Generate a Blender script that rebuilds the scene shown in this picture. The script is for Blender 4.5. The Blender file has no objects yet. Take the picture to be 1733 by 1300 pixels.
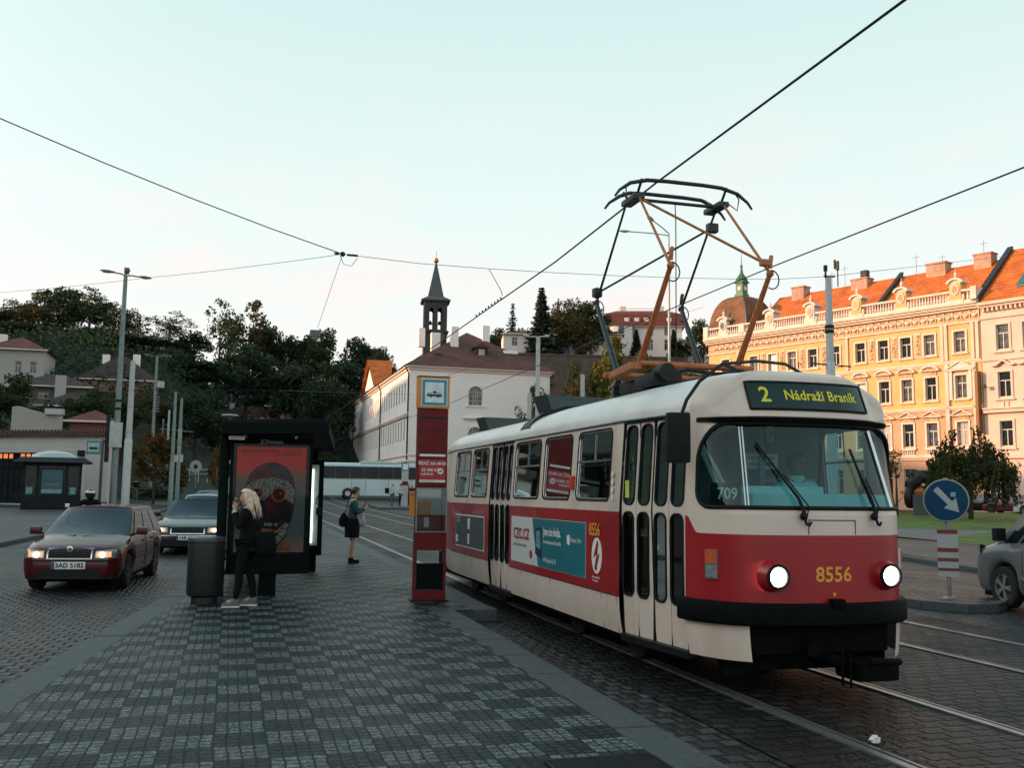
import bpy, bmesh, math, random
from mathutils import Vector, Matrix, noise
R = math.radians
PI = math.pi
sc = bpy.context.scene
COL = sc.collection
random.seed(11)

# ------------------------------------------------------------------ camera
FPX, PW, PH = 1650.0, 1733.0, 1300.0
YAW, PITCH, ROLL = 0.278157, 0.111762, 0.013
CAM = Vector((0, 0, 1.80))
_f = Vector((math.sin(YAW) * math.cos(PITCH), math.cos(YAW) * math.cos(PITCH), math.sin(PITCH)))
_r0 = Vector((math.cos(YAW), -math.sin(YAW), 0))
_u0 = _r0.cross(_f)
_r = _r0 * math.cos(ROLL) + _u0 * math.sin(ROLL)
_u = _r.cross(_f)
cam_d = bpy.data.cameras.new('camera')
cam = bpy.data.objects.new('camera', cam_d)
COL.objects.link(cam)
cam.matrix_world = Matrix(((_r.x, _u.x, -_f.x, CAM.x), (_r.y, _u.y, -_f.y, CAM.y), (_r.z, _u.z, -_f.z, CAM.z), (0, 0, 0, 1)))
cam_d.sensor_fit = 'HORIZONTAL'
cam_d.sensor_width = 36.0
cam_d.lens = 36.0 * FPX / PW
cam_d.clip_start = 0.1
cam_d.clip_end = 3000
sc.camera = cam

def ray(x, y):
    return _r * ((x - PW / 2) / FPX) - _u * ((y - PH / 2) / FPX) + _f
def at(x, y, X=None, Y=None, Z=None, d=None):
    """the point of the place seen at a photo pixel, at a known X, Y, Z or distance d"""
    v = ray(x, y)
    if X is not None: t = X / v.x
    elif Y is not None: t = Y / v.y
    elif Z is not None: t = (Z - CAM.z) / v.z
    else: t = d
    return CAM + v * t

# ------------------------------------------------------------------ ground heights
def street_z(Y):
    z = 0.0
    if Y > 14: z += 0.009 * (Y - 14)
    if Y > 60: z += 0.0002 * (Y - 60) ** 2 if Y < 120 else 0.72 + 0.024 * (Y - 120)
    return z
def smooth(a, b, x):
    t = max(0.0, min(1.0, (x - a) / (b - a)))
    return t * t * (3 - 2 * t)

# ------------------------------------------------------------------ materials
MATS = {}
def _nt(name):
    m = bpy.data.materials.new(name)
    m.use_nodes = True
    nt = m.node_tree
    b = nt.nodes['Principled BSDF']
    return m, nt, b
def lin(h):
    """sRGB hex -> linear colour"""
    c = [int(h[i:i + 2], 16) / 255 for i in (0, 2, 4)]
    return tuple(x / 12.92 if x <= .04045 else ((x + .055) / 1.055) ** 2.4 for x in c)
def M(name, col, rough=.6, metal=0., var=.18, scale=6., bump=0., bscale=60., dirt=0., dirt_col=(.03, .03, .028), spec=None, emit=None, coat=0., detail=4, space='Object', streak=1.0):
    if name in MATS: return MATS[name]
    if isinstance(col, str): col = lin(col)
    m, nt, b = _nt(name)
    N, L = nt.nodes, nt.links
    tc = N.new('ShaderNodeTexCoord')
    mp = N.new('ShaderNodeMapping'); mp.inputs['Scale'].default_value = (1, 1, 1 / streak)
    L.new(tc.outputs[space], mp.inputs['Vector'])
    nz = N.new('ShaderNodeTexNoise'); nz.inputs['Scale'].default_value = scale; nz.inputs['Detail'].default_value = detail
    L.new(mp.outputs[0], nz.inputs['Vector'])
    rp = N.new('ShaderNodeValToRGB')
    rp.color_ramp.elements[0].position = .3; rp.color_ramp.elements[1].position = .7
    rp.color_ramp.elements[0].color = tuple(c * (1 - var) for c in col) + (1,)
    rp.color_ramp.elements[1].color = tuple(min(1, c * (1 + var)) for c in col) + (1,)
    L.new(nz.outputs['Fac'], rp.inputs['Fac'])
    out = rp.outputs['Color']
    if dirt:
        n2 = N.new('ShaderNodeTexNoise'); n2.inputs['Scale'].default_value = scale * .45; n2.inputs['Detail'].default_value = 8; n2.inputs['Roughness'].default_value = .7
        L.new(mp.outputs[0], n2.inputs['Vector'])
        r2 = N.new('ShaderNodeValToRGB'); r2.color_ramp.elements[0].position = .5; r2.color_ramp.elements[1].position = .78
        r2.color_ramp.elements[0].color = (0, 0, 0, 1); r2.color_ramp.elements[1].color = (dirt, dirt, dirt, 1)
        L.new(n2.outputs['Fac'], r2.inputs['Fac'])
        mx = N.new('ShaderNodeMix'); mx.data_type = 'RGBA'
        L.new(r2.outputs['Color'], mx.inputs['Factor']); L.new(out, mx.inputs[6]); mx.inputs[7].default_value = tuple(dirt_col) + (1,)
        out = mx.outputs[2]
    L.new(out, b.inputs['Base Color'])
    b.inputs['Roughness'].default_value = rough
    b.inputs['Metallic'].default_value = metal
    if spec is not None: b.inputs['Specular IOR Level'].default_value = spec
    if coat: b.inputs['Coat Weight'].default_value = coat; b.inputs['Coat Roughness'].default_value = .06
    if bump:
        n3 = N.new('ShaderNodeTexNoise'); n3.inputs['Scale'].default_value = bscale; n3.inputs['Detail'].default_value = 5
        L.new(tc.outputs[space], n3.inputs['Vector'])
        bp = N.new('ShaderNodeBump'); bp.inputs['Strength'].default_value = bump; bp.inputs['Distance'].default_value = .02
        L.new(n3.outputs['Fac'], bp.inputs['Height']); L.new(bp.outputs['Normal'], b.inputs['Normal'])
    if emit:
        b.inputs['Emission Color'].default_value = tuple(emit[:3]) + (1,); b.inputs['Emission Strength'].default_value = emit[3]
    MATS[name] = m
    return m
def glass(name, tint=(.6, .75, .76), refl=.9, rough=.02, base=.06):
    """clear thin pane: see-through with fresnel reflection"""
    if name in MATS: return MATS[name]
    m, nt, b = _nt(name)
    N, L = nt.nodes, nt.links
    N.remove(b)
    tr = N.new('ShaderNodeBsdfTransparent'); tr.inputs[0].default_value = tuple(tint) + (1,)
    gl = N.new('ShaderNodeBsdfGlossy'); gl.inputs['Roughness'].default_value = rough; gl.inputs[0].default_value = (.95, 1, 1, 1)
    fr = N.new('ShaderNodeFresnel'); fr.inputs[0].default_value = 1.5
    ml = N.new('ShaderNodeMath'); ml.operation = 'MULTIPLY_ADD'; ml.inputs[1].default_value = refl; ml.inputs[2].default_value = base
    L.new(fr.outputs[0], ml.inputs[0])
    mx = N.new('ShaderNodeMixShader')
    L.new(ml.outputs[0], mx.inputs[0]); L.new(tr.outputs[0], mx.inputs[1]); L.new(gl.outputs[0], mx.inputs[2])
    L.new(mx.outputs[0], nt.nodes['Material Output'].inputs['Surface'])
    MATS[name] = m
    return m
def emis(name, col, s):
    if name in MATS: return MATS[name]
    m, nt, b = _nt(name)
    if isinstance(col, str): col = lin(col)
    b.inputs['Base Color'].default_value = tuple(min(.6, c * .5) for c in col) + (1,)
    b.inputs['Emission Color'].default_value = tuple(col) + (1,)
    b.inputs['Emission Strength'].default_value = s
    MATS[name] = m
    return m

# ------------------------------------------------------------------ mesh building
class MB:
    def __init__(s):
        s.v = []; s.f = []; s.m = []; s.mats = []
    def mi(s, mat):
        if mat not in s.mats: s.mats.append(mat)
        return s.mats.index(mat)
    def add(s, vs, fs, mat=None):
        o = len(s.v); k = s.mi(mat)
        s.v.extend(Vector(p) for p in vs)
        for f in fs: s.f.append(tuple(i + o for i in f)); s.m.append(k)
        return s
    def box(s, x0, x1, y0, y1, z0, z1, mat=None):
        return s.add([(x0, y0, z0), (x1, y0, z0), (x1, y1, z0), (x0, y1, z0), (x0, y0, z1), (x1, y0, z1), (x1, y1, z1), (x0, y1, z1)],
                     [(0, 3, 2, 1), (4, 5, 6, 7), (0, 1, 5, 4), (1, 2, 6, 5), (2, 3, 7, 6), (3, 0, 4, 7)], mat)
    def cbox(s, x0, x1, y0, y1, z0, z1, c=.02, mat=None):
        """box with chamfered edges"""
        bm = bmesh.new()
        bmesh.ops.create_cube(bm, size=1)
        for v in bm.verts: v.co = Vector(((x0 + x1) / 2 + v.co.x * (x1 - x0), (y0 + y1) / 2 + v.co.y * (y1 - y0), (z0 + z1) / 2 + v.co.z * (z1 - z0)))
        c = min(c, .45 * min(abs(x1 - x0), abs(y1 - y0), abs(z1 - z0)))
        bmesh.ops.bevel(bm, geom=bm.edges[:], offset=c, segments=2, affect='EDGES', profile=.7)
        return s.bm(bm, mat)
    def bm(s, bm, mat=None):
        bm.verts.index_update()
        s.add([v.co.copy() for v in bm.verts], [tuple(v.index for v in f.verts) for f in bm.faces], mat)
        bm.free()
        return s
    def loft(s, rings, mat=None, closed=True, cap0=True, cap1=True):
        """rings: lists of points of equal length"""
        n = len(rings[0]); vs = [p for r in rings for p in r]; fs = []
        for i in range(len(rings) - 1):
            for j in range(n if closed else n - 1):
                a = i * n + j; b = i * n + (j + 1) % n
                fs.append((a, b, b + n, a + n))
        if cap0: fs.append(tuple(reversed(range(n))))
        if cap1: fs.append(tuple(range((len(rings) - 1) * n, len(rings) * n)))
        return s.add(vs, fs, mat)
    def tube(s, pts, r, n=8, mat=None, cap=True):
        pts = [Vector(p) for p in pts]
        rs = r if isinstance(r, (list, tuple)) else [r] * len(pts)
        rings = []; up = None
        for i, p in enumerate(pts):
            t = (pts[min(i + 1, len(pts) - 1)] - pts[max(i - 1, 0)])
            t = t.normalized() if t.length > 1e-9 else Vector((0, 0, 1))
            if up is None:
                up = Vector((0, 0, 1)) if abs(t.z) < .9 else Vector((1, 0, 0))
            a = t.cross(up).normalized(); b = a.cross(t).normalized(); up = b
            rings.append([p + a * (math.cos(2 * PI * k / n) * rs[i]) + b * (math.sin(2 * PI * k / n) * rs[i]) for k in range(n)])
        return s.loft(rings, mat, cap0=cap, cap1=cap)
    def bar(s, p, q, w, h, mat=None, up=(0, 0, 1)):
        """rectangular bar from p to q"""
        p, q = Vector(p), Vector(q); t = (q - p).normalized(); u = Vector(up)
        if abs(t.dot(u)) > .98: u = Vector((1, 0, 0))
        a = t.cross(u).normalized() * (w / 2); b = a.normalized().cross(t).normalized() * (h / 2)
        return s.loft([[c - a - b, c + a - b, c + a + b, c - a + b] for c in (p, q)], mat)
    def lathe(s, prof, c=(0, 0, 0), n=16, mat=None, axis='z', cap=True):
        c = Vector(c); rings = []
        for r, h in prof:
            ring = []
            for k in range(n):
                a = 2 * PI * k / n; x, y = r * math.cos(a), r * math.sin(a)
                ring.append(c + (Vector((x, y, h)) if axis == 'z' else Vector((x, -h, y)) if axis == 'y' else Vector((h, x, y))))
            rings.append(ring)
        return s.loft(rings, mat, cap0=cap, cap1=cap)
    def prism(s, poly, fn0, fn1, mat=None):
        """extrude a 2D polygon between two maps"""
        return s.loft([[fn0(*p) for p in poly], [fn1(*p) for p in poly]], mat)
    def ball(s, c, rx, ry=None, rz=None, n=12, m=8, mat=None, jit=0):
        ry = ry or rx; rz = rz or rx; c = Vector(c); rings = []
        for i in range(m + 1):
            a = -PI / 2 + PI * i / m; cr = max(math.cos(a), .02)
            rings.append([c + Vector((rx * cr * math.cos(2 * PI * k / n), ry * cr * math.sin(2 * PI * k / n), rz * math.sin(a))) * (1 + jit * random.uniform(-1, 1)) for k in range(n)])
        return s.loft(rings, mat)
    def mirror(s, ax=0, c=0.0):
        """add a mirrored copy of everything so far"""
        o = len(s.v); nf = len(s.f)
        for p in s.v[:o]:
            q = p.copy(); q[ax] = 2 * c - q[ax]; s.v.append(q)
        for i in range(nf):
            s.f.append(tuple(j + o for j in reversed(s.f[i]))); s.m.append(s.m[i])
        return s
    def xf(s, mtx):
        s.v = [mtx @ p for p in s.v]
        return s
    def build(s, name, mat=None, parent=None, loc=None, rz=0., smooth=None, label=None):
        me = bpy.data.meshes.new(name)
        me.from_pydata([tuple(p) for p in s.v], [], s.f)
        mats = s.mats[:]
        if mat is not None and not mats: mats = [mat]
        elif mat is not None:
            mats = [mat if x is None else x for x in mats]
        for x in mats: me.materials.append(x)
        if len(mats) > 1: me.polygons.foreach_set('material_index', s.m)
        bm = bmesh.new(); bm.from_mesh(me)
        bmesh.ops.recalc_face_normals(bm, faces=bm.faces[:]); bm.to_mesh(me); bm.free()
        if smooth is not None:
            me.polygons.foreach_set('use_smooth', [True] * len(me.polygons))
            me.set_sharp_from_angle(angle=R(smooth))
        me.update()
        return link(name, me, parent, loc, rz, label)
def link(name, data, parent=None, loc=None, rz=0., label=None):
    o = bpy.data.objects.new(name, data)
    COL.objects.link(o)
    if parent is not None: o.parent = parent
    if loc is not None: o.location = loc
    if rz: o.rotation_euler.z = rz
    if label: o['label'] = label
    return o
def tag(o, label, cat, group=None):
    o['label'] = label; o['category'] = cat
    if group: o['group'] = group
    return o
def thing(name, label, cat, loc=(0, 0, 0), rz=0., group=None):
    o = link(name, None, None, loc, rz)
    o.empty_display_size = .1
    return tag(o, label, cat, group)
def struct(o, kind='structure'):
    o['kind'] = kind
    return o
def dup(o, parent=None, loc=None, rz=None, scale=None, label=None, group=None):
    c = o.copy(); COL.objects.link(c)
    if parent is not None: c.parent = parent
    if loc is not None: c.location = loc
    if rz is not None: c.rotation_euler.z = rz
    if scale is not None: c.scale = scale
    if label: c['label'] = label
    if group: c['group'] = group
    for ch in [x for x in COL.objects if x.parent == o]: dup(ch, c)
    return c
_tx = {}
def text_mesh(txt, size=1., ext=0.0, bold=False, sx=1., res=2, align='CENTER', space=1.):
    """mesh data of flat lettering, centred on the origin in the XY plane"""
    cu = bpy.data.curves.new('lettering', 'FONT')
    cu.body = txt; cu.size = size; cu.extrude = ext; cu.align_x = align; cu.align_y = 'CENTER'
    cu.resolution_u = res; cu.space_character = space
    if bold: cu.offset = size * .018
    o = bpy.data.objects.new('lettering', cu); COL.objects.link(o)
    dg = bpy.context.evaluated_depsgraph_get(); dg.update()
    me = bpy.data.meshes.new_from_object(o.evaluated_get(dg))
    bpy.data.objects.remove(o); bpy.data.curves.remove(cu)
    if sx != 1:
        for v in me.vertices: v.co.x *= sx
    return me
def letters(txt, mat, parent, origin, right, up, size, sx=1., bold=False, lift=.002, align='CENTER', name='lettering', bend=None, space=1.):
    """lettering lying on a plane (or bent onto a surface by bend(u, v))"""
    me = text_mesh(txt, size, 0, bold, sx, align=align, space=space)
    right = Vector(right).normalized(); up = Vector(up).normalized(); n = right.cross(up)
    for v in me.vertices:
        if bend: v.co = bend(v.co.x, v.co.y)
        else: v.co = Vector(origin) + right * v.co.x + up * v.co.y + n * lift
    me.materials.clear(); me.materials.append(mat)
    return link(name, me, parent)
def plaque(poly, mat, parent, origin, right, up, lift, thick=.004, name='panel', fn=None):
    """flat polygon (u, v) as a thin plate on a plane"""
    right = Vector(right).normalized(); up = Vector(up).normalized(); n = right.cross(up); o = Vector(origin)
    mb = MB()
    mb.prism(poly, lambda u, v: o + right * u + up * v + n * (lift - thick), lambda u, v: o + right * u + up * v + n * lift)
    return mb.build(name, mat, parent)
def rrect(x0, x1, y0, y1, r, n=5):
    p = []
    for cx, cy, a in ((x1 - r, y1 - r, 0), (x0 + r, y1 - r, 90), (x0 + r, y0 + r, 180), (x1 - r, y0 + r, 270)):
        for k in range(n + 1):
            t = R(a + 90 * k / n); p.append((cx + r * math.cos(t), cy + r * math.sin(t)))
    return p
def circle(cx, cy, r, n=20, ry=None):
    return [(cx + r * math.cos(2 * PI * k / n), cy + (ry or r) * math.sin(2 * PI * k / n)) for k in range(n)]
def interp(pts, x):
    if x <= pts[0][0]: return pts[0][1]
    for (a, b), (c, d) in zip(pts, pts[1:]):
        if x <= c: return b + (d - b) * (x - a) / (c - a)
    return pts[-1][1]
# ------------------------------------------------------------------ sky and sun
SUN_EL, SUN_AZ = R(14.0), math.atan2(-.97, .23)          # azimuth from +Y towards +X
sun_dir = Vector((math.sin(SUN_AZ) * math.cos(SUN_EL), math.cos(SUN_AZ) * math.cos(SUN_EL), math.sin(SUN_EL)))
w = bpy.data.worlds.new('World'); sc.world = w; w.use_nodes = True
N, L = w.node_tree.nodes, w.node_tree.links
bg = N['Background']
sky = N.new('ShaderNodeTexSky'); sky.sky_type = 'NISHITA'; sky.sun_disc = False
sky.sun_elevation = SUN_EL; sky.sun_rotation = SUN_AZ
sky.air_density = 1.0; sky.dust_density = 2.2; sky.ozone_density = 2.0; sky.altitude = 100
# thin high cloud veil, denser towards the horizon
tc = N.new('ShaderNodeTexCoord')
sp = N.new('ShaderNodeSeparateXYZ'); L.new(tc.outputs['Generated'], sp.inputs[0])
el = N.new('ShaderNodeMapRange'); el.inputs[1].default_value = .46; el.inputs[2].default_value = 1.0; el.inputs[3].default_value = .98; el.inputs[4].default_value = .40
el.interpolation_type = 'SMOOTHSTEP'
L.new(sp.outputs['Z'], el.inputs[0])
veil = N.new('ShaderNodeValToRGB')
e = veil.color_ramp.elements
e[0].position = 0.0; e[0].color = (6.2, 5.75, 5.45, 1)
e[1].position = .95; e[1].color = (1.7, 3.6, 4.3, 1)
k = e.new(.13); k.color = (6.1, 6.0, 5.8, 1)
k = e.new(.27); k.color = (5.25, 6.0, 5.85, 1)
k = e.new(.47); k.color = (4.05, 5.4, 5.3, 1)
L.new(sp.outputs['Z'], veil.inputs['Fac'])
mx = N.new('ShaderNodeMix'); mx.data_type = 'RGBA'
L.new(el.outputs[0], mx.inputs['Factor']); L.new(sky.outputs[0], mx.inputs[6]); L.new(veil.outputs[0], mx.inputs[7])
# soft pinkish cloud scraps low in the sky
mp = N.new('ShaderNodeMapping'); mp.inputs['Scale'].default_value = (3.2, 3.2, 10); L.new(tc.outputs['Generated'], mp.inputs[0])
nz = N.new('ShaderNodeTexNoise'); nz.inputs['Scale'].default_value = 1.6; nz.inputs['Detail'].default_value = 7; nz.inputs['Roughness'].default_value = .55
L.new(mp.outputs[0], nz.inputs['Vector'])
cr = N.new('ShaderNodeValToRGB'); cr.color_ramp.elements[0].position = .50; cr.color_ramp.elements[0].color = (0, 0, 0, 1)
cr.color_ramp.elements[1].position = .70; cr.color_ramp.elements[1].color = (1, 1, 1, 1)
L.new(nz.outputs['Fac'], cr.inputs[0])
mz = N.new('ShaderNodeMapRange'); mz.inputs[1].default_value = .1; mz.inputs[2].default_value = .42; mz.inputs[3].default_value = 1; mz.inputs[4].default_value = 0
L.new(sp.outputs['Z'], mz.inputs[0])
mm = N.new('ShaderNodeMath'); mm.operation = 'MULTIPLY'; L.new(cr.outputs[0], mm.inputs[0]); L.new(mz.outputs[0], mm.inputs[1])
m2 = N.new('ShaderNodeMix'); m2.data_type = 'RGBA'
L.new(mm.outputs[0], m2.inputs['Factor']); L.new(mx.outputs[2], m2.inputs[6]); m2.inputs[7].default_value = (6.5, 5.55, 5.3, 1)
# glow round the low sun and added sky brightness behind the viewer for fill
dt = N.new('ShaderNodeVectorMath'); dt.operation = 'DOT_PRODUCT'; L.new(tc.outputs['Generated'], dt.inputs[0]); dt.inputs[1].default_value = tuple(sun_dir)
d1 = N.new('ShaderNodeMath'); d1.operation = 'MAXIMUM'; L.new(dt.outputs['Value'], d1.inputs[0]); d1.inputs[1].default_value = 0
d2 = N.new('ShaderNodeMath'); d2.operation = 'POWER'; L.new(d1.outputs[0], d2.inputs[0]); d2.inputs[1].default_value = 5
bk = N.new('ShaderNodeMapRange'); bk.inputs[1].default_value = .1; bk.inputs[2].default_value = -1; bk.inputs[3].default_value = 0; bk.inputs[4].default_value = .12; L.new(sp.outputs['Y'], bk.inputs[0])
gm = N.new('ShaderNodeMath'); gm.operation = 'MULTIPLY_ADD'; L.new(d2.outputs[0], gm.inputs[0]); gm.inputs[1].default_value = 2.3; L.new(bk.outputs[0], gm.inputs[2])
gc = N.new('ShaderNodeVectorMath'); gc.operation = 'SCALE'; gc.inputs[0].default_value = (6.2, 5.6, 5.1); L.new(gm.outputs[0], gc.inputs['Scale'])
ga = N.new('ShaderNodeVectorMath'); ga.operation = 'ADD'; L.new(m2.outputs[2], ga.inputs[0]); L.new(gc.outputs[0], ga.inputs[1])
L.new(ga.outputs[0], bg.inputs['Color'])
bg.inputs['Strength'].default_value = 0.15
sl = bpy.data.lights.new('sun', 'SUN'); sl.energy = 5.0; sl.angle = R(.5); sl.color = (1.0, .585, .33)
so = link('sun', sl, None, (-60, 20, 60))
so.rotation_euler = (-sun_dir).to_track_quat('-Z', 'Y').to_euler()
sc.view_settings.view_transform = 'Standard'; sc.view_settings.look = 'None'
sc.view_settings.exposure = 0.14; sc.view_settings.gamma = 1.0
sc.render.film_transparent = False
sc.cycles.use_denoising = True
sc.cycles.max_bounces = 6; sc.cycles.diffuse_bounces = 3; sc.cycles.glossy_bounces = 3; sc.cycles.transparent_max_bounces = 14
sc.cycles.sample_clamp_indirect = 4

# ------------------------------------------------------------------ terrain
def H(X, Y):
    z = street_z(min(Y, 118))
    d = .2746 * X + .9616 * Y
    if X > 18: z += (.55 * smooth(46, 80, d)) * smooth(18, 30, X) - (street_z(min(Y, 118)) * .55) * smooth(18, 30, X)
    z += 42 * smooth(42, 92, -X) * smooth(-60, -25, Y) * (1 - smooth(150, 210, Y))       # unseen slope past the left edge, added to shade the street
    left = 25 * smooth(84, 185, Y) * smooth(8, -14, X) if X < 8 else 0
    mid = 22 * smooth(128, 225, Y)
    right = 25 * smooth(118, 178, Y) * smooth(26, 60, X)
    hill = max(left, mid * smooth(-20, 0, X) * (1 - smooth(26, 60, X)), right)
    hill = max(hill, 25 * smooth(190, 240, Y))
    z += hill * (1 - smooth(42, 92, -X) * (1 - smooth(150, 210, Y)))
    return z
def cobble(name, bw, bh, c1, c2, mortar, msize, rough, bump, dist, checker=None, distort=.02, rot=0., patch=.35, offset=.5, gloss_patch=0.12, grain=(.55, 1.5, 70), spec=.13, msmooth=.6):
    m, nt, b = _nt(name); N, L = nt.nodes, nt.links
    tc = N.new('ShaderNodeTexCoord'); geo = tc.outputs['Object']
    mp = N.new('ShaderNodeMapping'); mp.inputs['Rotation'].default_value = (0, 0, rot); L.new(geo, mp.inputs[0])
    nz = N.new('ShaderNodeTexNoise'); nz.inputs['Scale'].default_value = 2.3; nz.inputs['Detail'].default_value = 3; L.new(geo, nz.inputs['Vector'])
    nz2 = N.new('ShaderNodeTexNoise'); nz2.inputs['Scale'].default_value = 19; nz2.inputs['Detail'].default_value = 2; L.new(geo, nz2.inputs['Vector'])
    a1 = N.new('ShaderNodeVectorMath'); a1.operation = 'MULTIPLY_ADD'; a1.inputs[1].default_value = (distort * 3, distort * 3, 0); L.new(nz.outputs['Color'], a1.inputs[0]); L.new(mp.outputs[0], a1.inputs[2])
    a2 = N.new('ShaderNodeVectorMath'); a2.operation = 'MULTIPLY_ADD'; a2.inputs[1].default_value = (distort, distort, 0); L.new(nz2.outputs['Color'], a2.inputs[0]); L.new(a1.outputs[0], a2.inputs[2])
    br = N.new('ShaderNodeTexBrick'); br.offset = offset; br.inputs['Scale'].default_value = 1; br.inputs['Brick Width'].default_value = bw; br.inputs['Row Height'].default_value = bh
    br.inputs['Mortar Size'].default_value = msize; br.inputs['Mortar Smooth'].default_value = msmooth; br.inputs['Bias'].default_value = -.1  # soft mortar blend darkens sett edges, painting rounded shading into the colour
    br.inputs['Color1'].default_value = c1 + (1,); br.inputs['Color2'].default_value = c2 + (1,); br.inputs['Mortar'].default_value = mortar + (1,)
    L.new(a2.outputs[0], br.inputs['Vector'])
    col = br.outputs['Color']
    if checker:
        ck = N.new('ShaderNodeTexChecker'); ck.inputs['Scale'].default_value = 1 / checker[0]; ck.inputs['Color1'].default_value = (1, 1, 1, 1); ck.inputs['Color2'].default_value = checker[1] + (1,)
        L.new(a2.outputs[0], ck.inputs['Vector'])
        mu = N.new('ShaderNodeMix'); mu.data_type = 'RGBA'; mu.blend_type = 'MULTIPLY'; mu.inputs['Factor'].default_value = 1
        L.new(col, mu.inputs[6]); L.new(ck.outputs['Color'], mu.inputs[7]); col = mu.outputs[2]
    # worn and stained patches
    np_ = N.new('ShaderNodeTexNoise'); np_.inputs['Scale'].default_value = .55; np_.inputs['Detail'].default_value = 8; np_.inputs['Roughness'].default_value = .65; L.new(geo, np_.inputs['Vector'])
    rp = N.new('ShaderNodeValToRGB'); rp.color_ramp.elements[0].position = .33; rp.color_ramp.elements[1].position = .7
    rp.color_ramp.elements[0].color = (1 - patch,) * 3 + (1,); rp.color_ramp.elements[1].color = (1 + patch * .8,) * 3 + (1,)
    L.new(np_.outputs['Fac'], rp.inputs[0])
    m3 = N.new('ShaderNodeMix'); m3.data_type = 'RGBA'; m3.blend_type = 'MULTIPLY'; m3.inputs['Factor'].default_value = 1
    L.new(col, m3.inputs[6]); L.new(rp.outputs[0], m3.inputs[7])
    # stone grain
    ng = N.new('ShaderNodeTexNoise'); ng.inputs['Scale'].default_value = grain[2]; ng.inputs['Detail'].default_value = 4; L.new(geo, ng.inputs['Vector'])
    rg = N.new('ShaderNodeValToRGB'); rg.color_ramp.elements[0].color = (grain[0],) * 3 + (1,); rg.color_ramp.elements[1].color = (grain[1],) * 3 + (1,); rg.color_ramp.elements[0].position = .3; rg.color_ramp.elements[1].position = .7
    L.new(ng.outputs['Fac'], rg.inputs[0])
    m4 = N.new('ShaderNodeMix'); m4.data_type = 'RGBA'; m4.blend_type = 'MULTIPLY'; m4.inputs['Factor'].default_value = 1
    L.new(m3.outputs[2], m4.inputs[6]); L.new(rg.outputs[0], m4.inputs[7])
    L.new(m4.outputs[2], b.inputs['Base Color'])
    rr = N.new('ShaderNodeMapRange'); rr.inputs[1].default_value = .3; rr.inputs[2].default_value = .7; rr.inputs[3].default_value = rough - gloss_patch; rr.inputs[4].default_value = rough + gloss_patch
    L.new(np_.outputs['Fac'], rr.inputs[0]); L.new(rr.outputs[0], b.inputs['Roughness'])
    b.inputs['Specular IOR Level'].default_value = spec
    # height: joints sunk, tops slightly uneven
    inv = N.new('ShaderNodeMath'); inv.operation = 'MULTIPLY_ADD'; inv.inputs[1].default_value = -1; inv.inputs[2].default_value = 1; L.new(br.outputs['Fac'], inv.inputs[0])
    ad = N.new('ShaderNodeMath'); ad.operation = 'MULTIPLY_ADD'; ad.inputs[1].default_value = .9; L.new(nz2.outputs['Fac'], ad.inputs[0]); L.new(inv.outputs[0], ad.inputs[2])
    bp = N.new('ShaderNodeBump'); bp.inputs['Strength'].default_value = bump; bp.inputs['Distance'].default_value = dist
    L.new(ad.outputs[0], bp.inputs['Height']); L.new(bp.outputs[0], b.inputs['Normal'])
    MATS[name] = m
    return m
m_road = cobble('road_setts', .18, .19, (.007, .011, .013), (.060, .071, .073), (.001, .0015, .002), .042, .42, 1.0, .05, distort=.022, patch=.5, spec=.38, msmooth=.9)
m_mosaic = cobble('platform_mosaic', .085, .085, (.046, .060, .062), (.088, .101, .102), (.0012, .0018, .002), .0078, .47, 1.0, .016, checker=(.34, (.12, .20, .21)), distort=.017, offset=0.0, patch=.34, grain=(.02, 2.9, 42), spec=.14)
m_track = cobble('track_setts', .24, .17, (.005, .006, .006), (.036, .036, .036), (.001, .001, .001), .036, .5, 1.0, .04, distort=.03, patch=.5, spec=.25)
m_pave2 = cobble('pavement_mosaic', .08, .08, (.085, .094, .098), (.14, .15, .154), (.025, .028, .03), .012, .5, .7, .01, distort=.012, offset=.4)
m_kerb = M('granite_kerb', (.072, .084, .087), .55, spec=.16, var=.3, scale=30, dirt=.5, bump=.25, bscale=90, dirt_col=(.06, .06, .06))
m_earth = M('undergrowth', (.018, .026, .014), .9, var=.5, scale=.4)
m_grass = M('lawn_grass', (.075, .13, .018), .85, var=.45, scale=1.2, bump=.9, bscale=25)
m_gravel = M('gravel', (.15, .145, .14), .85, var=.35, scale=12, bump=.6, bscale=50)

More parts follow.
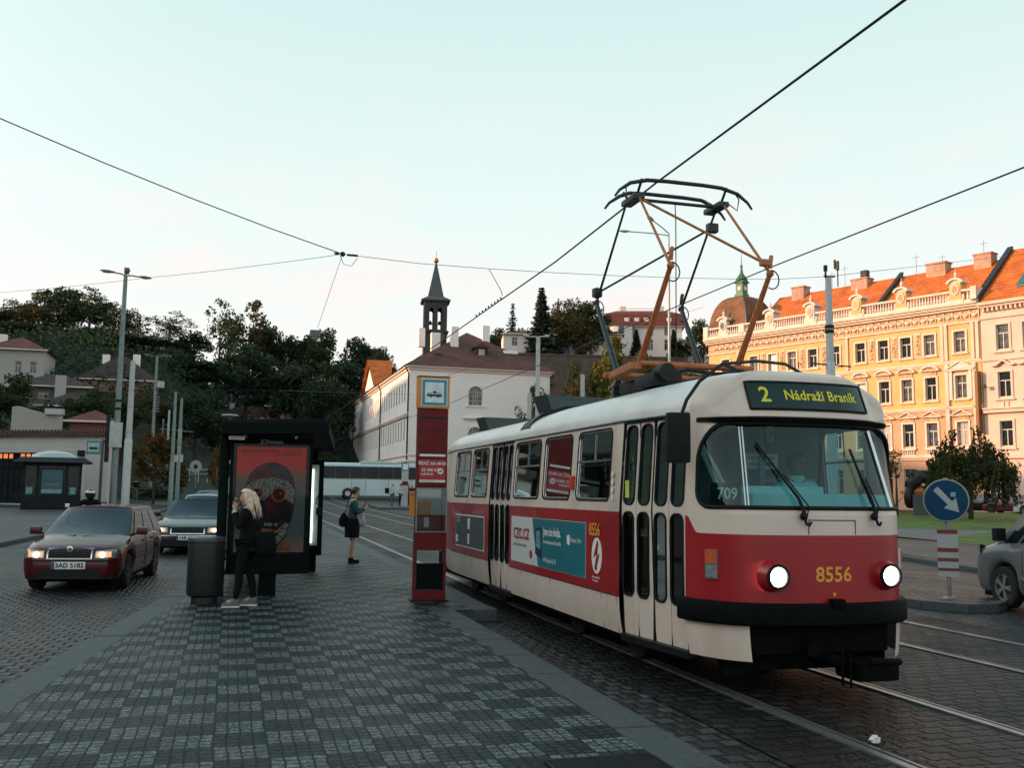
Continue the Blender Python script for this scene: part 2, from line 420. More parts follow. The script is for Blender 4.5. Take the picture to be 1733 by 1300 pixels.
def sheet(name, poly, mat, off, step=3.0, thick=0.0, kind='structure'):
    """flat ground sheet clipped to a convex outline, draped over the terrain"""
    xs = [p[0] for p in poly]; ys = [p[1] for p in poly]
    bm = bmesh.new()
    x0, x1, y0, y1 = min(xs), max(xs), min(ys), max(ys)
    nx, ny = max(1, int((x1 - x0) / step) + 1), max(1, int((y1 - y0) / step) + 1)
    g = [[bm.verts.new((x0 + (x1 - x0) * i / nx, y0 + (y1 - y0) * j / ny, 0)) for i in range(nx + 1)] for j in range(ny + 1)]
    for j in range(ny):
        for i in range(nx): bm.faces.new((g[j][i], g[j][i + 1], g[j + 1][i + 1], g[j + 1][i]))
    area = sum(a[0] * b_[1] - b_[0] * a[1] for a, b_ in zip(poly, poly[1:] + poly[:1]))
    P = poly if area > 0 else poly[::-1]
    for a, b_ in zip(P, P[1:] + P[:1]):
        nrm = Vector((b_[1] - a[1], -(b_[0] - a[0]), 0)).normalized()
        bmesh.ops.bisect_plane(bm, geom=bm.verts[:] + bm.edges[:] + bm.faces[:], dist=1e-5, plane_co=(a[0], a[1], 0), plane_no=nrm, clear_outer=True)
    if thick:
        ret = bmesh.ops.extrude_face_region(bm, geom=bm.faces[:])
        top = [e for e in ret['geom'] if isinstance(e, bmesh.types.BMVert)]
        for v in bm.verts: v.co.z = 0
        for v in top: v.co.z = thick
    for v in bm.verts: v.co.z += H(v.co.x, v.co.y) + off - (thick if thick else 0)
    mb = MB().bm(bm)
    return struct(mb.build(name, mat), kind)

# one terrain sheet out to the horizon
gx = [-900, -500, -300, -220, -170] + list(range(-140, 141, 4)) + [170, 220, 300, 500, 900]
gy = [-300, -120, -60] + list(range(-40, 300, 4)) + [340, 420, 600, 1000, 1600]
mb = MB()
for y in gy:
    for x in gx: mb.v.append(Vector((x, y, H(x, y) - .04)))
n = len(gx)
for j in range(len(gy) - 1):
    for i in range(n - 1): mb.f.append((j * n + i, j * n + i + 1, j * n + n + i + 1, j * n + n + i)); mb.m.append(0)
struct(mb.build('terrain', m_earth, smooth=40))
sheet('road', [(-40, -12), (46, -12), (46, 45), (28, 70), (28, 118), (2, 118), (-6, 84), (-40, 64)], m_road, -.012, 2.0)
# bed of setts under both tram tracks
sheet('track_bed', [(3.72, -8), (10.4, -8), (10.4, 112), (3.72, 112)], m_track, -.004, 2.0)

# ------------------------------------------------------------------ platform
def pl_left(Y): return -1.77 + (Y - 9.15) * .123
PZ = .15
def pl_z(Y): return H(0, Y) + PZ
KW = .36
ys = [-6 + .5 * i for i in range(0, 121)]
ys = [y for y in ys if y < 53.6]
def pl_right(Y): return interp([(-8, 2.80), (5.6, 3.02), (10.9, 3.12), (13.7, 3.12)], Y) if Y < 13.7 else 3.74
mb = MB()
for seg in ((-6, 13.7), (13.7, 53.0)):
    yy = [seg[0] + (seg[1] - seg[0]) * k / 40 for k in range(41)]
    rows = []
    for y in yy:
        a, b_ = pl_left(y) + KW, (pl_right(min(y, 13.69)) if seg[1] < 20 else 3.74) - KW
        if b_ - a < .02: break
        rows.append((y, a, b_))
    vs = []; fs = []
    for y, a, b_ in rows:
        vs += [(a, y, pl_z(y)), (b_, y, pl_z(y))]
    for i in range(len(rows) - 1): fs.append((2 * i, 2 * i + 1, 2 * i + 3, 2 * i + 2))
    mb.add(vs, fs)
struct(mb.build('platform_paving', m_mosaic))
# kerb stones with tight joints
def kerb_run(name, pts, width, top=PZ, L_=1.05, jitter=.004, mat=m_kerb, side=1):
    """row of stones along a polyline; the face is at the line, the body lies to `side`"""
    mb = MB()
    for (x0, y0), (x1, y1) in zip(pts, pts[1:]):
        d = Vector((x1 - x0, y1 - y0, 0)); ln = d.length; d.normalize(); nn = Vector((-d.y, d.x, 0)) * side
        k = max(1, round(ln / L_))
        for i in range(k):
            a = Vector((x0, y0, 0)) + d * (ln * i / k + .007); b_ = Vector((x0, y0, 0)) + d * (ln * (i + 1) / k - .007)
            za = H(a.x, a.y) + top + random.uniform(-jitter, jitter); zb = H(b_.x, b_.y) + top + random.uniform(-jitter, jitter)
            c = .018
            def ring(p, z): return [p + Vector((0, 0, z - top - .1)), p + Vector((0, 0, z - c)), p + nn * c + Vector((0, 0, z)), p + nn * width + Vector((0, 0, z)), p + nn * width + Vector((0, 0, z - top - .1))]
            mb.loft([ring(a, za), ring(b_, zb)], mat)
    return struct(mb.build(name, mat))
kerb_run('kerb', [(pl_left(y), y) for y in (-6, 2, 10, 20, 30, 40, 50.8)], KW, side=-1)
kerb_run('kerb', [(pl_right(y), y) for y in (-6, 1, 5.6, 10.9, 13.68)], KW, side=1)
kerb_run('kerb', [(pl_right(13.6) - KW, 13.72), (3.74, 13.72)], .34, side=1, L_=.9)
kerb_run('kerb', [(3.74, y) for y in (14.06, 20, 30, 40, 51.2)], KW, side=1)

# ------------------------------------------------------------------ left pavement
LK = [(-8.9, -12), (-7.4, 10), (-6.04, 30), (-3.95, 60), (-2.6, 80)]
mb = MB(); vs = []; fs = []
yy = [-12 + 3 * i for i in range(26)]
for y in yy:
    x = interp([(b_, a) for a, b_ in LK], y) - .28
    xs_ = [x, x - 4, x - 10, x - 16, x - 22]
    for q in xs_: vs.append((q, y, H(q, y) + .12))
for j in range(len(yy) - 1):
    for i in range(4): fs.append((j * 5 + i, j * 5 + 5 + i, j * 5 + 6 + i, j * 5 + 1 + i))
mb.add(vs, fs); struct(mb.build('pavement', m_pave2))
kerb_run('kerb', LK, .28, top=.12, side=1, L_=1.4)

# ------------------------------------------------------------------ right side: traffic island, pavement, lawn
isl = [at(*p, Z=0).to_2d()[:] for p in ((1500, 1021), (1560, 1030), (1640, 1037), (1690, 1036), (1712, 1028), (1706, 1014), (1660, 1002), (1600, 995), (1500, 985))]
isl = [(p[0], p[1]) for p in isl]
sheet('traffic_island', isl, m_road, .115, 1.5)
kerb_run('kerb', isl + isl[:1], .2, top=.12, side=1 if sum(a[0] * b_[1] - b_[0] * a[1] for a, b_ in zip(isl, isl[1:] + isl[:1])) > 0 else -1, L_=.8)
def gp(*ps): return [tuple(at(*p, Z=0).to_2d()) for p in ps]
pv = gp((1480, 945), (1733, 983), (1900, 1010), (1900, 955), (1733, 938), (1480, 918))
sheet('pavement', pv, m_pave2, .11, 2.0)
kerb_run('kerb', gp((1480, 946), (1733, 985), (1900, 1011)), .25, top=.115, side=1, L_=1.2)
gv = gp((1480, 918), (1733, 938), (1900, 955), (1900, 925), (1733, 905), (1480, 902))
sheet('path', gv, m_gravel, .09, 2.0)
la = [at(1420, 904, Z=0), at(1733, 907, Z=0), at(1960, 912, Z=0), at(1960, 868, d=84), at(1733, 868, d=76), at(1420, 868, d=84)]
struct(sheet('lawn', [(p.x, p.y) for p in la], m_grass, .10, 1.5), 'structure')
gpatch = gp((1590, 928), (1622, 916), (1690, 908), (1760, 912), (1790, 945), (1733, 940), (1640, 934))
sheet('lawn', gpatch, m_grass, .125, 1.2)
kerb_run('kerb', gp((1480, 919), (1590, 929), (1640, 935), (1733, 941), (1800, 948)), .18, top=.14, side=1, L_=1.2, mat=M('red_kerb', (.22, .10, .075), .7, dirt=.4))

# ------------------------------------------------------------------ tram rails
m_steel = M('rail_steel', (.30, .31, .32), .36, .8, var=.2, scale=3, dirt=.35, dirt_col=(.12, .07, .04))
m_groove = M('rail_groove', (.02, .018, .016), .7, .3)
def rail(X, label):
    mb = MB(); yy = [-8 + 4 * i for i in range(31)]
    for a, b_, z, mt in ((-.035, .035, .012, m_steel), (.035, .075, .002, m_groove), (.075, .10, .010, m_steel)):
        rings = [[(X + a, y, H(5, y) - .06), (X + a, y, H(5, y) + z), (X + b_, y, H(5, y) + z), (X + b_, y, H(5, y) - .06)] for y in yy]
        mb.loft(rings, mt)
    return tag(mb.build('steel_rail'), label, 'rail', 'tram rails set in the cobbles')
rail(4.46, 'grooved steel rail close to the platform edge, under the near wheels of the tram')
rail(5.93, 'polished steel rail running out from under the middle of the tram front')
rail(8.05, 'dull steel rail just past the tram, first of the empty second track')
rail(9.52, 'dull steel rail of the empty second track, farthest from the platform')
# ================================================================== tram
m_cream = M('cream_paint', (.68, .56, .48), .42, var=.06, scale=2.5, dirt=.5, dirt_col=(.27, .20, .16), coat=.2, streak=4)
m_roofw = M('roof_white', (.66, .66, .64), .38, var=.07, scale=2, dirt=.4, dirt_col=(.30, .27, .23), coat=.2, streak=2)
m_red = M('tram_red', (.33, .010, .014), .36, var=.10, scale=2.5, dirt=.4, dirt_col=(.13, .012, .014), coat=.3, streak=4)
m_black = M('black_rubber', (.006, .007, .008), .6, var=.3, scale=12, spec=.22)
m_dark = M('dark_metal', (.012, .014, .015), .55, .1, var=.4, scale=6, dirt=.3, dirt_col=(.02, .018, .016), spec=.3)
m_under = M('underfloor', (.004, .0045, .005), .9, var=.4, scale=5, spec=.1)
m_silver = M('bright_trim', (.62, .62, .62), .25, .9, var=.1)
m_grey = M('grey_metal', (.25, .26, .27), .45, .5, var=.2, scale=8, dirt=.3)
m_orangep = M('orange_brown_paint', (.42, .125, .035), .45, var=.25, scale=9, dirt=.35, dirt_col=(.09, .035, .015))
m_wshield = glass('windscreen', (.42, .74, .77), .55, .01, .02)
m_twin = glass('tram_window', (.45, .60, .62), .6, .02, .04)
m_yel = emis('led_yellow', (.70, .66, .03), .22)
m_white = M('white_print', (.78, .78, .76), .5, var=.03)
m_num = M('number_yellow', (.78, .33, .04), .5, var=.1, scale=10)

nose = [(0, 0), (.28, .012), (.52, .055), (.72, .135), (.88, .265), (1.0, .44), (1.075, .62)]
def _cat(p, n=6):
    out = []
    q = [(-p[1][0], p[1][1])] + p + [(1.115, .86)]
    for i in range(1, len(q) - 2):
        for k in range(n):
            t = k / n; a, b_, c, d = q[i - 1], q[i], q[i + 1], q[i + 2]
            out.append(tuple(.5 * (2 * b_[j] + (c[j] - a[j]) * t + (2 * a[j] - 5 * b_[j] + 4 * c[j] - d[j]) * t * t + (3 * b_[j] - a[j] - 3 * c[j] + d[j]) * t ** 3) for j in (0, 1)))
    return out
OUT = _cat(nose) + [(1.10, .72), (1.25, 1.98), (1.25, 10.15), (1.16, 11.0), (1.02, 11.8), (.88, 12.15), (.6, 12.38), (.3, 12.45), (0, 12.47)]
ARC = [0]
for a, b_ in zip(OUT, OUT[1:]): ARC.append(ARC[-1] + math.hypot(b_[0] - a[0], b_[1] - a[1]))
SM = ARC[-1]
def outl(s):
    t = abs(s)
    for i in range(len(ARC) - 1):
        if t <= ARC[i + 1] or i == len(ARC) - 2:
            k = min(1, (t - ARC[i]) / max(1e-9, ARC[i + 1] - ARC[i]))
            return (OUT[i][0] + (OUT[i + 1][0] - OUT[i][0]) * k, OUT[i][1] + (OUT[i + 1][1] - OUT[i][1]) * k)
def s_of(yb):
    """arclength on the side at a distance back from the nose"""
    for i in range(len(OUT) - 1):
        if OUT[i][1] <= yb <= OUT[i + 1][1]:
            return ARC[i] + (ARC[i + 1] - ARC[i]) * (yb - OUT[i][1]) / (OUT[i + 1][1] - OUT[i][1])
def s_u(u):
    for i in range(len(OUT) - 1):
        if OUT[i][0] <= u <= OUT[i + 1][0]:
            return ARC[i] + (ARC[i + 1] - ARC[i]) * (u - OUT[i][0]) / (OUT[i + 1][0] - OUT[i][0])
SD0, SD1 = s_of(.72), s_of(1.98)
LEAN = [(.3, .0), (1.62, 0), (1.70, .02), (2.48, .29), (2.53, .21), (2.60, .23), (2.88, .36)]
def F0(s, z):
    u, yb = outl(s); sg = -1 if s < 0 else 1
    wf = smooth(0, .32, 1.12 - u) if yb < 1 else 0
    k = 1 - .05 * max(0, min(1, (z - 1.65) / .95))
    if z < .75: k -= .035 * ((.75 - z) / .4) ** 2
    return Vector((sg * u * k, yb + wf * interp(LEAN, z), z))
def F(s, z, off=0.0):
    p = F0(s, z)
    if off:
        a = F0(s + .01, z) - F0(s - .01, z); b_ = F0(s, z + .01) - F0(s, z - .01)
        n = a.cross(b_).normalized()
        return p + n * off
    return p
def zroof(s):
    u, yb = outl(s)
    return 2.60 + .29 * smooth(.12, .62, 1.16 - u) * (1 if yb < 2 else .35)
def roofpt(s, a):
    """a from 0 at the eave to 1 at the ridge"""
    u, yb = outl(s); sg = -1 if s < 0 else 1
    z0 = zroof(s); p0 = F0(s, z0)
    if yb < 1.3: rid = 1.28 + .03 * yb
    elif yb > 11.5: rid = 11.4 + .02 * yb - .23
    else: rid = max(1.32, yb)
    t = a * PI / 2
    c = math.cos(t) ** .85; sn = math.sin(t) ** .85
    top = 3.05 - .05 * smooth(5.6, 6.2, yb) 
    return Vector((p0.x * c, p0.y + (rid - p0.y) * (1 - c), z0 + (top - z0) * sn))
def zb(s):
    return 1.46 + .16 * smooth(SD0 - .17, SD0 - .015, abs(s))

TR = thing('tram', 'red and cream tram with lit round headlights stopped beside the platform', 'tram', (5.21, 7.7, 0))
# ---- openings (s range on the left are negative): (yb0, yb1)
WINL = [(2.27, 3.36), (3.57, 4.66), (4.83, 6.05), (7.6, 8.66), (8.82, 9.95)]
DOORL = [(.72, 1.98), (6.2, 7.42)]
WINR = [(1.0, 1.9), (2.27, 3.36), (3.57, 4.66), (4.83, 6.05), (6.25, 7.4), (7.6, 8.66), (8.82, 9.95)]
WZ0, WZ1 = 1.72, 2.54
DZ0, DZ1 = .37, 2.58
SW = s_u(1.068)
holes = [(-s_of(b_), -s_of(a), WZ0, WZ1) for a, b_ in WINL] + [(-s_of(b_) , -s_of(a), DZ0, DZ1) for a, b_ in DOORL]
holes += [(s_of(a), s_of(b_), WZ0, WZ1) for a, b_ in WINR] + [(-SW, SW, 1.64, 2.515)]
cols = set([0, -SM, SM, SW, -SW])
for h in holes: cols |= {h[0], h[1]}
for i in range(1, 22): cols |= {SW * i / 22, -SW * i / 22}
for t in (s_of(yb) for yb in (.68, 1.4, 2.1, 4.1, 4.75, 6.12, 7.5, 8.74, 10.15, 10.6, 11.0, 11.4, 11.8, 12.15, 12.38)): cols |= {t, -t}
for i in range(4): cols |= {SD0 - .2 + .05 * i, -(SD0 - .2 + .05 * i)}
cols = sorted(cols)
cols = [c for i, c in enumerate(cols) if i == 0 or c - cols[i - 1] > 1e-4]
rows = [.35, .37, .48, .60, .735, .9, 1.1, 1.3, 'b', 1.64, 1.72, 2.0, 2.3, 2.515, 2.54, 2.58, 'r']
rows.sort(key=lambda q: 1.5 if q == 'b' else 9 if q == 'r' else q)
def zz(r, s): return zb(s) if r == 'b' else zroof(s) if r == 'r' else r
mb = MB()
idx = {}
for i, s in enumerate(cols):
    for j, r in enumerate(rows):
        idx[i, j] = len(mb.v); mb.v.append(F(s, zz(r, s)))
kc, kr = mb.mi(m_cream), mb.mi(m_red)
for i in range(len(cols) - 1):
    sm = (cols[i] + cols[i + 1]) / 2
    for j in range(len(rows) - 1):
        zm = (zz(rows[j], sm) + zz(rows[j + 1], sm)) / 2
        if any(h[0] < sm < h[1] and h[2] < zm < h[3] for h in holes): continue
        if abs(sm) < s_u(.74) and zm < .7: continue
        mb.f.append((idx[i, j], idx[i + 1, j], idx[i + 1, j + 1], idx[i, j + 1]))
        mb.m.append(kr if .735 < zm < zb(sm) else kc)
# corner fill round the windscreen opening
def screen_curve(n=120):
    """windscreen outline in (s, z)"""
    pts = []; a0 = SW - .035; zt, zl = 2.475, 1.70
    cor = [((a0 - .46, zt - .36), .46, .36, 0), ((-a0 + .46, zt - .36), .46, .36, 90), ((-a0 + .15, zl + .15), .15, .15, 180), ((a0 - .15, zl + .15), .15, .15, 270)]
    for (cx, cy), rx, ry, a in cor:
        for k in range(13):
            t = R(a + 90 * k / 12); pts.append((cx + rx * math.cos(t), cy + ry * math.sin(t)))
    out = []
    for p, q in zip(pts, pts[1:] + pts[:1]):
        k = max(1, int(math.hypot(q[0] - p[0], q[1] - p[1]) / .08))
        for i in range(k): out.append((p[0] + (q[0] - p[0]) * i / k, p[1] + (q[1] - p[1]) * i / k))
    return out
SC = screen_curve()
def rect_proj(s, z, x0, x1, y0, y1):
    cx, cy = (x0 + x1) / 2, (y0 + y1) / 2
    dx, dz = s - cx, z - cy
    k = min((x1 - x0) / 2 / max(1e-9, abs(dx)), (y1 - y0) / 2 / max(1e-9, abs(dz)))
    return cx + dx * k, cy + dz * k
rings = []
for k in range(4):
    ring = []
    for s, z in SC:
        S, Z = rect_proj(s, z, -SW, SW, 1.64, 2.515)
        ring.append(F(s + (S - s) * k / 3, z + (Z - z) * k / 3))
    rings.append(ring)
mb.loft(rings, m_cream, cap0=False, cap1=False)
mb.build('body', None, TR, smooth=32)
# ---- roof
mb = MB(); A = [0, .05, .12, .2, .3, .42, .55, .7, .85, 1.0]
idx = {}
for i, s in enumerate(cols):
    for j, a in enumerate(A): idx[i, j] = len(mb.v); mb.v.append(roofpt(s, a))
for i in range(len(cols) - 1):
    for j in range(len(A) - 1):
        mb.f.append((idx[i, j], idx[i + 1, j], idx[i + 1, j + 1], idx[i, j + 1])); mb.m.append(1 if abs(cols[i] + cols[i + 1]) / 2 < SD0 and A[j] < .5 else 0)
mb.mi(m_roofw); mb.mi(m_cream)
roof = mb.build('roof', None, TR, smooth=50)
mb = MB()
for sg in (-1, 1):
    mb.tube([F(sg * s_of(yb), 2.585, .012) for yb in (.74, 1.2, 1.98, 4, 6, 8, 10.1, 11, 11.7)], .014, 6)
mb.build('gutter', m_grey, TR)
# raised joint band over the middle of the roof
mb = MB()
s0, s1 = s_of(5.55), s_of(5.95)
prof = [roofpt(-s0, a) for a in (.12, .25, .45, .7, 1.0)] + [roofpt(s0, a) for a in (.7, .45, .25, .12)]
prof2 = [roofpt(-s1, a) for a in (.12, .25, .45, .7, 1.0)] + [roofpt(s1, a) for a in (.7, .45, .25, .12)]
up = Vector((0, 0, .035))
mb.loft([[p + up * .0 for p in prof], [p + up * (1.5 if 1 < i < 7 else .8) for i, p in enumerate(prof)], [p + up for p in prof2], [p for p in prof2]], closed=False, cap0=False, cap1=False)
mb.build('roof_vent', m_dark, TR, smooth=40)

# ---- side windows
def ring_plate(mb, s0, s1, z0, z1, r, inset, off, mat, x=None):
    """plate filling a rectangle with a rounded opening; returns the opening outline (s, z)"""
    inner = rrect(s0 + inset, s1 - inset, z0 + inset, z1 - inset, r, 6)
    q = len(inner) // 4
    crn = [(s1, z1), (s0, z1), (s0, z0), (s1, z0)]
    outer = [crn[i // q] for i in range(len(inner))]
    mb.loft([[F(s, z, off) for s, z in inner], [F(s, z, off) for s, z in outer]], mat, cap0=False, cap1=False)
    mb.loft([[F(s, z, off) for s, z in inner], [F(s, z, off - .03) for s, z in inner]], mat, cap0=False, cap1=False)
    return inner
def side_window(s0, s1, vent=True):
    mb = MB()
    inner = ring_plate(mb, s0, s1, WZ0, WZ1, .085, .012, 0, m_cream)
    o = mb.build('window', m_cream, TR, smooth=40)
    mb = MB()
    mb.tube([F(s, z, .004) for s, z in inner + inner[:1]], .011, 6, m_black)
    in2 = rrect(s0 + .03, s1 - .03, WZ0 + .03, WZ1 - .03, .07, 6)
    mb.tube([F(s, z, -.002) for s, z in in2 + in2[:1]], .008, 6, m_silver)
    if vent:
        zt = WZ1 - .36
        mb.bar(F(s0 + .03, zt, .0), F(s1 - .03, zt, .0), .02, .022, m_silver, up=(0, 0, 1))
        mb.bar(F((s0 + s1) / 2, zt, -.006), F((s0 + s1) / 2, WZ1 - .03, -.006), .008, .014, m_grey, up=(0, 1, 0))
    mb.build('window_frame', None, o)
    MB().add([F(s, z, -.014) for s, z in inner], [tuple(range(len(inner)))]).build('pane', m_twin, o)
    return o
for k, (a, b_) in enumerate(WINL): side_window(-s_of(b_), -s_of(a), vent=(k != 1))
for a, b_ in WINR: side_window(s_of(a), s_of(b_))
# ---- doors: four folding leaves each
def leaf(s0, s1, off):
    mb = MB(); panes = []
    for z0, z1, a, b_ in ((DZ0, 1.655, .40, .035), (1.655, DZ1, .05, .06)):
        iz0, iz1 = z0 + a, z1 - b_
        r = min(.075, (s1 - s0) / 2 - .045)
        inner = rrect(s0 + .04, s1 - .04, iz0, iz1, r, 6)
        q = len(inner) // 4
        crn = [(s1, z1), (s0, z1), (s0, z0), (s1, z0)]
        outer = [crn[i // q] for i in range(len(inner))]
        mb.loft([[F(s, z, off) for s, z in inner], [F(s, z, off) for s, z in outer]], m_cream, cap0=False, cap1=False)
        panes.append(inner)
    mb.bar(F(s0 + .004, DZ0, off + .004), F(s0 + .004, DZ1, off + .004), .012, .012, m_black)
    o = mb.build('door_leaf', m_cream, None, smooth=30)
    mb = MB()
    for inner in panes: mb.tube([F(s, z, off + .002) for s, z in inner + inner[:1]], .012, 6)
    mb.build('window_gasket', m_black, o)
    for inner in panes: MB().add([F(s, z, off - .008) for s, z in inner], [tuple(range(len(inner)))]).build('pane', m_twin, o)
    return o
for n_, (a, b_) in enumerate(DOORL):
    s0, s1 = -s_of(b_), -s_of(a)
    mb = MB()
    for p, q, z0, z1 in ((s0, s0 + .02, DZ0, DZ1), (s1 - .02, s1, DZ0, DZ1), ((s0 + s1) / 2 - .012, (s0 + s1) / 2 + .012, DZ0, DZ1)):
        mb.loft([[F(p, z0, 0), F(q, z0, 0), F(q, z0, -.05), F(p, z0, -.05)], [F(p, z1, 0), F(q, z1, 0), F(q, z1, -.05), F(p, z1, -.05)]], m_black)
    mb.loft([[F(s0, DZ0, .03), F(s0, DZ0, -.06), F(s0, DZ0 - .07, -.06), F(s0, DZ0 - .07, .03)], [F(s1, DZ0, .03), F(s1, DZ0, -.06), F(s1, DZ0 - .07, -.06), F(s1, DZ0 - .07, .03)]], m_dark)
    mb.loft([[F(s0, DZ1 + .004, .002), F(s0, DZ1 + .004, -.05), F(s0, DZ1 - .03, -.05), F(s0, DZ1 - .03, .002)], [F(s1, DZ1 + .004, .002), F(s1, DZ1 + .004, -.05), F(s1, DZ1 - .03, -.05), F(s1, DZ1 - .03, .002)]], m_black)
    dr = mb.build('door', m_black, TR)
    w_ = (s1 - s0 - .064) / 4
    for k in range(4):
        p = s0 + .02 + w_ * k + (.024 if k > 1 else 0)
        lf = leaf(p + .003, p + w_ - .003, -.018)
        lf.parent = dr
# tall slim frame edge and step strip under the body
mb = MB()
mb.loft([[F(-s_of(yb), z, o_) for z, o_ in ((.35, .004), (.35, -.06), (.30, -.06), (.30, .004))] for yb in (.72, 1.2, 1.98, 2.05)], m_dark)
mb.build('step', m_dark, TR)
# seams in the lower panels
mb = MB()
for yb in (2.06, 2.5, 4.3, 5.6, 7.5, 9.0):
    mb.bar(F(-s_of(yb), .36, .001), F(-s_of(yb), .72, .001), .008, .006)
mb.tube([F(-s_of(yb), .737, .003) for yb in (2.0, 4, 6.18)], .006, 5); mb.tube([F(-s_of(yb), .737, .003) for yb in (7.44, 9, 10.1)], .006, 5)
mb.build('panel_seam', m_dark, TR)

# ---- windscreen
mb = MB(); NZ, NS = 14, 44
def scr_half(z):
    best = 0
    for (p, q) in zip(SC, SC[1:] + SC[:1]):
        if (p[1] - z) * (q[1] - z) <= 0 and abs(p[1] - q[1]) > 1e-9:
            t = (z - p[1]) / (q[1] - p[1]); best = max(best, abs(p[0] + (q[0] - p[0]) * t))
    return best
zs = [1.701 + (2.4745 - 1.701) * k / NZ for k in range(NZ + 1)]
vs = []
for z in zs:
    h = scr_half(z)
    for k in range(NS + 1): vs.append(F(-h + 2 * h * k / NS, z, -.010))
mb.add(vs, [(j * (NS + 1) + i, j * (NS + 1) + i + 1, (j + 1) * (NS + 1) + i + 1, (j + 1) * (NS + 1) + i) for j in range(NZ) for i in range(NS)])
ws = mb.build('windscreen', m_wshield, TR, smooth=60)
mb = MB()
mb.tube([F(s, z, .004) for s, z in SC + SC[:1]], .020, 8, m_black)
for sg in (-1, 1):
    for d_ in (-.014, .014):
        mb.tube([F(sg * (s_u(.755) - .05 * (z - 1.7) / .78 + d_), z, .004) for z in (1.70, 1.9, 2.1, 2.3, min(2.47, 2.44))], .010, 6, m_silver)
mb.build('windscreen_frame', None, ws, smooth=50)
# visor lip over the windscreen
mb = MB()
mb.loft([[F(s, 2.53, .012), F(s, 2.53, -.05), F(s, 2.49, -.02), F(s, 2.49, .015)] for s in [-SW + 2 * SW * k / 40 for k in range(41)]], m_black)
mb.build('visor', m_black, TR, smooth=40)
# ---- destination display
S63 = .66
dpoly = rrect(-S63, S63, 2.605, 2.868, .035, 5)
m_disp = M('display_glass', (.006, .020, .020), .12, var=.5, scale=2.5, spec=.5)
mb = MB()
NSn = 30
def disp(s, z, off): return F(s, z, off)
grid = [[disp(-S63 + 2 * S63 * i / NSn, 2.605 + .263 * j / 4, .010) for i in range(NSn + 1)] for j in range(5)]
vs = [p for r_ in grid for p in r_]
mb.add(vs, [(j * (NSn + 1) + i, j * (NSn + 1) + i + 1, (j + 1) * (NSn + 1) + i + 1, (j + 1) * (NSn + 1) + i) for j in range(4) for i in range(NSn)], m_disp)
edge = [(-S63 + 2 * S63 * i / NSn, 2.605) for i in range(NSn + 1)] + [(S63, 2.605 + .263 * j / 4) for j in range(1, 5)] + [(S63 - 2 * S63 * i / NSn, 2.868) for i in range(1, NSn + 1)] + [(-S63, 2.868 - .263 * j / 4) for j in range(1, 5)]
mb.tube([disp(s, z, .008) for s, z in edge], .013, 6, m_black)
dd = mb.build('destination_display', None, TR, smooth=40)
letters('2', m_yel, dd, None, (1, 0, 0), (0, 0, 1), .205, 1.05, True, bend=lambda u, v: F(-.495 + u, 2.735 + v, .014))
letters('Nádraží Braník', m_yel, dd, None, (1, 0, 0), (0, 0, 1), .135, 1.0, True, bend=lambda u, v: F(.115 + u, 2.737 + v, .014), space=1.02)
# ---- bumper, skirts, underfloor
mb = MB()
ss = [-(SD0 + .05) + 2 * (SD0 + .05) * k / 44 for k in range(45)]
mb.loft([[F(s, .665, -.03), F(s, .665, .045), F(s, .685, .065), F(s, .84, .065), F(s, .865, .045), F(s, .865, -.03)] for s in ss])
mb.cbox(-.06, .06, -.085, .0, .83, .905, .01)
mb.build('bumper', M('bumper_black', (.004, .005, .0055), .55, var=.3, scale=9, spec=.04), TR, smooth=40)
mb = MB()
mb.box(-.84, .84, .45, .6, .22, .67)
mb.box(-.7, .7, .22, .5, .40, .66)
mb.box(-1.08, 1.08, 1.0, 12.0, .26, .62)
mb.tube([(-.15, .1, .45), (-.15, .6, .45)], .07, 10)
mb.build('underfloor', m_under, TR)
mb = MB()      # folded coupler under the bumper
mb.cbox(.22, .62, -.06, .36, .17, .34, .05); mb.tube([(.2, .15, .30), (.02, .3, .36)], .06, 8); mb.tube([(.08, .02, .50), (.07, .01, .3), (.09, .03, .14)], .012, 6); mb.tube([(.16, .02, .42), (.15, .0, .12)], .012, 6)
mb.tube([(.3, -.07, .36), (.62, -.05, .34), (.66, .1, .3)], .03, 8)
mb.build('coupler', m_under, TR, smooth=50)
for yb in (2.55, 4.45, 8.1, 10.0):
    for sg in (-1, 1):
        MB().lathe([(.10, -.06), (.34, -.06), (.35, -.045), (.33, .0), (.33, .06), (.12, .06), (.10, .08)], (sg * .755, yb, .345), 22, axis='x').build('wheel', m_dark, TR, smooth=40)
# ---- headlights
m_lamp = emis('headlamp_glow', (1.0, .93, .80), 10.0)
for u in (-.575, .575):
    s = s_u(abs(u)) * (1 if u > 0 else -1); c = F(s, 1.10)
    mb = MB()
    mb.lathe([(.145, .02), (.128, -.045), (.108, -.085)], c, 24, m_red, axis='y', cap=False)
    mb.lathe([(.108, -.08), (.112, -.10), (.108, -.115), (.088, -.115), (.084, -.09)], c, 24, m_black, axis='y', cap=False)
    v = mb
    v.v = [Vector((p.x, c.y - (p.y - c.y) if False else p.y, p.z)) for p in v.v]
    v.v = [Vector((p.x, 2 * c.y - p.y, p.z)) for p in v.v]
    hl = v.build('headlight', None, TR, smooth=50)
    MB().lathe([(.086, .0), (.076, .014), (.045, .023), (.004, .027)], (c.x, c.y - .092, c.z), 24, axis='y').build('lens', m_lamp, hl, smooth=60)
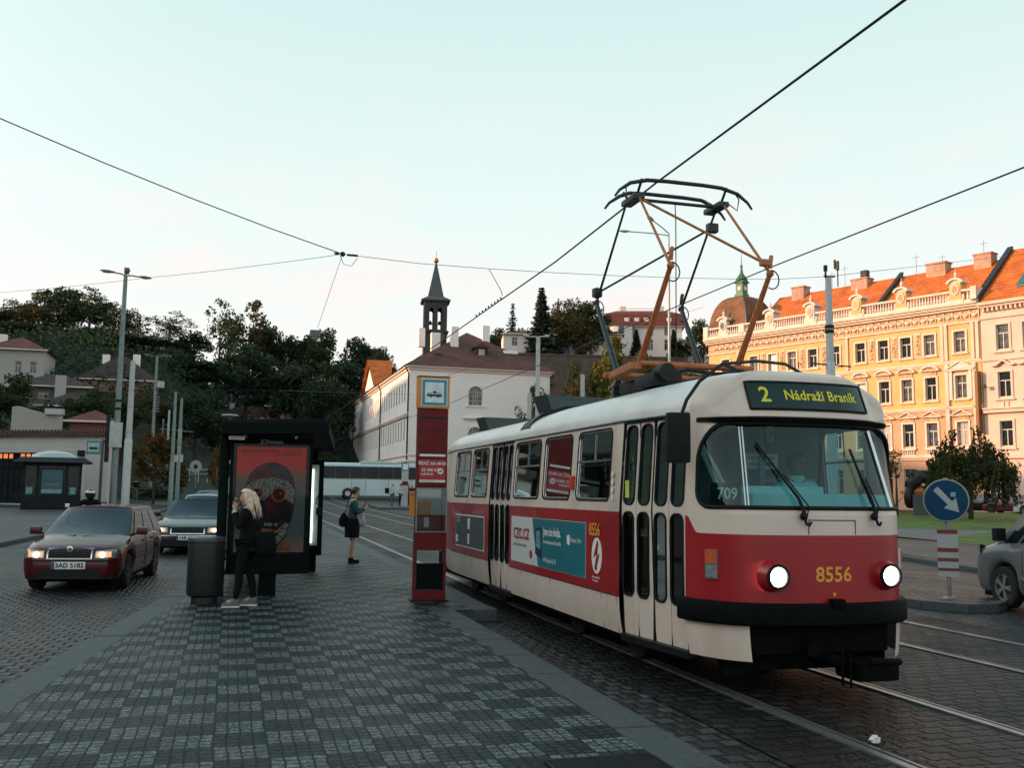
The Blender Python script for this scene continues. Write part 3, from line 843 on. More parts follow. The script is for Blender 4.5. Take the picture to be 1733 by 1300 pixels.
# ---- turn signal clusters
m_amber = M('amber_lens', (.55, .10, .03), .2, var=.2, scale=20)
m_clear = M('clear_lens', (.35, .42, .45), .12, .6, var=.3, scale=30)
for sg in (-1, 1):
    s = sg * s_u(.985)
    mb = MB()
    fr = lambda z0, z1, w_, o0, o1, mt: mb.loft([[F(s - w_, z0, o0), F(s + w_, z0, o0), F(s + w_, z1, o0), F(s - w_, z1, o0)], [F(s - w_, z0, o1), F(s + w_, z0, o1), F(s + w_, z1, o1), F(s - w_, z1, o1)]], mt)
    fr(1.055, 1.315, .062, -.01, .022, m_silver)
    ts = mb.build('turn_signal', None, TR)
    mb = MB(); fr(1.195, 1.305, .050, .02, .034, m_amber); mb.build('lens', None, ts)
    mb = MB(); fr(1.07, 1.18, .050, .02, .032, m_clear); mb.build('lens', None, ts)
MB().add([F(s_u(1.06) + q, z, .012) for q, z in ((-.0, 1.13), (.08, 1.13), (.08, 1.25), (0, 1.25))], [(0, 1, 2, 3)]).build('side_marker', m_amber, TR)
# ---- numbers and hatch on the front
letters('8556', m_num, TR, None, (1, 0, 0), (0, 0, 1), .185, 1.0, True, bend=lambda u, v: F(.0 + u, 1.11 + v, .004))
MB().add([F(q, z, .004) for q, z in ((-.02, .955), (.02, .955), (.0, .915))], [(0, 1, 2)]).build('marker', m_num, TR)
mb = MB()
hp = [(-.24, 1.465), (-.24, 1.595), (.24, 1.595), (.24, 1.465)]
dense = []
for p, q in zip(hp, hp[1:]):
    for k in range(8): dense.append((p[0] + (q[0] - p[0]) * k / 8, p[1] + (q[1] - p[1]) * k / 8))
dense.append(hp[-1])
mb.tube([F(s, z, .0) for s, z in dense], .004, 5)
mb.build('hatch_seam', m_dark, TR)
# ---- wipers
for (s0, s1, zt) in ((-.30, -.62, 2.28), (.44, .34, 2.24)):
    mb = MB()
    mb.tube([F(s0, 1.60, .02), F(s0, 1.66, .05), F(s0 * .9 + s1 * .1, 1.78, .05), F((s0 + s1) / 2, (1.70 + zt) / 2, .045)], [.02, .018, .014, .012], 6)
    mb.tube([F(s0 + .03, 1.60, .02), F(s0 + .05, 1.70, .055), F((s0 + s1) / 2 + .03, (1.70 + zt) / 2, .05)], .007, 5)
    mb.tube([F(s0, 1.74, .03), F((s0 + s1) / 2, (1.74 + zt) / 2, .03), F(s1, zt, .03)], .012, 6)
    mb.tube([F(s0, 1.62, .04), F(s0 + .01, 1.56, .06), F(s0 + .04, 1.55, .05), F(s0 + .06, 1.58, .05)], .012, 6)
    mb.ball(F(s0, 1.625, .03), .035, n=8, m=6)
    mb.build('wiper', m_black, TR, smooth=60)
# ---- mirror on a bent arm
mb = MB()
mc = Vector((-1.265, .52, 2.33))
a_ = R(12)
mb.cbox(-.115, .115, -.05, .05, -.235, .235, .045)
mb.xf(Matrix.Translation(mc) @ Matrix.Rotation(-a_, 4, 'Z'))
mir = mb.build('wing_mirror', m_black, TR, smooth=50)
mb = MB()
mb.tube([(-.62, .62, 3.01), (-.80, .52, 3.04), (-1.06, .48, 2.86), (-1.19, .49, 2.68), (-1.23, .51, 2.55)], .018, 8, m_dark)
mb.tube([(-.80, .52, 3.04), (-.3, .75, 3.12), (.1, .9, 3.13), (.35, 1.0, 3.06)], .016, 8, m_dark)
mb.build('mirror_arm', None, TR, smooth=50)
# ---- adverts and lettering on the platform side
SX = -1.25
def side_plate(name, y0, y1, z0, z1, mat, lift=.006, poly=None, parent=TR):
    """y0 > y1: from the rear edge to the front edge"""
    pl = poly or [(0, z0), (y0 - y1, z0), (y0 - y1, z1), (0, z1)]
    return plaque(pl, mat, parent, (SX, y0, 0), (0, -1, 0), (0, 0, 1), lift, .005, name)
m_adw = M('advert_white', (.58, .60, .60), .35, var=.05)
m_adt = M('advert_teal', (.012, .155, .19), .35, var=.12, scale=2)
m_adg = M('advert_grey', (.07, .085, .09), .4, var=.15, scale=3)
m_navy = M('print_navy', (.02, .025, .04), .5)
m_redp = M('print_red', (.35, .02, .03), .5)
AY0, AY1 = 6.08, 2.98
ad = side_plate('advert_panel', AY0, AY1, .84, 1.475, m_adw)
side_plate('advert_field', AY0, AY1, .84, 1.475, m_adt, .009, [(1.30, .845), (3.095, .845), (3.095, 1.47), (1.03, 1.47), (1.12, 1.20), (1.20, 1.1)], ad)
side_plate('screen_picture', AY0, AY1, 0, 0, m_navy, .012, [(1.18, 1.0), (1.46, .95), (1.44, 1.36), (1.19, 1.34)], ad)
side_plate('screen_glow', AY0, AY1, 0, 0, M('screen_blue', (.10, .30, .38), .3, var=.4, scale=9), .014, [(1.23, 1.10), (1.41, 1.07), (1.40, 1.32), (1.24, 1.30)], ad)
RT, UP = (0, -1, 0), (0, 0, 1)
def sl_(txt, y, z, size, mat, parent, sx=1., bold=True, al='LEFT'):
    return letters(txt, mat, parent, (SX, y, z), RT, UP, size, sx, bold, .017, al)
sl_('CZC.CZ', AY0 - .14, 1.235, .21, m_redp, ad, 1.0)
sl_('VÁŠ POČÍTAČ PRO KAŽDÝ DEN', AY0 - .14, 1.08, .045, m_navy, ad)
sl_('Jsme sice dvojka,', AY0 - 1.55, 1.31, .155, m_white, ad, .66)
sl_('Ale notebooky jsou prostě na jedničku.', AY0 - 1.55, 1.18, .062, m_white, ad, .72)
sl_('Windows 10 Pro', AY0 - 2.60, 1.25, .085, m_white, ad, .66, False)
side_plate('window_mark', AY0, AY1, 0, 0, m_white, .013, [(2.47, 1.20), (2.56, 1.185), (2.56, 1.315), (2.47, 1.30)], ad)
sl_('HP ProBook 450 G3', AY0 - 1.55, .945, .085, m_white, ad, .72, False)
side_plate('emblem', AY0, AY1, 0, 0, m_redp, .012, circle(.98, .98, .06, 16), ad)
sl_('8556', AY1 - .14, 1.40, .20, m_num, TR, .85)
lg = plaque(circle(0, 0, .155, 24, .20), m_white, TR, (SX, AY1 - .36, 1.12), RT, UP, .008, .005, 'emblem')
plaque([(-.10, -.03), (.02, .17), (.06, .13), (.01, .02)], m_red, lg, (SX, AY1 - .36, 1.12), RT, UP, .011, .002, 'emblem_stroke')
plaque([(.10, .03), (-.02, -.17), (-.06, -.13), (-.01, -.02)], m_red, lg, (SX, AY1 - .36, 1.12), RT, UP, .011, .002, 'emblem_stroke')
plaque([(-.015, -.16), (.015, -.16), (.05, .16), (.02, .16)], m_red, lg, (SX, AY1 - .36, 1.12), RT, UP, .012, .002, 'emblem_stroke')
sl_('Dopravní podnik', AY1 - .24, .885, .035, m_white, TR); sl_('hl. m. Prahy', AY1 - .26, .845, .035, m_white, TR)
a2 = side_plate('advert_panel', 9.75, 7.68, .86, 1.42, m_white, .006)
side_plate('advert_field', 9.73, 7.70, .88, 1.40, m_adg, .009, None, a2)
for q in ((.95, 1.18, 1.05, 1.36), (.95, .93, 1.02, 1.1), (.06, .93, .16, 1.06)):
    plaque([(q[0], q[1]), (q[2] + .06, q[1]), (q[2] + .06, q[3]), (q[0], q[3])], m_white, a2, (SX, 9.75, 0), RT, UP, .012, .003, 'print_block')
letters('STAVÍME\nPRO VÁS', m_white, a2, (SX, 9.62, 1.33), RT, UP, .06, 1, False, .012, 'LEFT')
# pictograms by the front door, yellow sticker, red release box
for k in range(4): plaque(circle(0, 0, .032, 12), m_white, TR, (SX, 2.17, 2.02 - .085 * k), RT, UP, -.028 + .036 if k < 0 else .004, .004, 'pictogram')
MB().cbox(-1.275, -1.22, 3.42, 3.53, 1.86, 2.02, .015).build('release_box', M('release_red', (.55, .05, .02), .4), TR)
plaque([(-.05, -.09), (.05, -.09), (.05, .09), (-.05, .09)], M('sticker_yellow', (.50, .58, .10), .5), TR, (-1.225, 1.80, 1.86), RT, UP, .01, .003, 'sticker')
# ---- inside
m_int = M('interior_grey', (.22, .25, .25), .7, var=.1)
m_seat = M('seat_shell', (.10, .028, .02), .5, var=.2)
m_floor = M('tram_floor', (.04, .042, .042), .8)
mb = MB(); mb.loft([[(-.93, .72, z), (.93, .72, z), (1.03, 1.9, z), (1.15, 2.1, z), (1.15, 10.0, z), (.9, 11.6, z), (-.9, 11.6, z), (-1.15, 10.0, z), (-1.15, 2.1, z), (-1.03, 1.9, z)] for z in (.80, .88)]); mb.build('cabin_floor', m_floor, TR)
mb = MB(); mb.box(-1.02, 1.02, 2.0, 11.6, 2.62, 2.66); mb.build('ceiling', M('ceiling_cream', (.40, .38, .34), .6), TR)
for yb in (2.7, 3.5, 4.3, 5.1, 5.9, 7.9, 8.7, 9.5):
    for u in (-.78, .78):
        if yb in (5.9,) and u < 0: continue
        mb = MB()
        mb.loft([[(u - .21, yb, 1.28), (u + .21, yb, 1.28), (u + .21, yb + .42, 1.30), (u - .21, yb + .42, 1.30)], [(u - .21, yb, 1.33), (u + .21, yb, 1.33), (u + .21, yb + .42, 1.35), (u - .21, yb + .42, 1.35)]])
        mb.loft([[(u - .2, yb + .40, 1.33), (u + .2, yb + .40, 1.33), (u + .2, yb + .45, 1.33), (u - .2, yb + .45, 1.33)], [(u - .15, yb + .50, 1.98), (u + .15, yb + .50, 1.98), (u + .15, yb + .54, 1.98), (u - .15, yb + .54, 1.98)]])
        mb.box(u - .04, u + .04, yb + .15, yb + .25, .88, 1.29)
        mb.build('seat', m_seat, TR)
m_pole = M('handrail_orange', (.60, .16, .03), .4, var=.1)
mb = MB()
mb.tube([(-1.02, 2.15, 2.14), (-1.02, 4.6, 2.14)], .016, 6)
for u, yb in ((-.9, 2.1), (-.35, 2.2), (.4, 4.4), (-.4, 6.0), (-.4, 7.6), (.4, 9.3)): mb.tube([(u, yb, .88), (u, yb, 2.62)], .017, 6)
mb.tube([(-.4, 2.2, 2.42), (-.4, 10, 2.42)], .014, 6); mb.tube([(.4, 2.2, 2.42), (.4, 10, 2.42)], .014, 6)
mb.build('handrail', m_pole, TR)
# cab: desk, partition with notices
m_desk = M('cab_desk', (.55, .66, .66), .6, var=.12, scale=3)
mb = MB()
mb.loft([[(-.62, .30, 1.45), (.98, .42, 1.45), (1.0, .75, 1.45), (-.62, .75, 1.45)], [(-.62, .32, 1.83), (.95, .45, 1.83), (1.0, .75, 1.80), (-.62, .75, 1.80)]])
mb.cbox(-.62, .25, .50, .75, 1.78, 1.90, .02)
mb.build('dashboard', m_desk, TR)
m_cabd = M('cab_wall', (.055, .085, .09), .7, var=.15)
mb = MB(); mb.box(-.5, 1.12, 1.90, 1.94, .88, 2.60); mb.build('partition', m_cabd, TR)
mb = MB(); mb.box(.36, .42, 1.86, 1.90, 1.3, 2.55); mb.box(.42, 1.05, 1.86, 1.90, 1.95, 2.0); mb.build('partition_frame', m_grey, TR)
nt_ = plaque(rrect(.20, .60, 2.10, 2.27, .01, 2), m_white, TR, (0, 1.90, 0), (1, 0, 0), (0, 0, 1), .01, .004, 'notice')
letters('ODPOJOVÁNÍM', m_navy, nt_, (.40, 1.90, 2.22), (1, 0, 0), (0, 0, 1), .045, 1, True, .013); letters('PŘI DODRŽENÍ', m_navy, nt_, (.40, 1.90, 2.15), (1, 0, 0), (0, 0, 1), .045, 1, True, .013)
nt2 = plaque([(.47, 2.40), (.56, 2.40), (.56, 2.58), (.47, 2.58)], m_white, TR, (0, 1.90, 0), (1, 0, 0), (0, 0, 1), .01, .004, 'notice')
plaque([(.50, 2.49), (.53, 2.565), (.525, 2.50), (.54, 2.50), (.505, 2.415), (.512, 2.48)], m_navy, nt2, (0, 1.90, 0), (1, 0, 0), (0, 0, 1), .013, .002, 'flash_mark')
nb = MB().box(-1.0, -.66, .46, .5, 1.70, 1.92).build('number_box', m_black, TR)
letters('709', M('route_white', (.75, .75, .7), .5), nb, (-.80, .46, 1.82), (1, 0, 0), (0, 0, 1), .15, .95, True, .004)
mb = MB(); mb.tube([(-.98, .72, 2.38), (-.80, .66, 2.05), (-.66, .62, 1.74)], .016, 6); mb.tube([(-.92, .85, 2.36), (-.72, .80, 1.9), (-.64, .8, 1.76)], .022, 6); mb.build('grab_rail', M('pale_rail', (.6, .58, .5), .4), TR)

# ================================================================== pantograph
PG = link('pantograph', None, TR, (0, 0, 0))
mb = MB()
for u in (-.62, .62): mb.bar((u, 2.62, 3.30), (u, 3.78, 3.30), .05, .06, m_orangep)
for yb in (2.62, 3.78): mb.tube([(-.72, yb, 3.31), (.72, yb, 3.31)], .038, 10, m_orangep)
mb.bar((-.78, 2.62, 3.29), (-.62, 3.70, 3.29), .13, .08, m_orangep)
mb.build('base_frame', m_orangep, PG, smooth=50)
for u in (-.5, .5):
    for yb in (2.55, 3.85): mb = MB().lathe([(.05, 3.0), (.11, 3.04), (.06, 3.07), (.11, 3.11), (.06, 3.14), (.10, 3.18), (.05, 3.25)], (u, yb, 0), 12); mb.build('insulator', M('insulator_brown', (.03, .035, .04), .25, var=.2), PG, smooth=30)
mb = MB()
mb.cbox(-.75, -.40, 2.20, 2.75, 3.02, 3.17, .03); mb.tube([(-.62, 2.30, 3.16), (-.62, 2.10, 3.16)], .10, 14); mb.cbox(-.1, .6, 2.5, 3.9, 3.04, 3.16, .03); mb.cbox(-.55, -.2, 3.0, 3.7, 3.04, 3.2, .03)
mb.lathe([(.26, 3.04), (.26, 3.10), (.16, 3.16), (.12, 3.22)], (.32, 2.3, .02), 18)
mb.tube([(-.5, 2.6, 3.15), (-.3, 2.3, 3.22), (0, 2.25, 3.18), (.2, 2.3, 3.2)], .02, 6); mb.tube([(.6, 3.2, 3.2), (.4, 2.6, 3.25), (.1, 2.5, 3.12)], .018, 6)
mb.build('drive_box', m_dark, PG, smooth=40)
mb = MB(); mb.cbox(-.05, .35, 2.05, 2.12, 3.03, 3.10, .01); mb.build('contact_plate', m_adw, PG)
kn = [(-.62, 2.02, 4.34), (.62, 2.02, 4.34), (-.62, 4.32, 4.34), (.62, 4.32, 4.34)]   # near pair, far pair
tp = [(-.57, 3.02, 5.44), (.57, 2.98, 5.40), (-.57, 3.42, 5.44), (.57, 3.22, 5.40)]
bs = [(-.62, 2.90, 3.32), (.62, 2.80, 3.35), (-.62, 3.60, 3.34), (.62, 3.72, 3.40)]
m_arm_d = M('pantograph_grey', (.028, .036, .04), .45, .3, var=.25, scale=9)
for k in range(4):
    near = k < 2; mt = m_orangep if near else m_arm_d
    mb = MB()
    mb.tube([bs[k], kn[k]], [.042, .028], 10); mb.ball(kn[k], .045, n=10, m=6)
    a = Vector(kn[k])
    mb.build('lower_arm', mt, PG, smooth=50)
    mb = MB()
    mb.tube([kn[k], tp[k]], [.018, .015], 8)
    mb.tube([a + Vector((0, 0, .06)), a + Vector((.0, -.02, .16)), a + Vector((.02, 0, .20))], .026, 8)
    mb.build('upper_arm', mt, PG, smooth=50)
    mb = MB()
    pts = [a + Vector((.09 * math.sin(t) , -.04, -.02 + .11 * math.cos(t) - .06)) for t in [i * PI / 6 for i in range(0, 8)]]
    mb.tube(pts, .008, 5); mb.build('jumper_cable', m_black, PG)
mb = MB(); mb.tube([Vector(tp[0]) + Vector((.03, 0, -.04)), Vector(kn[1]) + Vector((-.03, 0, .10))], .016, 8); mb.cbox(kn[1][0] - .12, kn[1][0] - .01, 1.98, 2.06, 4.42, 4.50, .02); mb.build('cross_brace', m_orangep, PG)
mb = MB(); mb.tube([Vector(kn[2]) + Vector((.05, 0, .16)), Vector(tp[3]) + Vector((-.02, .06, -.2))], .015, 8); mb.cbox(kn[2][0] - .05, kn[2][0] + .07, 4.27, 4.37, 4.42, 4.54, .02); mb.cbox(tp[3][0] - .08, tp[3][0] + .06, 3.24, 3.34, 5.14, 5.26, .02); mb.build('cross_brace', m_arm_d, PG)
# collector head: two bars with down-turned horns
def headbar(yb, z, wide):
    mb = MB()
    pts = [(-wide, yb, z - .20), (-wide + .06, yb, z - .12), (-wide + .2, yb, z - .02), (-.5, yb, z + .035), (-.25, yb, z + .045), (.25, yb, z + .045), (.5, yb, z + .035), (wide - .2, yb, z - .02), (wide - .06, yb, z - .12), (wide, yb, z - .20)]
    mb.tube(pts, [.014, .018, .024, .026, .026, .026, .026, .024, .018, .014], 8)
    return mb.build('contact_strip', m_arm_d, PG, smooth=60)
headbar(2.92, 5.575, .92); headbar(3.46, 5.575, .84)
mb = MB()
for u in (-.57, .57):
    mb.tube([(u, 2.92, 5.62), (u, 3.06, 5.47), (u, 3.34, 5.47), (u, 3.50, 5.62)], .018, 6)
    mb.cbox(u - .07, u + .07, 2.98, 3.42, 5.40, 5.47, .02)
    mb.tube([(u * 1.12, 3.0, 5.44), (u * 1.3, 2.97, 5.36), (u * 1.34, 2.96, 5.50), (u * 1.22, 2.95, 5.58)], .009, 5)
mb.tube([(-.57, 3.2, 5.45), (.57, 3.2, 5.45)], .022, 8)
mb.build('head_frame', m_arm_d, PG, smooth=50)
mb = MB(); mb.tube([(.0, 3.2, 5.44), (.0, 3.18, 5.2), (-.02, 3.15, 3.2)], .007, 5); mb.build('pull_cord', m_black, PG)
# ================================================================== cars
m_cglass = M('car_glass', (.006, .016, .019), .04, var=.3, spec=.8)
m_cscreen = glass('car_screen', (.50, .72, .74), 1.0, .01, .07)
m_tyre = M('tyre_rubber', (.008, .008, .009), .85, var=.2, scale=20)
m_rim = M('rim_alloy', (.42, .42, .43), .3, .8, var=.1)
m_rimd = M('rim_steel', (.05, .05, .055), .45, .5, var=.2)
m_chrome = M('chrome', (.72, .72, .72), .12, 1.0, var=.04)
m_plate = M('plate_white', (.70, .71, .70), .4, var=.03)
m_pblue = M('plate_blue', (.01, .04, .22), .4)
m_trim = M('trim_black', (.008, .009, .010), .55, var=.2, scale=10, spec=.25)
m_lampglass = M('lamp_glass', (.40, .40, .40), .08, .5, var=.4, scale=24)
m_beam = emis('low_beam', (1.0, .60, .34), 5)
m_beam2 = emis('side_beam', (1.0, .46, .22), .8)
def paint(name, col, rough=.22): return M(name, col, rough, .0, var=.06, scale=3, coat=.28, spec=.3, dirt=.18, dirt_col=tuple(c * .6 + .01 for c in (lin(col) if isinstance(col, str) else col)))
def wheel_parts(root, x, y, r, wdt, side, rim_mat, spokes=7):
    mb = MB()
    mb.lathe([(r * .62, -wdt / 2), (r * .93, -wdt / 2), (r, -wdt / 2 + .03), (r, wdt / 2 - .03), (r * .93, wdt / 2), (r * .64, wdt / 2), (r * .62, wdt / 2 - .03)], (x, y, r), 26, axis='x')
    w_ = mb.build('wheel', m_tyre, root, smooth=35)
    mb = MB(); o = x + side * (wdt / 2 - .012)
    mb.lathe([(r * .66, -side * .05), (r * .66, side * .008), (r * .60, side * .004), (r * .57, -side * .04)], (o, y, r), 26, rim_mat, axis='x', cap=False)
    mb.lathe([(r * .58, -.001), (r * .001, .001)], (o - side * .05, y, r), 20, m_trim, axis='x', cap=False)
    for k in range(spokes):
        a = 2 * PI * k / spokes
        for da in (-.13, .13):
            mb.bar((o - side * .01, y + math.cos(a + da * .4) * r * .12, r + math.sin(a + da * .4) * r * .12), (o - side * .004, y + math.cos(a + da) * r * .6, r + math.sin(a + da) * r * .6), .035, .035, rim_mat, up=(1, 0, 0))
    mb.lathe([(r * .16, -.02 * side), (r * .15, .012 * side), (.002, .014 * side)], (o, y, r), 14, rim_mat, axis='x')
    mb.build('rim', None, w_, smooth=40)
def make_car(name, label, cat, loc, rotz, P, group=None):
    root = thing(name, label, cat, loc, rotz, group)
    Lg, Wd = P['L'], P['W'] / 2
    yw, rw = P['yw'], P['rw']
    col = P['paint']
    top = P['top']            # bonnet / deck line at the centre
    belt = P['belt']          # shoulder line height along the car
    plan = P['plan']          # half width factor along the car
    ra = rw + .055
    st = sorted(set([round(v, 3) for v in [0, .02, .06, .12, .2, .32] + [Lg - q for q in (.32, .2, .12, .06, .02, 0)] + [i * .22 for i in range(2, int(Lg / .22))] + [c + ra * math.cos(t * PI / 10) for c in yw for t in range(11)]]))
    st = [y for y in st if 0 <= y <= Lg]
    mb = MB(); rings = []
    for y in st:
        w_ = Wd * interp(plan, y); zb_ = interp(belt, y); zt = interp(top, y)
        zs_ = interp(P['sill'], y)
        for c in yw:
            if abs(y - c) < ra: zs_ = max(zs_, rw + math.sqrt(max(0, ra * ra - (y - c) ** 2)))
        zs_ = min(zs_, zb_ - .06)
        lv = [(.90, zs_), (.955, zs_ + (zb_ - zs_) * .10), (.99, zs_ + (zb_ - zs_) * .32), (1.0, zs_ + (zb_ - zs_) * .62), (.985, zs_ + (zb_ - zs_) * .84), (.95, zb_), (.90, zb_ + (zt - zb_) * .45), (.72, zb_ + (zt - zb_) * .78), (.38, zt - .006), (0, zt)]
        half = [Vector((w_ * a, y, z)) for a, z in lv]
        rings.append([Vector((-p.x, p.y, p.z)) for p in half] + half[::-1][1:] + [Vector((w_ * .85, y, zs_ + .0))] )
    rings = [r_[:-1] for r_ in rings]
    mb.loft(rings, col)
    mb.build('body', col, root, smooth=38)
    # dark underside and wheel housings
    mb = MB(); mb.box(-Wd * .86, Wd * .86, .25, Lg - .25, .16, .30)
    for c in yw: mb.box(-Wd * .84, Wd * .84, c - ra, c + ra, .25, rw + ra - .02)
    mb.build('underbody', m_under, root)
    # glasshouse
    G = P['glass']            # y: screen base, screen top, roof end, tail base ; z base, roof ; widths
    y0, y1, y2, y3 = G['y']; zb0, zb1 = interp(belt, y0) , interp(belt, y3)
    zr0, zr1 = G['roof']
    wb, wt = Wd * .93, Wd * G.get('wt', .70)
    zc0 = interp(top, y0) - .005
    def sidept(t, h):
        """t along 0..1 from screen to tail at the belt, h 0 belt..1 roof"""
        yb_ = y0 + (y3 - y0) * t; yt = y1 + (y2 - y1) * t
        zb_ = interp(belt, yb_) - .01; zt = zr0 + (zr1 - zr0) * t - .05
        x = wb + (wt - wb) * (h ** 1.15)
        return Vector((x, yb_ + (yt - yb_) * h, zb_ + (zt - zb_) * h))
    mb = MB(); NT = 12; NH = 6
    for sg in (-1, 1):
        g = [[sidept(i / NT, j / NH) for i in range(NT + 1)] for j in range(NH + 1)]
        vs = [Vector((p.x * sg, p.y, p.z)) for r_ in g for p in r_]
        mb.add(vs, [(j * (NT + 1) + i, j * (NT + 1) + i + 1, (j + 1) * (NT + 1) + i + 1, (j + 1) * (NT + 1) + i) for j in range(NH) for i in range(NT)], col)
    # roof
    def inset(rows_, m0, m1, n0, n1, off):
        """sub-rectangle of a patch pushed out a little"""
        nh = len(rows_) - 1; nu = len(rows_[0]) - 1; out = []
        for j in range(9):
            h = (m0 + (m1 - m0) * j / 8) * nh; j0 = min(int(h), nh - 1); fj = h - j0; rr = []
            for i in range(13):
                u = (n0 + (n1 - n0) * i / 12) * nu; i0 = min(int(u), nu - 1); fi = u - i0
                p = rows_[j0][i0].lerp(rows_[j0][i0 + 1], fi).lerp(rows_[j0 + 1][i0].lerp(rows_[j0 + 1][i0 + 1], fi), fj)
                rr.append(p + off)
            out.append(rr)
        return out
    nr = []
    for i in range(NT + 1):
        a = sidept(i / NT, 1); nr.append([Vector((a.x * u, a.y + (.0), a.z + .05 * math.sqrt(max(0, 1 - abs(u) ** 2.6)))) for u in (-1, -.93, -.8, -.5, 0, .5, .8, .93, 1)])
    # the front edge of the roof and the screens bulge a little
    for i in (0, NT):
        for p in nr[i]: p.y += (-.05 if i == 0 else .04) * (1 - (p.x / wt) ** 2)
    mb.loft(nr, col, closed=False, cap0=False, cap1=False)
    def screen(t, bulge, mt, parent_list, name):
        rows_ = []
        for j in range(NH + 1):
            h = j / NH; a = sidept(t, h); zc = (zc0 if t == 0 else interp(top, y3) - .005)
            rr = []
            for u in (-1, -.9, -.6, -.3, 0, .3, .6, .9, 1):
                q = 1 - u * u
                rr.append(Vector((a.x * u, a.y + bulge * q * (1 - .6 * h), a.z + (1 - h) * (zc - a.z) * q * .4 + h * .05 * math.sqrt(max(0, 1 - abs(u) ** 2.6)))))
            rows_.append(rr)
        return rows_
    wsr = screen(0, -.17, None, None, ''); rsr = screen(1, .09, None, None, '')
    inner = P.get('interior')
    if inner:
        for a_, b_, c_, d_ in ((0, .05, 0, 1), (.92, 1, 0, 1), (.05, .92, 0, .05), (.05, .92, .95, 1)): mb.loft(inset(wsr, a_, b_, c_, d_, Vector((0, 0, 0))), col, closed=False, cap0=False, cap1=False)
    else: mb.loft(wsr, col, closed=False, cap0=False, cap1=False)
    mb.loft(rsr, col, closed=False, cap0=False, cap1=False)
    mb.build('cabin', col, root, smooth=40)
    mb = MB(); mb.loft(inset(wsr, .04, .93, .045, .955, Vector((0, -.012, .008))), m_cscreen if inner else m_cglass, closed=False, cap0=False, cap1=False)
    ws_ = mb.build('windscreen', None, root, smooth=60)
    if inner:
        mb = MB(); zb2 = interp(belt, y0); mb.cbox(-Wd * .8, Wd * .8, y0 + .05, y0 + .55, zb2 - .12, zb2 + .03, .05); mb.build('dashboard', m_trim, root, smooth=40)
        mb = MB(); mb.tube([(Wd * .45 + .17 * math.cos(t), y0 + .62 - .05 * math.sin(t), zb2 + .02 + .15 * math.sin(t)) for t in [2 * PI * k / 16 for k in range(17)]], .016, 6); mb.build('steering_wheel', m_trim, root, smooth=60)
        for sx in (-.45, .45): mb = MB(); mb.cbox(Wd * sx - .24, Wd * sx + .24, y1 + .10, y1 + .28, .5, zb2 + .16, .07); mb.cbox(Wd * sx - .12, Wd * sx + .12, y1 + .14, y1 + .25, zb2 + .19, zb2 + .38, .05); mb.build('seat', M('seat_cloth', (.035, .038, .04), .9), root, smooth=50)
    if P.get('wipers', True):
        mb = MB(); q = inset(wsr, .05, .12, .1, .9, Vector((0, -.03, .014)))
        mb.tube([q[0][1], q[4][5]], .012, 5); mb.tube([q[0][6], q[4][11]], .012, 5)
        mb.build('wiper', m_trim, root)
    mb = MB(); mb.loft(inset(rsr, .08, .92, .06, .94, Vector((0, .012, .006))), m_cglass, closed=False, cap0=False, cap1=False); mb.build('rear_window', m_cglass, root, smooth=60)
    for sg in (-1, 1):
        for a, b_ in G['win']:
            g = []
            for j in range(7):
                h = .06 + .84 * j / 6
                g.append([sidept(a + (b_ - a) * i / 6, h) for i in range(7)])
            g = [[Vector((sg * (p.x + .010), p.y, p.z)) for p in r_] for r_ in g]
            mb = MB(); mb.loft(g, m_cglass, closed=False, cap0=False, cap1=False)
            mb.build('side_window', m_cglass, root, smooth=60)
        # mirror
        mp_ = sidept(.05, .08); mb = MB()
        mb.cbox(sg * (mp_.x + .16) - .095, sg * (mp_.x + .16) + .095, mp_.y + .02, mp_.y + .14, mp_.z + .03, mp_.z + .03 + P.get('mir', .14), .03, P.get('mirpaint', col))
        mb.bar((sg * (mp_.x - .02), mp_.y + .1, mp_.z + .03), (sg * (mp_.x + .1), mp_.y + .08, mp_.z + .06), .05, .03, m_trim)
        mb.build('wing_mirror', None, root, smooth=50)
        # door seams, handles, rubbing strip
        for dy0, dy1 in P['doors']:
            mb = MB(); zz_ = lambda y, t: Vector((sg * (Wd * interp(plan, y) * (1.0 if .3 < t < .7 else .985 if t < .9 else .95) + .002), y, interp(P['sill'], y) + (interp(belt, y) - interp(P['sill'], y)) * t))
            mb.tube([zz_(dy0, t) for t in (.12, .32, .62, .84, .99)], .004, 4); mb.build('door_seam', m_trim, root); mb = MB()
            mb.tube([zz_(dy1, t) for t in (.12, .32, .62, .84, .99)], .004, 4)
            mb.build('door_seam', m_trim, root)
            hp_ = zz_(dy1 - .18, .86); mb = MB()
            mb.cbox(hp_.x - .02, hp_.x + .02, hp_.y - .1, hp_.y + .1, hp_.z - .02, hp_.z + .02, .008); mb.build('door_handle', P.get('handle', col), root)
        if P.get('strip'):
            mb = MB(); ys_ = [yw[0] + ra + .05 + (yw[1] - yw[0] - 2 * ra - .1) * k / 5 for k in range(6)]
            mb.loft([[Vector((sg * (Wd * interp(plan, y) * 1.0 - .01), y, z)) + Vector((sg * o_, 0, 0)) for z, o_ in ((.50, 0), (.50, .022), (.555, .022), (.555, 0))] for y in ys_]); mb.build('rubbing_strip', P.get('stripmat', m_chrome), root)
    # wheels
    for c in yw:
        for sg in (-1, 1): wheel_parts(root, sg * (Wd - .115), c, rw, .2, sg, P.get('rim', m_rim), P.get('spokes', 7))
    # ---- face
    fz = P['face']
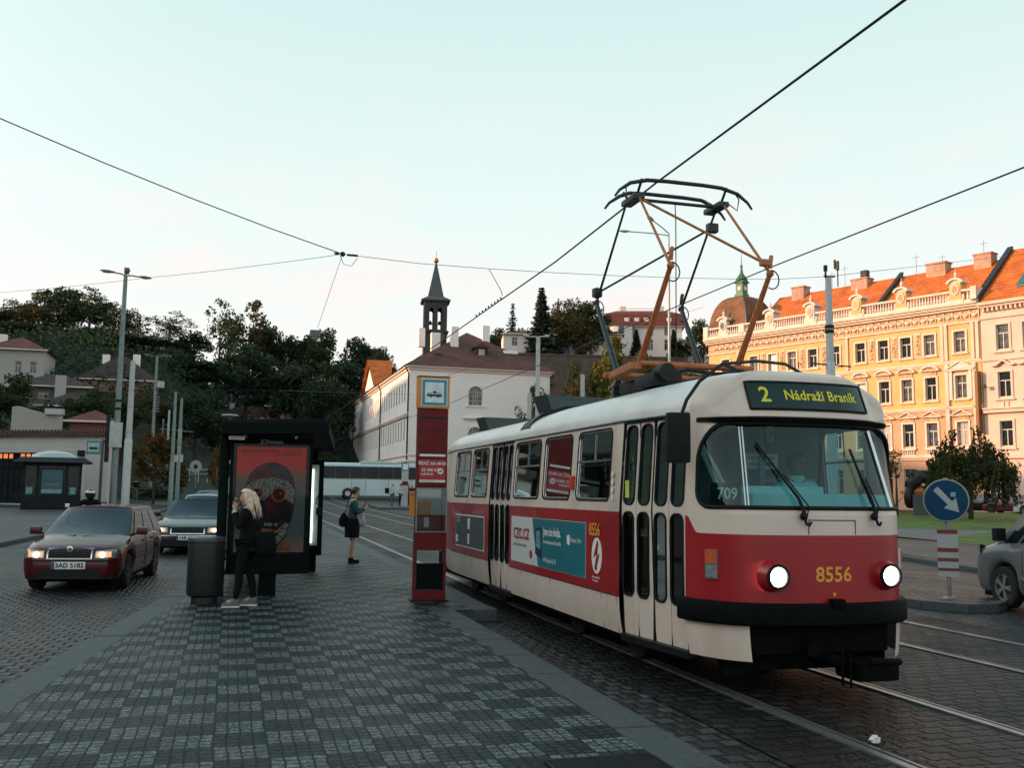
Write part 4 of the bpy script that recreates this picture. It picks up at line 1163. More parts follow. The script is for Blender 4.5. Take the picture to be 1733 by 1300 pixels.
    def nosept(x, z, off=.006):
        """point on the front of the car at a given x, z"""
        u = abs(x) / Wd
        yy_ = 0
        for k in range(len(plan) - 1):
            pass
        y = 0.0
        while interp(plan, y) * .985 < u and y < 1.2: y += .01
        # bonnet front slopes back
        while z > interp(top, y) - .01 and y < 1.2: y += .01
        return Vector((x, y - off, z))
    P['nosept'] = nosept
    def patch(x0, x1, z0, z1, off, mt, name, sub=6, zl=0, zr=0, parent=None, thick=.02):
        """panel wrapped round the nose; zl / zr lift the outer corners"""
        mb = MB(); rows_ = []
        for j in range(5):
            rr = []
            for i in range(sub + 1):
                t = i / sub; x = x0 + (x1 - x0) * t
                a = z0 + (zl if name == 'x' else 0); z = z0 + (z1 - z0) * j / 4 + (zl * (1 - t) + zr * t) * (j / 4)
                rr.append(nosept(x, z, off))
            rows_.append(rr)
        back = [[p + Vector((0, thick, 0)) for p in r_] for r_ in rows_]
        mb.loft(rows_, mt, closed=False, cap0=False, cap1=False)
        edge_ = lambda g: g[0] + [r_[-1] for r_ in g[1:-1]] + g[-1][::-1] + [r_[0] for r_ in g[1:-1]][::-1]
        mb.loft([edge_(rows_), edge_(back)], mt, cap0=False, cap1=False)
        return mb.build(name, mt, parent or root, smooth=40)
    gx_, gz0, gz1 = fz['grille']
    if fz.get('chrome', True): patch(-gx_ - .025, gx_ + .025, gz0 - .022, gz1 + .025, .014, m_chrome, 'grille_frame')
    gr = patch(-gx_, gx_, gz0, gz1, .026, m_trim, 'grille')
    if fz.get('bars'):
        mb = MB()
        for k in range(fz['bars']):
            z = gz0 + (gz1 - gz0) * (k + 1) / (fz['bars'] + 1); mb.tube([nosept(x, z, .03) for x in (-gx_ + .02, 0, gx_ - .02)], .006, 4)
        mb.build('grille_bar', m_rimd, gr)
    hx0, hx1, hz0, hz1 = fz['lamp']
    for sg in (-1, 1):
        a, b_ = (hx0, hx1) if sg > 0 else (-hx1, -hx0)
        hl = patch(a, b_, hz0, hz1, .012, m_lampglass, 'headlight', zl=(fz.get('lift', .02) if sg < 0 else 0), zr=(fz.get('lift', .02) if sg > 0 else 0))
        if fz.get('lit'):
            mid = hx0 + (hx1 - hx0) * fz.get('lit_at', .42); hw = (hx1 - hx0) * .36
            p0, p1 = mid - hw, mid + hw
            patch(*((p0, p1) if sg > 0 else (-p1, -p0)), hz0 + .02, hz1 - .015, .020, m_beam2, 'lens', parent=hl)
            c = nosept(sg * (mid - .02), (hz0 + hz1) / 2, .03); MB().ball(c, .055, .02, .05, 12, 8).build('bulb', m_beam, hl, smooth=60)
    iz0, iz1, ix = fz['intake']
    patch(-ix, ix, iz0, iz1, .010, m_trim, 'air_intake')
    pz = fz['plate'][1]
    pl_ = patch(-.27, .27, pz - .06, pz + .06, .045, m_plate, 'number_plate', thick=.03)
    pb = patch(-.268, -.22, pz - .057, pz + .057, .049, m_pblue, 'plate_band', parent=pl_)
    c = nosept(0, pz, .053)
    letters(fz['plate'][0], m_trim, pl_, (.02, c.y, pz), (1, 0, 0), (0, 0, 1), .115, .95, True, 0)
    mb = MB(); mb.tube([nosept(x, fz.get('bz', .47), .004) for x in [-Wd * .93 + Wd * 1.86 * k / 12 for k in range(13)]], .016, 6); mb.build('bumper_strip', fz.get('bmat', m_trim), root, smooth=60)
    return root
red_p = paint('car_dark_red', (.072, .005, .008))
blk_p = paint('car_black_green', (.006, .011, .013), .15)
gry_p = paint('car_grey', (.12, .13, .135), .22)
wht_p = paint('car_white', (.50, .52, .53))
slv_p = paint('car_silver', (.26, .27, .28))
hatch = dict(interior=True, L=4.22, W=1.65, yw=(.82, 3.28), rw=.30, paint=red_p,
    top=[(0, .52), (.015, .66), (.06, .72), (.2, .78), (.6, .88), (1.05, .965), (1.3, .98), (3.9, .99), (4.1, .94), (4.22, .80)],
    belt=[(0, .50), (.03, .62), (.12, .68), (.4, .76), (1.0, .86), (2.5, .90), (4.0, .93), (4.22, .78)],
    plan=[(0, .70), (.03, .80), (.10, .90), (.22, .96), (.5, .99), (1.2, 1.0), (3.2, 1.0), (3.9, .96), (4.15, .88), (4.22, .8)],
    sill=[(0, .26), (.1, .20), (.6, .21), (3.6, .22), (4.22, .32)],
    glass=dict(y=(.92, 1.92, 3.70, 4.12), roof=(1.43, 1.44), wt=.71, win=[(.09, .37), (.40, .68), (.71, .93)]),
    doors=[(1.18, 2.15), (2.18, 2.98)], strip=True, stripmat=red_p, rim=m_rimd, mirpaint=red_p,
    face=dict(grille=(.34, .575, .715), lamp=(.41, .74, .575, .70), intake=(.225, .40, .70), plate=('3AD 5182', .455), lit=True, bars=3, bz=.53, lift=.03))
def car_at(x, y, rz): return (x, y, H(x, y) - .008)
RC = make_car('estate_car', 'dark red small estate car with lit headlights nearest on the cobbled lane', 'car', car_at(-2.58, 18.2, 0), R(-6.5), hatch)
em = MB(); em.lathe([(.055, 0), (.05, .012), (.02, .016), (.001, .016)], (0, 0, 0), 18, m_chrome, axis='y'); em.v = [Vector((p.x, -abs(p.y), p.z)) for p in em.v]
eb = em.build('badge', None, RC, loc=(0, .012, .725))
MB().lathe([(.036, .0), (.001, .003)], (0, -.018, 0), 14, axis='y').build('badge_disc', M('badge_green', (.02, .16, .10), .3), eb)
mb = MB(); mb.ball((0, 1.62, 1.22), .06, .02, .035, 8, 5); mb.build('interior_mirror', m_trim, RC)
sedan = dict(interior=True, L=5.0, W=1.89, yw=(.92, 3.86), rw=.335, paint=blk_p,
    top=[(0, .50), (.015, .64), (.06, .72), (.25, .78), (.8, .90), (1.45, .985), (1.7, 1.0), (4.0, 1.02), (4.3, 1.03), (4.9, .98), (5.0, .8)],
    belt=[(0, .50), (.03, .62), (.15, .70), (.5, .78), (1.3, .88), (2.8, .92), (4.3, .95), (4.9, .9), (5.0, .75)],
    plan=[(0, .70), (.03, .80), (.12, .90), (.28, .965), (.6, .99), (1.4, 1.0), (3.8, 1.0), (4.6, .95), (4.95, .86), (5.0, .8)],
    sill=[(0, .24), (.1, .19), (.6, .2), (4.3, .22), (5.0, .34)],
    glass=dict(y=(1.38, 2.12, 3.30, 4.22), roof=(1.42, 1.42), wt=.70, win=[(.10, .42), (.45, .76), (.79, .92)]),
    doors=[(1.6, 2.65), (2.68, 3.55)], rim=m_rim,
    face=dict(grille=(.40, .56, .70), lamp=(.50, .86, .575, .70), intake=(.22, .36, .66), plate=('1AR 4510', .44), lit=True, bars=4, bz=.49, bmat=m_chrome, lift=.02, lit_at=.5))
make_car('saloon_car', 'black saloon car with wide chrome grille waiting behind the red estate car', 'car', car_at(-1.02, 26.8, 0), R(-5), sedan)
# queue farther up the lane
q1 = dict(hatch, paint=wht_p, mirpaint=wht_p, stripmat=m_trim, face=dict(hatch['face'], plate=('5AC 2071', .455), lit=False))
q2 = dict(sedan, paint=slv_p, face=dict(sedan['face'], plate=('2AH 8830', .44), lit=False))
q3 = dict(hatch, paint=slv_p, mirpaint=slv_p, face=dict(hatch['face'], plate=('4AL 6617', .455), lit=False))
G_Q = 'cars queueing up the lane'
make_car('estate_car', 'white estate car right behind the black saloon, only its roof and screen showing', 'car', car_at(-1.1, 36, 0), R(-5), q1, G_Q)
make_car('saloon_car', 'silver saloon car close beside the shelter post, behind the white estate', 'car', car_at(-.55, 42.5, 0), R(-5), q2, G_Q)
make_car('estate_car', 'small silver car farther up the queue with a roof antenna', 'car', car_at(-1.15, 50.0, 0), R(-5), q3, G_Q)
q4 = dict(sedan, paint=blk_p, face=dict(sedan['face'], plate=('1AV 3304', .44), lit=False))
make_car('saloon_car', 'dark car at the far end of the queue by the white railing', 'car', car_at(-.2, 60.0, 0), R(-4), q4, G_Q)
# grey people carrier at the right edge
van = dict(L=4.95, W=1.92, yw=(.92, 4.0), rw=.345, paint=gry_p,
    top=[(0, .60), (.02, .85), (.08, .98), (.3, 1.06), (.7, 1.14), (1.05, 1.22), (1.3, 1.25), (4.8, 1.25), (4.95, 1.0)],
    belt=[(0, .58), (.04, .78), (.12, .88), (.4, .96), (1.0, 1.05), (2.5, 1.10), (4.8, 1.12), (4.95, .95)],
    plan=[(0, .66), (.04, .80), (.12, .90), (.28, .96), (.55, .99), (1.2, 1.0), (4.3, 1.0), (4.85, .95), (4.95, .88)],
    sill=[(0, .30), (.1, .24), (.6, .25), (4.4, .27), (4.95, .36)],
    glass=dict(y=(.66, 1.62, 4.62, 4.90), roof=(1.88, 1.90), wt=.80, win=[(.05, .13), (.15, .38), (.41, .68), (.71, .95)]),
    doors=[(1.45, 2.45), (2.48, 3.5)], mir=.22, mirpaint=m_trim, rim=m_rim, spokes=5, strip=True,
    face=dict(grille=(.40, .66, .82), lamp=(.50, .90, .80, .97), intake=(.32, .52, .62), plate=('7AD 1243', .60), lit=False, lift=.06))
make_car('people_carrier', 'grey people carrier cut off by the right edge beyond the arrow sign', 'van', (13.55, 14.45, H(13.5, 14.4) - .008), R(172), van)
# parked cars in front of the facades
m_par = 'parked cars beyond the lawn'
def facept(x, y, d):
    p = at(x, y, d=d); p.z = H(p.x, p.y); return p
P1 = dict(hatch, paint=blk_p, mirpaint=blk_p, face=dict(hatch['face'], plate=('8AB 1191', .455), lit=False))
P2 = dict(sedan, paint=wht_p, face=dict(sedan['face'], plate=('3AM 4420', .44), lit=False))
P3 = dict(hatch, paint=paint('car_wine', (.12, .03, .03)), face=dict(hatch['face'], plate=('6AE 7702', .455), lit=False))
fa = math.atan2(11.1, 26.2)
for k, (px, dd_, pp, nm, lb) in enumerate([(1615, 78, P1, 'estate_car', 'black car parked beyond the lawn, just right of the round arrow sign'), (1668, 76, P3, 'estate_car', 'dark wine red car parked beyond the lawn under the willow'), (1722, 73, P2, 'saloon_car', 'white saloon parked beyond the lawn above the people carrier')]):
    p = facept(px, 866, dd_); make_car(nm, lb, 'car', (p.x, p.y, p.z), PI + fa, pp, m_par)

# ================================================================== coach
m_coach = M('coach_paint', (.46, .59, .62), .3, var=.05, scale=.8, coat=.5, dirt=.15)
m_cwin = M('coach_glass', (.006, .010, .012), .12, var=.2, spec=.22)
cp = at(530, 838, d=101)
CO = thing('coach', 'pale blue touring coach with a dark window band crossing the street behind the stop', 'coach', (cp.x, 99.5, H(cp.x, 99.5)), R(-3))
LB, WB, HB = 13.2, 2.5, 3.55
mb = MB()
def crs(x, k=0):
    return [Vector((x, y, z)) for y, z in ((-WB / 2, .30), (-WB / 2, 1.0), (-WB / 2, 1.95), (-WB / 2 + .03, 2.6), (-WB / 2 + .10, 3.2), (-WB / 2 + .25, 3.45), (-WB / 2 + .6, 3.55), (WB / 2 - .6, 3.55), (WB / 2 - .25, 3.45), (WB / 2 - .10, 3.2), (WB / 2 - .03, 2.6), (WB / 2, 1.95), (WB / 2, .30))]
rg = [crs(0)] + [crs(LB * k / 12) for k in range(1, 12)]
fr_ = crs(LB - .25); rg.append(fr_)
nose_ = [Vector((LB - .02 - (.75 * max(0, (p.z - 1.4) / 2.15) ** 1.4) - .12 * (abs(p.y) / 1.25) ** 2, p.y * .96, p.z)) for p in fr_]
rg.append(nose_)
mb.loft(rg, m_coach); mb.build('body', m_coach, CO, smooth=40)
for sg in (-1, 1):
    x = .35
    for k in range(8):
        wl = 1.42
        mb = MB(); mb.loft([[(x, sg * 1.255, 1.98), (x + wl - .02, sg * 1.255, 1.98), (x + wl - .02, sg * 1.235, 2.6), (x + wl - .02, sg * 1.175, 3.18), (x, sg * 1.175, 3.18), (x, sg * 1.235, 2.6)], [(x, sg * 1.275, 1.98), (x + wl - .02, sg * 1.275, 1.98), (x + wl - .02, sg * 1.255, 2.6), (x + wl - .02, sg * 1.195, 3.18), (x, sg * 1.195, 3.18), (x, sg * 1.255, 2.6)]], m_cwin); mb.build('side_window', m_cwin, CO)
        x += wl
    for xs_, z0, z1 in ((3.35, .42, 1.9), (4.7, .42, 1.9), (7.0, .42, 1.9), (9.3, .42, 1.9)):
        mb = MB(); mb.box(xs_, xs_ + .03, sg * 1.25 - .01, sg * 1.25 + .01, z0, z1); mb.build('locker_seam', m_dark, CO)
    mb = MB(); mb.box(.1, 12.3, sg * 1.25 - .01, sg * 1.25 + .012, 1.915, 1.945); mb.build('waist_strip', m_dark, CO)
    for xw in (3.0, 9.9):
        mb = MB(); mb.lathe([(.57, -.03), (.57, .005), (.48, .005)], (xw, sg * 1.245, .52), 24, axis='y'); mb.build('wheel_arch', m_under, CO)
        mb = MB(); mb.lathe([(.30, -.12), (.48, -.12), (.50, -.08), (.50, .08), (.48, .02 + .08), (.30, .10)], (xw, sg * 1.16, .50), 24, m_tyre, axis='y')
        wl_ = mb.build('wheel', None, CO, smooth=40)
        mb = MB(); mb.lathe([(.27, .12), (.25, .13), (.12, .10), (.1, .16), (.01, .16)], (xw, 0, .50), 18, m_rim, axis='y')
        mb.v = [Vector((p.x, sg * (1.16 + abs(p.y)), p.z)) for p in mb.v]; mb.build('rim', m_rim, wl_, smooth=40)
mb = MB(); mb.loft([[(LB - .02 - .75 * max(0, (z - 1.4) / 2.15) ** 1.4 - .12 * (abs(y) / 1.25) ** 2 + .02, y * .96, z) for y in (-1.15, -.6, 0, .6, 1.15)] for z in (1.5, 2.0, 2.5, 3.0, 3.3)], m_cwin, closed=False, cap0=False, cap1=False); mb.build('windscreen', m_cwin, CO, smooth=50)
mb = MB(); mb.cbox(4.2, 8.2, -.8, .8, 3.54, 3.74, .08); mb.build('roof_unit', M('coach_white', (.5, .56, .57), .4), CO)
mb = MB(); mb.tube([(LB - .7, -1.2, 3.2), (LB - .1, -1.45, 3.1), (LB - .02, -1.45, 2.7)], .04, 6); mb.cbox(LB - .12, LB + .04, -1.56, -1.34, 2.3, 2.75, .04); mb.build('wing_mirror', m_trim, CO)
# ================================================================== people
def skin_mesh(verts, edges, radii, root=0, sub=2):
    me = bpy.data.meshes.new('skin')
    me.from_pydata([tuple(v) for v in verts], edges, [])
    o = bpy.data.objects.new('skin', me); COL.objects.link(o)
    sm_ = o.modifiers.new('s', 'SKIN'); sm_.use_smooth_shade = True; sm_.branch_smoothing = .3
    for i, r in enumerate(radii):
        d = me.skin_vertices[0].data[i]; d.radius = (r, r) if not isinstance(r, tuple) else r; d.use_root = (i == root)
    if sub: ss_ = o.modifiers.new('u', 'SUBSURF'); ss_.levels = sub; ss_.render_levels = sub
    dg = bpy.context.evaluated_depsgraph_get(); dg.update()
    out = bpy.data.meshes.new_from_object(o.evaluated_get(dg))
    bpy.data.objects.remove(o); bpy.data.meshes.remove(me)
    for p in out.polygons: p.use_smooth = True
    return out
class Skel:
    def __init__(s): s.v = []; s.e = []; s.r = []; s.n = {}
    def p(s, name, co, r, frm=None):
        s.n[name] = len(s.v); s.v.append(Vector(co)); s.r.append(r)
        if frm is not None: s.e.append((s.n[frm], s.n[name]))
        return s
    def chain(s, frm, pts, pre):
        last = frm
        for i, (co, r) in enumerate(pts):
            s.p(pre + str(i), co, r, last); last = pre + str(i)
    def mesh(s, sub=2): return skin_mesh(s.v, s.e, s.r, 0, sub)
def sub_skel(sk, names, grow, extra=()):
    """a garment: part of the skeleton with thicker radii"""
    k = Skel()
    for nm, g in names:
        i = sk.n[nm]; k.n[nm] = len(k.v); k.v.append(sk.v[i].copy()); k.r.append(g)
    for a, b_ in sk.e:
        na = [q for q, v in sk.n.items() if v == a][0]; nb = [q for q, v in sk.n.items() if v == b_][0]
        if na in k.n and nb in k.n: k.e.append((k.n[na], k.n[nb]))
    return k
m_skin = M('skin_tone', (.42, .25, .18), .55, var=.08, scale=12)
m_blackcl = M('cloth_black', (.006, .007, .008), .9, var=.25, scale=14, bump=.3, bscale=40, spec=.15)
m_teal = M('denim_teal', (.022, .065, .075), .8, var=.2, scale=12, bump=.4, bscale=50)
m_shoe = M('shoe_grey', (.10, .11, .11), .7, var=.25, scale=20)
m_sole = M('sole_white', (.60, .60, .58), .6)
m_blonde = M('hair_blonde', (.74, .55, .42), .5, var=.3, scale=24)
m_brown = M('hair_dark', (.035, .018, .012), .45, var=.3, scale=24)
m_eye = M('eye_dark', (.02, .015, .012), .2)
m_lip = M('lip', (.36, .10, .09), .5)
def finger_set(sk, wrist, d, n, side, curl=.3, sc_=1.0):
    """palm and five fingers: d along the hand, n out of the palm, side towards the thumb"""
    d, n, side = Vector(d).normalized(), Vector(n).normalized(), Vector(side).normalized()
    w_ = sk.v[sk.n[wrist]]
    pm = wrist + '_palm'
    sk.p(pm, w_ + d * .055 * sc_, (.034, .020), wrist)
    for i, (off, ln) in enumerate(((.028, .070), (.010, .080), (-.009, .074), (-.027, .058))):
        b0 = w_ + d * .088 * sc_ + side * off
        q1 = b0 + (d * math.cos(curl) + n * math.sin(curl)) * ln * .5
        q2 = q1 + (d * math.cos(curl * 2.4) + n * math.sin(curl * 2.4)) * ln * .5
        sk.p(f'{wrist}_f{i}a', b0, .0105, pm); sk.p(f'{wrist}_f{i}b', q1, .009, f'{wrist}_f{i}a'); sk.p(f'{wrist}_f{i}c', q2, .0075, f'{wrist}_f{i}b')
    t1 = w_ + d * .045 + side * .042 + n * .012; t2 = t1 + d * .035 + side * .012 + n * .02
    sk.p(wrist + '_t0', t1, .011, pm); sk.p(wrist + '_t1', t2, .009, wrist + '_t0')
def person(name, label, loc, rz, J, top, bottom, hairfn, skinm=m_skin, shoes=m_shoe, soles=m_sole, fingers=True, group=None, sub=2, baretop=False, cat='person', female=True):
    """J gives the joints in the body's own frame: x to its right, y forward, z up"""
    root = thing(name, label, cat, loc, rz, group)
    sk = Skel()
    sk.p('pelvis', J['pelvis'], (.125, .105)); sk.p('waist', J['waist'], (.105, .085), 'pelvis'); sk.p('chest', J['chest'], (.125, .10), 'waist'); sk.p('upper', J['upper'], (.11, .085), 'chest')
    nk = Vector(J['neck']); hd = Vector(J['head']); fwd = Vector(J.get('face', (0, 1, 0))).normalized(); upv = (hd - nk).normalized()
    sk.p('neck', nk, .052, 'upper'); sk.p('jaw', hd - upv * .055 + fwd * .018, (.062, .068), 'neck'); sk.p('skull', hd + upv * .03, (.076, .090), 'jaw'); sk.p('crown', hd + upv * .095 - fwd * .012, (.055, .065), 'skull')
    sk.p('nose', hd - upv * .012 + fwd * .112, .014, 'jaw')
    for s in ('l', 'r'):
        sk.p(s + 'sho', J[s + 'sho'], .058, 'upper'); sk.p(s + 'elb', J[s + 'elb'], .040, s + 'sho'); sk.p(s + 'wri', J[s + 'wri'], .027, s + 'elb')
        h = J.get(s + 'hand')
        if fingers and h: finger_set(sk, s + 'wri', *h)
        else: sk.p(s + 'pal', Vector(J[s + 'wri']) + (Vector(J[s + 'wri']) - Vector(J[s + 'elb'])).normalized() * .08, (.034, .02), s + 'wri')
        sk.p(s + 'hip', J[s + 'hip'], .088, 'pelvis'); sk.p(s + 'kne', J[s + 'kne'], .055, s + 'hip')
        a = Vector(J[s + 'kne']).lerp(Vector(J[s + 'ank']), .35); sk.p(s + 'cal', a + Vector((0, -.015, 0)), .056, s + 'kne')
        sk.p(s + 'ank', J[s + 'ank'], .034, s + 'cal'); sk.p(s + 'toe', J[s + 'toe'], (.04, .028), s + 'ank')
    me = sk.mesh(sub); me.materials.append(skinm)
    link('body', me, root)
    # face
    rt = fwd.cross(upv).normalized()
    for sg in (-1, 1):
        MB().ball(hd + fwd * .078 + rt * sg * .032 + upv * .012, .012, .010, .008, 8, 5).build('eye', m_eye, root)
        MB().ball(hd + rt * sg * .078 - fwd * .008 - upv * .005, .012, .022, .032, 8, 5).build('ear', skinm, root)
    mb = MB(); mb.tube([hd + fwd * .080 - upv * .060 + rt * .024, hd + fwd * .090 - upv * .058, hd + fwd * .080 - upv * .060 - rt * .024], .007, 6); mb.build('mouth', m_lip, root)
    if top: top(sk, root)
    if bottom: bottom(sk, root)
    hairfn(root, hd, fwd, upv, rt)
    for s in ('l', 'r'):
        an, to = Vector(J[s + 'ank']), Vector(J[s + 'toe']); d = (to - an); d.z = 0; d.normalize(); sd = Vector((d.y, -d.x, 0))
        heel = an - d * .055; tip = to + d * .05
        mb = MB(); rings = []
        for t, wd, hh in ((0, .036, .10), (.15, .042, .12), (.35, .042, .115), (.55, .042, .065), (.8, .044, .052), (.95, .034, .04), (1, .015, .03)):
            c = heel.lerp(tip, t); c.z = min(an.z, to.z) - .06
            rings.append([c + sd * (wd * x) + Vector((0, 0, .02 + hh * z)) for x, z in ((-1, 0), (-1.02, .4), (-.75, .85), (-.3, 1), (.3, 1), (.75, .85), (1.02, .4), (1, 0))])
        mb.loft(rings, shoes)
        r2 = []
        for t, wd in ((-.02, .034), (.15, .043), (.5, .044), (.8, .048), (.96, .038), (1.01, .018)):
            c = heel.lerp(tip, t); c.z = min(an.z, to.z) - .06
            r2.append([c + sd * (wd * x) + Vector((0, 0, z)) for x, z in ((-1, 0), (-1, .026), (1, .026), (1, 0))])
        so_ = mb.build('shoe', shoes, root, smooth=50)
        MB().loft(r2, soles).build('sole', soles, so_, smooth=30)
    return root, sk
def garment(sk, root, name, names, mat, sub=2, label=None):
    k = sub_skel(sk, names, None); me = k.mesh(sub); me.materials.append(mat)
    return link(name, me, root, label=label)
def jacket(mat, long_=True, name='jacket', seated=False):
    def f(sk, root):
        nm = [('pelvis', (.158, .135)), ('waist', (.138, .115)), ('chest', (.150, .122)), ('upper', (.128, .102)), ('lsho', .075), ('lelb', .058), ('lwri', .043), ('rsho', .075), ('relb', .058), ('rwri', .043)]
        if not long_: nm[0] = ('pelvis', (.142, .12))
        kk = sub_skel(sk, nm, None); pv = kk.v[kk.n['pelvis']]
        if not seated: kk.p('hem', pv + Vector((0, .0, -.13 if long_ else -.07)), (.165, .14), 'pelvis')
        gm_ = kk.mesh(2); gm_.materials.append(mat); o = link(name, gm_, root)
        up = sk.v[sk.n['upper']]; nk = sk.v[sk.n['neck']]
        mb = MB(); d = (nk - up).normalized(); c = up.lerp(nk, .55)
        mb.lathe([(.075, -.02), (.085, .03), (.068, .05), (.062, .02)], (0, 0, 0), 14, cap=False); mb.xf(Matrix.Translation(c) @ d.to_track_quat('Z', 'Y').to_matrix().to_4x4()); mb.build('collar', mat, o, smooth=50)
    return f
def trousers(mat, name='trousers', slim=0):
    def f(sk, root):
        garment(sk, root, name, [('pelvis', (.14, .12)), ('lhip', .100 - slim), ('lkne', .066 - slim), ('lcal', .063 - slim), ('lank', .044), ('rhip', .100 - slim), ('rkne', .066 - slim), ('rcal', .063 - slim), ('rank', .044)], mat)
    return f
def skirt(mat, z0, z1):
    def f(sk, root):
        c = sk.v[sk.n['pelvis']]; mb = MB(); rings = []
        for z, rx, ry in ((z1, .145, .12), (z1 - .12, .175, .155), ((z0 + z1) / 2, .185, .165), (z0, .178, .160)):
            rings.append([Vector((c.x + rx * math.cos(2 * PI * k / 22) * (1 + .02 * math.sin(5 * k)), c.y + ry * math.sin(2 * PI * k / 22), z)) for k in range(22)])
        mb.loft(rings, mat); mb.build('skirt', mat, root, smooth=60)
    return f
def hair_short(mat, fl=0.0):
    def f(root, hd, fwd, upv, rt):
        mb = MB(); c = hd + upv * .035 - fwd * .018
        n_, m_ = 18, 10; rings = []
        for i in range(m_ + 1):
            a = -PI / 2 + PI * i / m_; cr = max(math.cos(a), .03); ring = []
            for k in range(n_):
                t = 2 * PI * k / n_; fw_ = math.cos(t)
                rr = .098 + .010 * math.sin(7 * t + i) * .6
                lim = 1.0
                p = c + rt * (rr * .93 * cr * math.sin(t)) + fwd * (rr * 1.06 * cr * fw_) + upv * (.098 * math.sin(a))
                if fw_ > .2 and math.sin(a) < .35: p -= fwd * (.055 * fw_)
                ring.append(p)
            rings.append(ring)
        mb.loft(rings); mb.build('hair', mat, root, smooth=60)
    return f
def hair_long(mat):
    def f(root, hd, fwd, upv, rt):
        rnd = random.Random(4); mb = MB(); c = hd + upv * .03 - fwd * .02
        n_, m_ = 18, 9; rings = []
        for i in range(m_ + 1):
            a = -PI / 2 + PI * i / m_; cr = max(math.cos(a), .03); ring = []
            for k in range(n_):
                t = 2 * PI * k / n_; fw_ = math.cos(t)
                p = c + rt * (.094 * cr * math.sin(t)) + fwd * (.104 * cr * fw_) + upv * (.102 * math.sin(a))
                if fw_ > .1 and math.sin(a) < .45: p -= fwd * (.075 * fw_)
                ring.append(p)
            rings.append(ring)
        mb.loft(rings)
        for k in range(150):
            t = rnd.uniform(.32 * PI, 1.68 * PI) if rnd.random() < .8 else rnd.uniform(0.2 * PI, .5 * PI)
            rr = .092 + rnd.uniform(-.004, .005); st_ = c + rt * (rr * .93 * math.sin(t)) + fwd * (rr * math.cos(t)) + upv * rnd.uniform(-.02, .07)
            st_ = c + (st_ - c).normalized() * rr * 1.02
            ln = rnd.uniform(.16, .34); out = rnd.uniform(.0, .035)
            side = (rt * math.sin(t) + fwd * math.cos(t))
            pts = [st_, st_ - upv * ln * .35 + side * .018, st_ - upv * ln * .7 + side * (out * .6 + .006) - fwd * .01, st_ - upv * ln + side * out - fwd * rnd.uniform(-.01, .03)]
            mb.tube(pts, [.011, .012, .009, .002], 5)
        for k in range(26):
            a = rnd.uniform(0, 2 * PI); p0 = c - fwd * .100 + upv * rnd.uniform(.0, .05) + rt * rnd.uniform(-.03, .03)
            mb.tube([p0, p0 - fwd * .03 - upv * .08 + rt * .02 * math.sin(a), p0 - fwd * rnd.uniform(.0, .04) - upv * rnd.uniform(.2, .30) + rt * .03 * math.sin(a)], [.014, .013, .003], 5)
        mb.ball(c - fwd * .098 + upv * .03, .022, .022, .028, 8, 6)
        mb.build('hair', mat, root, smooth=60)
    return f
def base_joints(h=1.68, dx=.09, lf=0., rf=0.):
    k = h / 1.68
    J = dict(pelvis=(0, 0, .94 * k), waist=(0, .0, 1.10 * k), chest=(0, .015, 1.24 * k), upper=(0, 0, 1.365 * k), neck=(0, .01, 1.45 * k), head=(0, .035, 1.555 * k))
    for s, sg, f in (('l', -1, lf), ('r', 1, rf)):
        J[s + 'sho'] = (sg * .165 * k, 0, 1.36 * k); J[s + 'elb'] = (sg * .21 * k, -.03, 1.09 * k); J[s + 'wri'] = (sg * .22 * k, .05, .86 * k)
        J[s + 'hip'] = (sg * dx, f * .15, .87 * k); J[s + 'kne'] = (sg * dx * 1.02, f * .55 + .02, .48 * k); J[s + 'ank'] = (sg * dx * 1.05, f, .095); J[s + 'toe'] = (sg * dx * 1.25, f + .13, .06)
    return J
# --- the woman smoking beside the bin
J = base_joints(1.66, .095, .13, -.10)
J.update(lsho=(-.155, .03, 1.345), lelb=(-.21, .12, 1.10), lwri=(-.10, .19, 1.33), lhand=((.35, .05, .9), (.9, -.3, -.1), (.2, -.9, 0), .55),
         rsho=(.16, .02, 1.345), relb=(.19, .14, 1.11), rwri=(.07, .215, 1.385), rhand=((-.25, -.15, .9), (-.8, -.4, .2), (-.2, -.9, .1), .6), face=(-.10, 1, .02))
W1, sk = person('person', 'blonde person in black jacket and leggings smoking beside the dark litter bin', (.27, 14.56, pl_z(14.56)), R(84), J, jacket(m_blackcl, True), trousers(m_blackcl, 'leggings', .004), hair_long(m_blonde))
mb = MB(); hp = sk.v[sk.n['rwri_f1c']]; mb.tube([hp + Vector((0, .01, 0)), hp + Vector((-.02, .05, .012))], .004, 6); ci = mb.build('cigarette', M('cigarette_white', (.7, .68, .64), .6), None)
ci.location = W1.location; ci.rotation_euler = W1.rotation_euler; tag(ci, 'white cigarette held at the lips by the blonde smoker', 'cigarette')
mb = MB(); lw = sk.v[sk.n['lwri']]; mb.lathe([(.036, -.012), (.040, 0), (.036, .012)], (0, 0, 0), 14); mb.xf(Matrix.Translation(lw) @ Vector((.35, .3, .8)).to_track_quat('Z', 'Y').to_matrix().to_4x4()); mb.build('cuff', M('cuff_white', (.6, .6, .6), .6), W1, smooth=50)
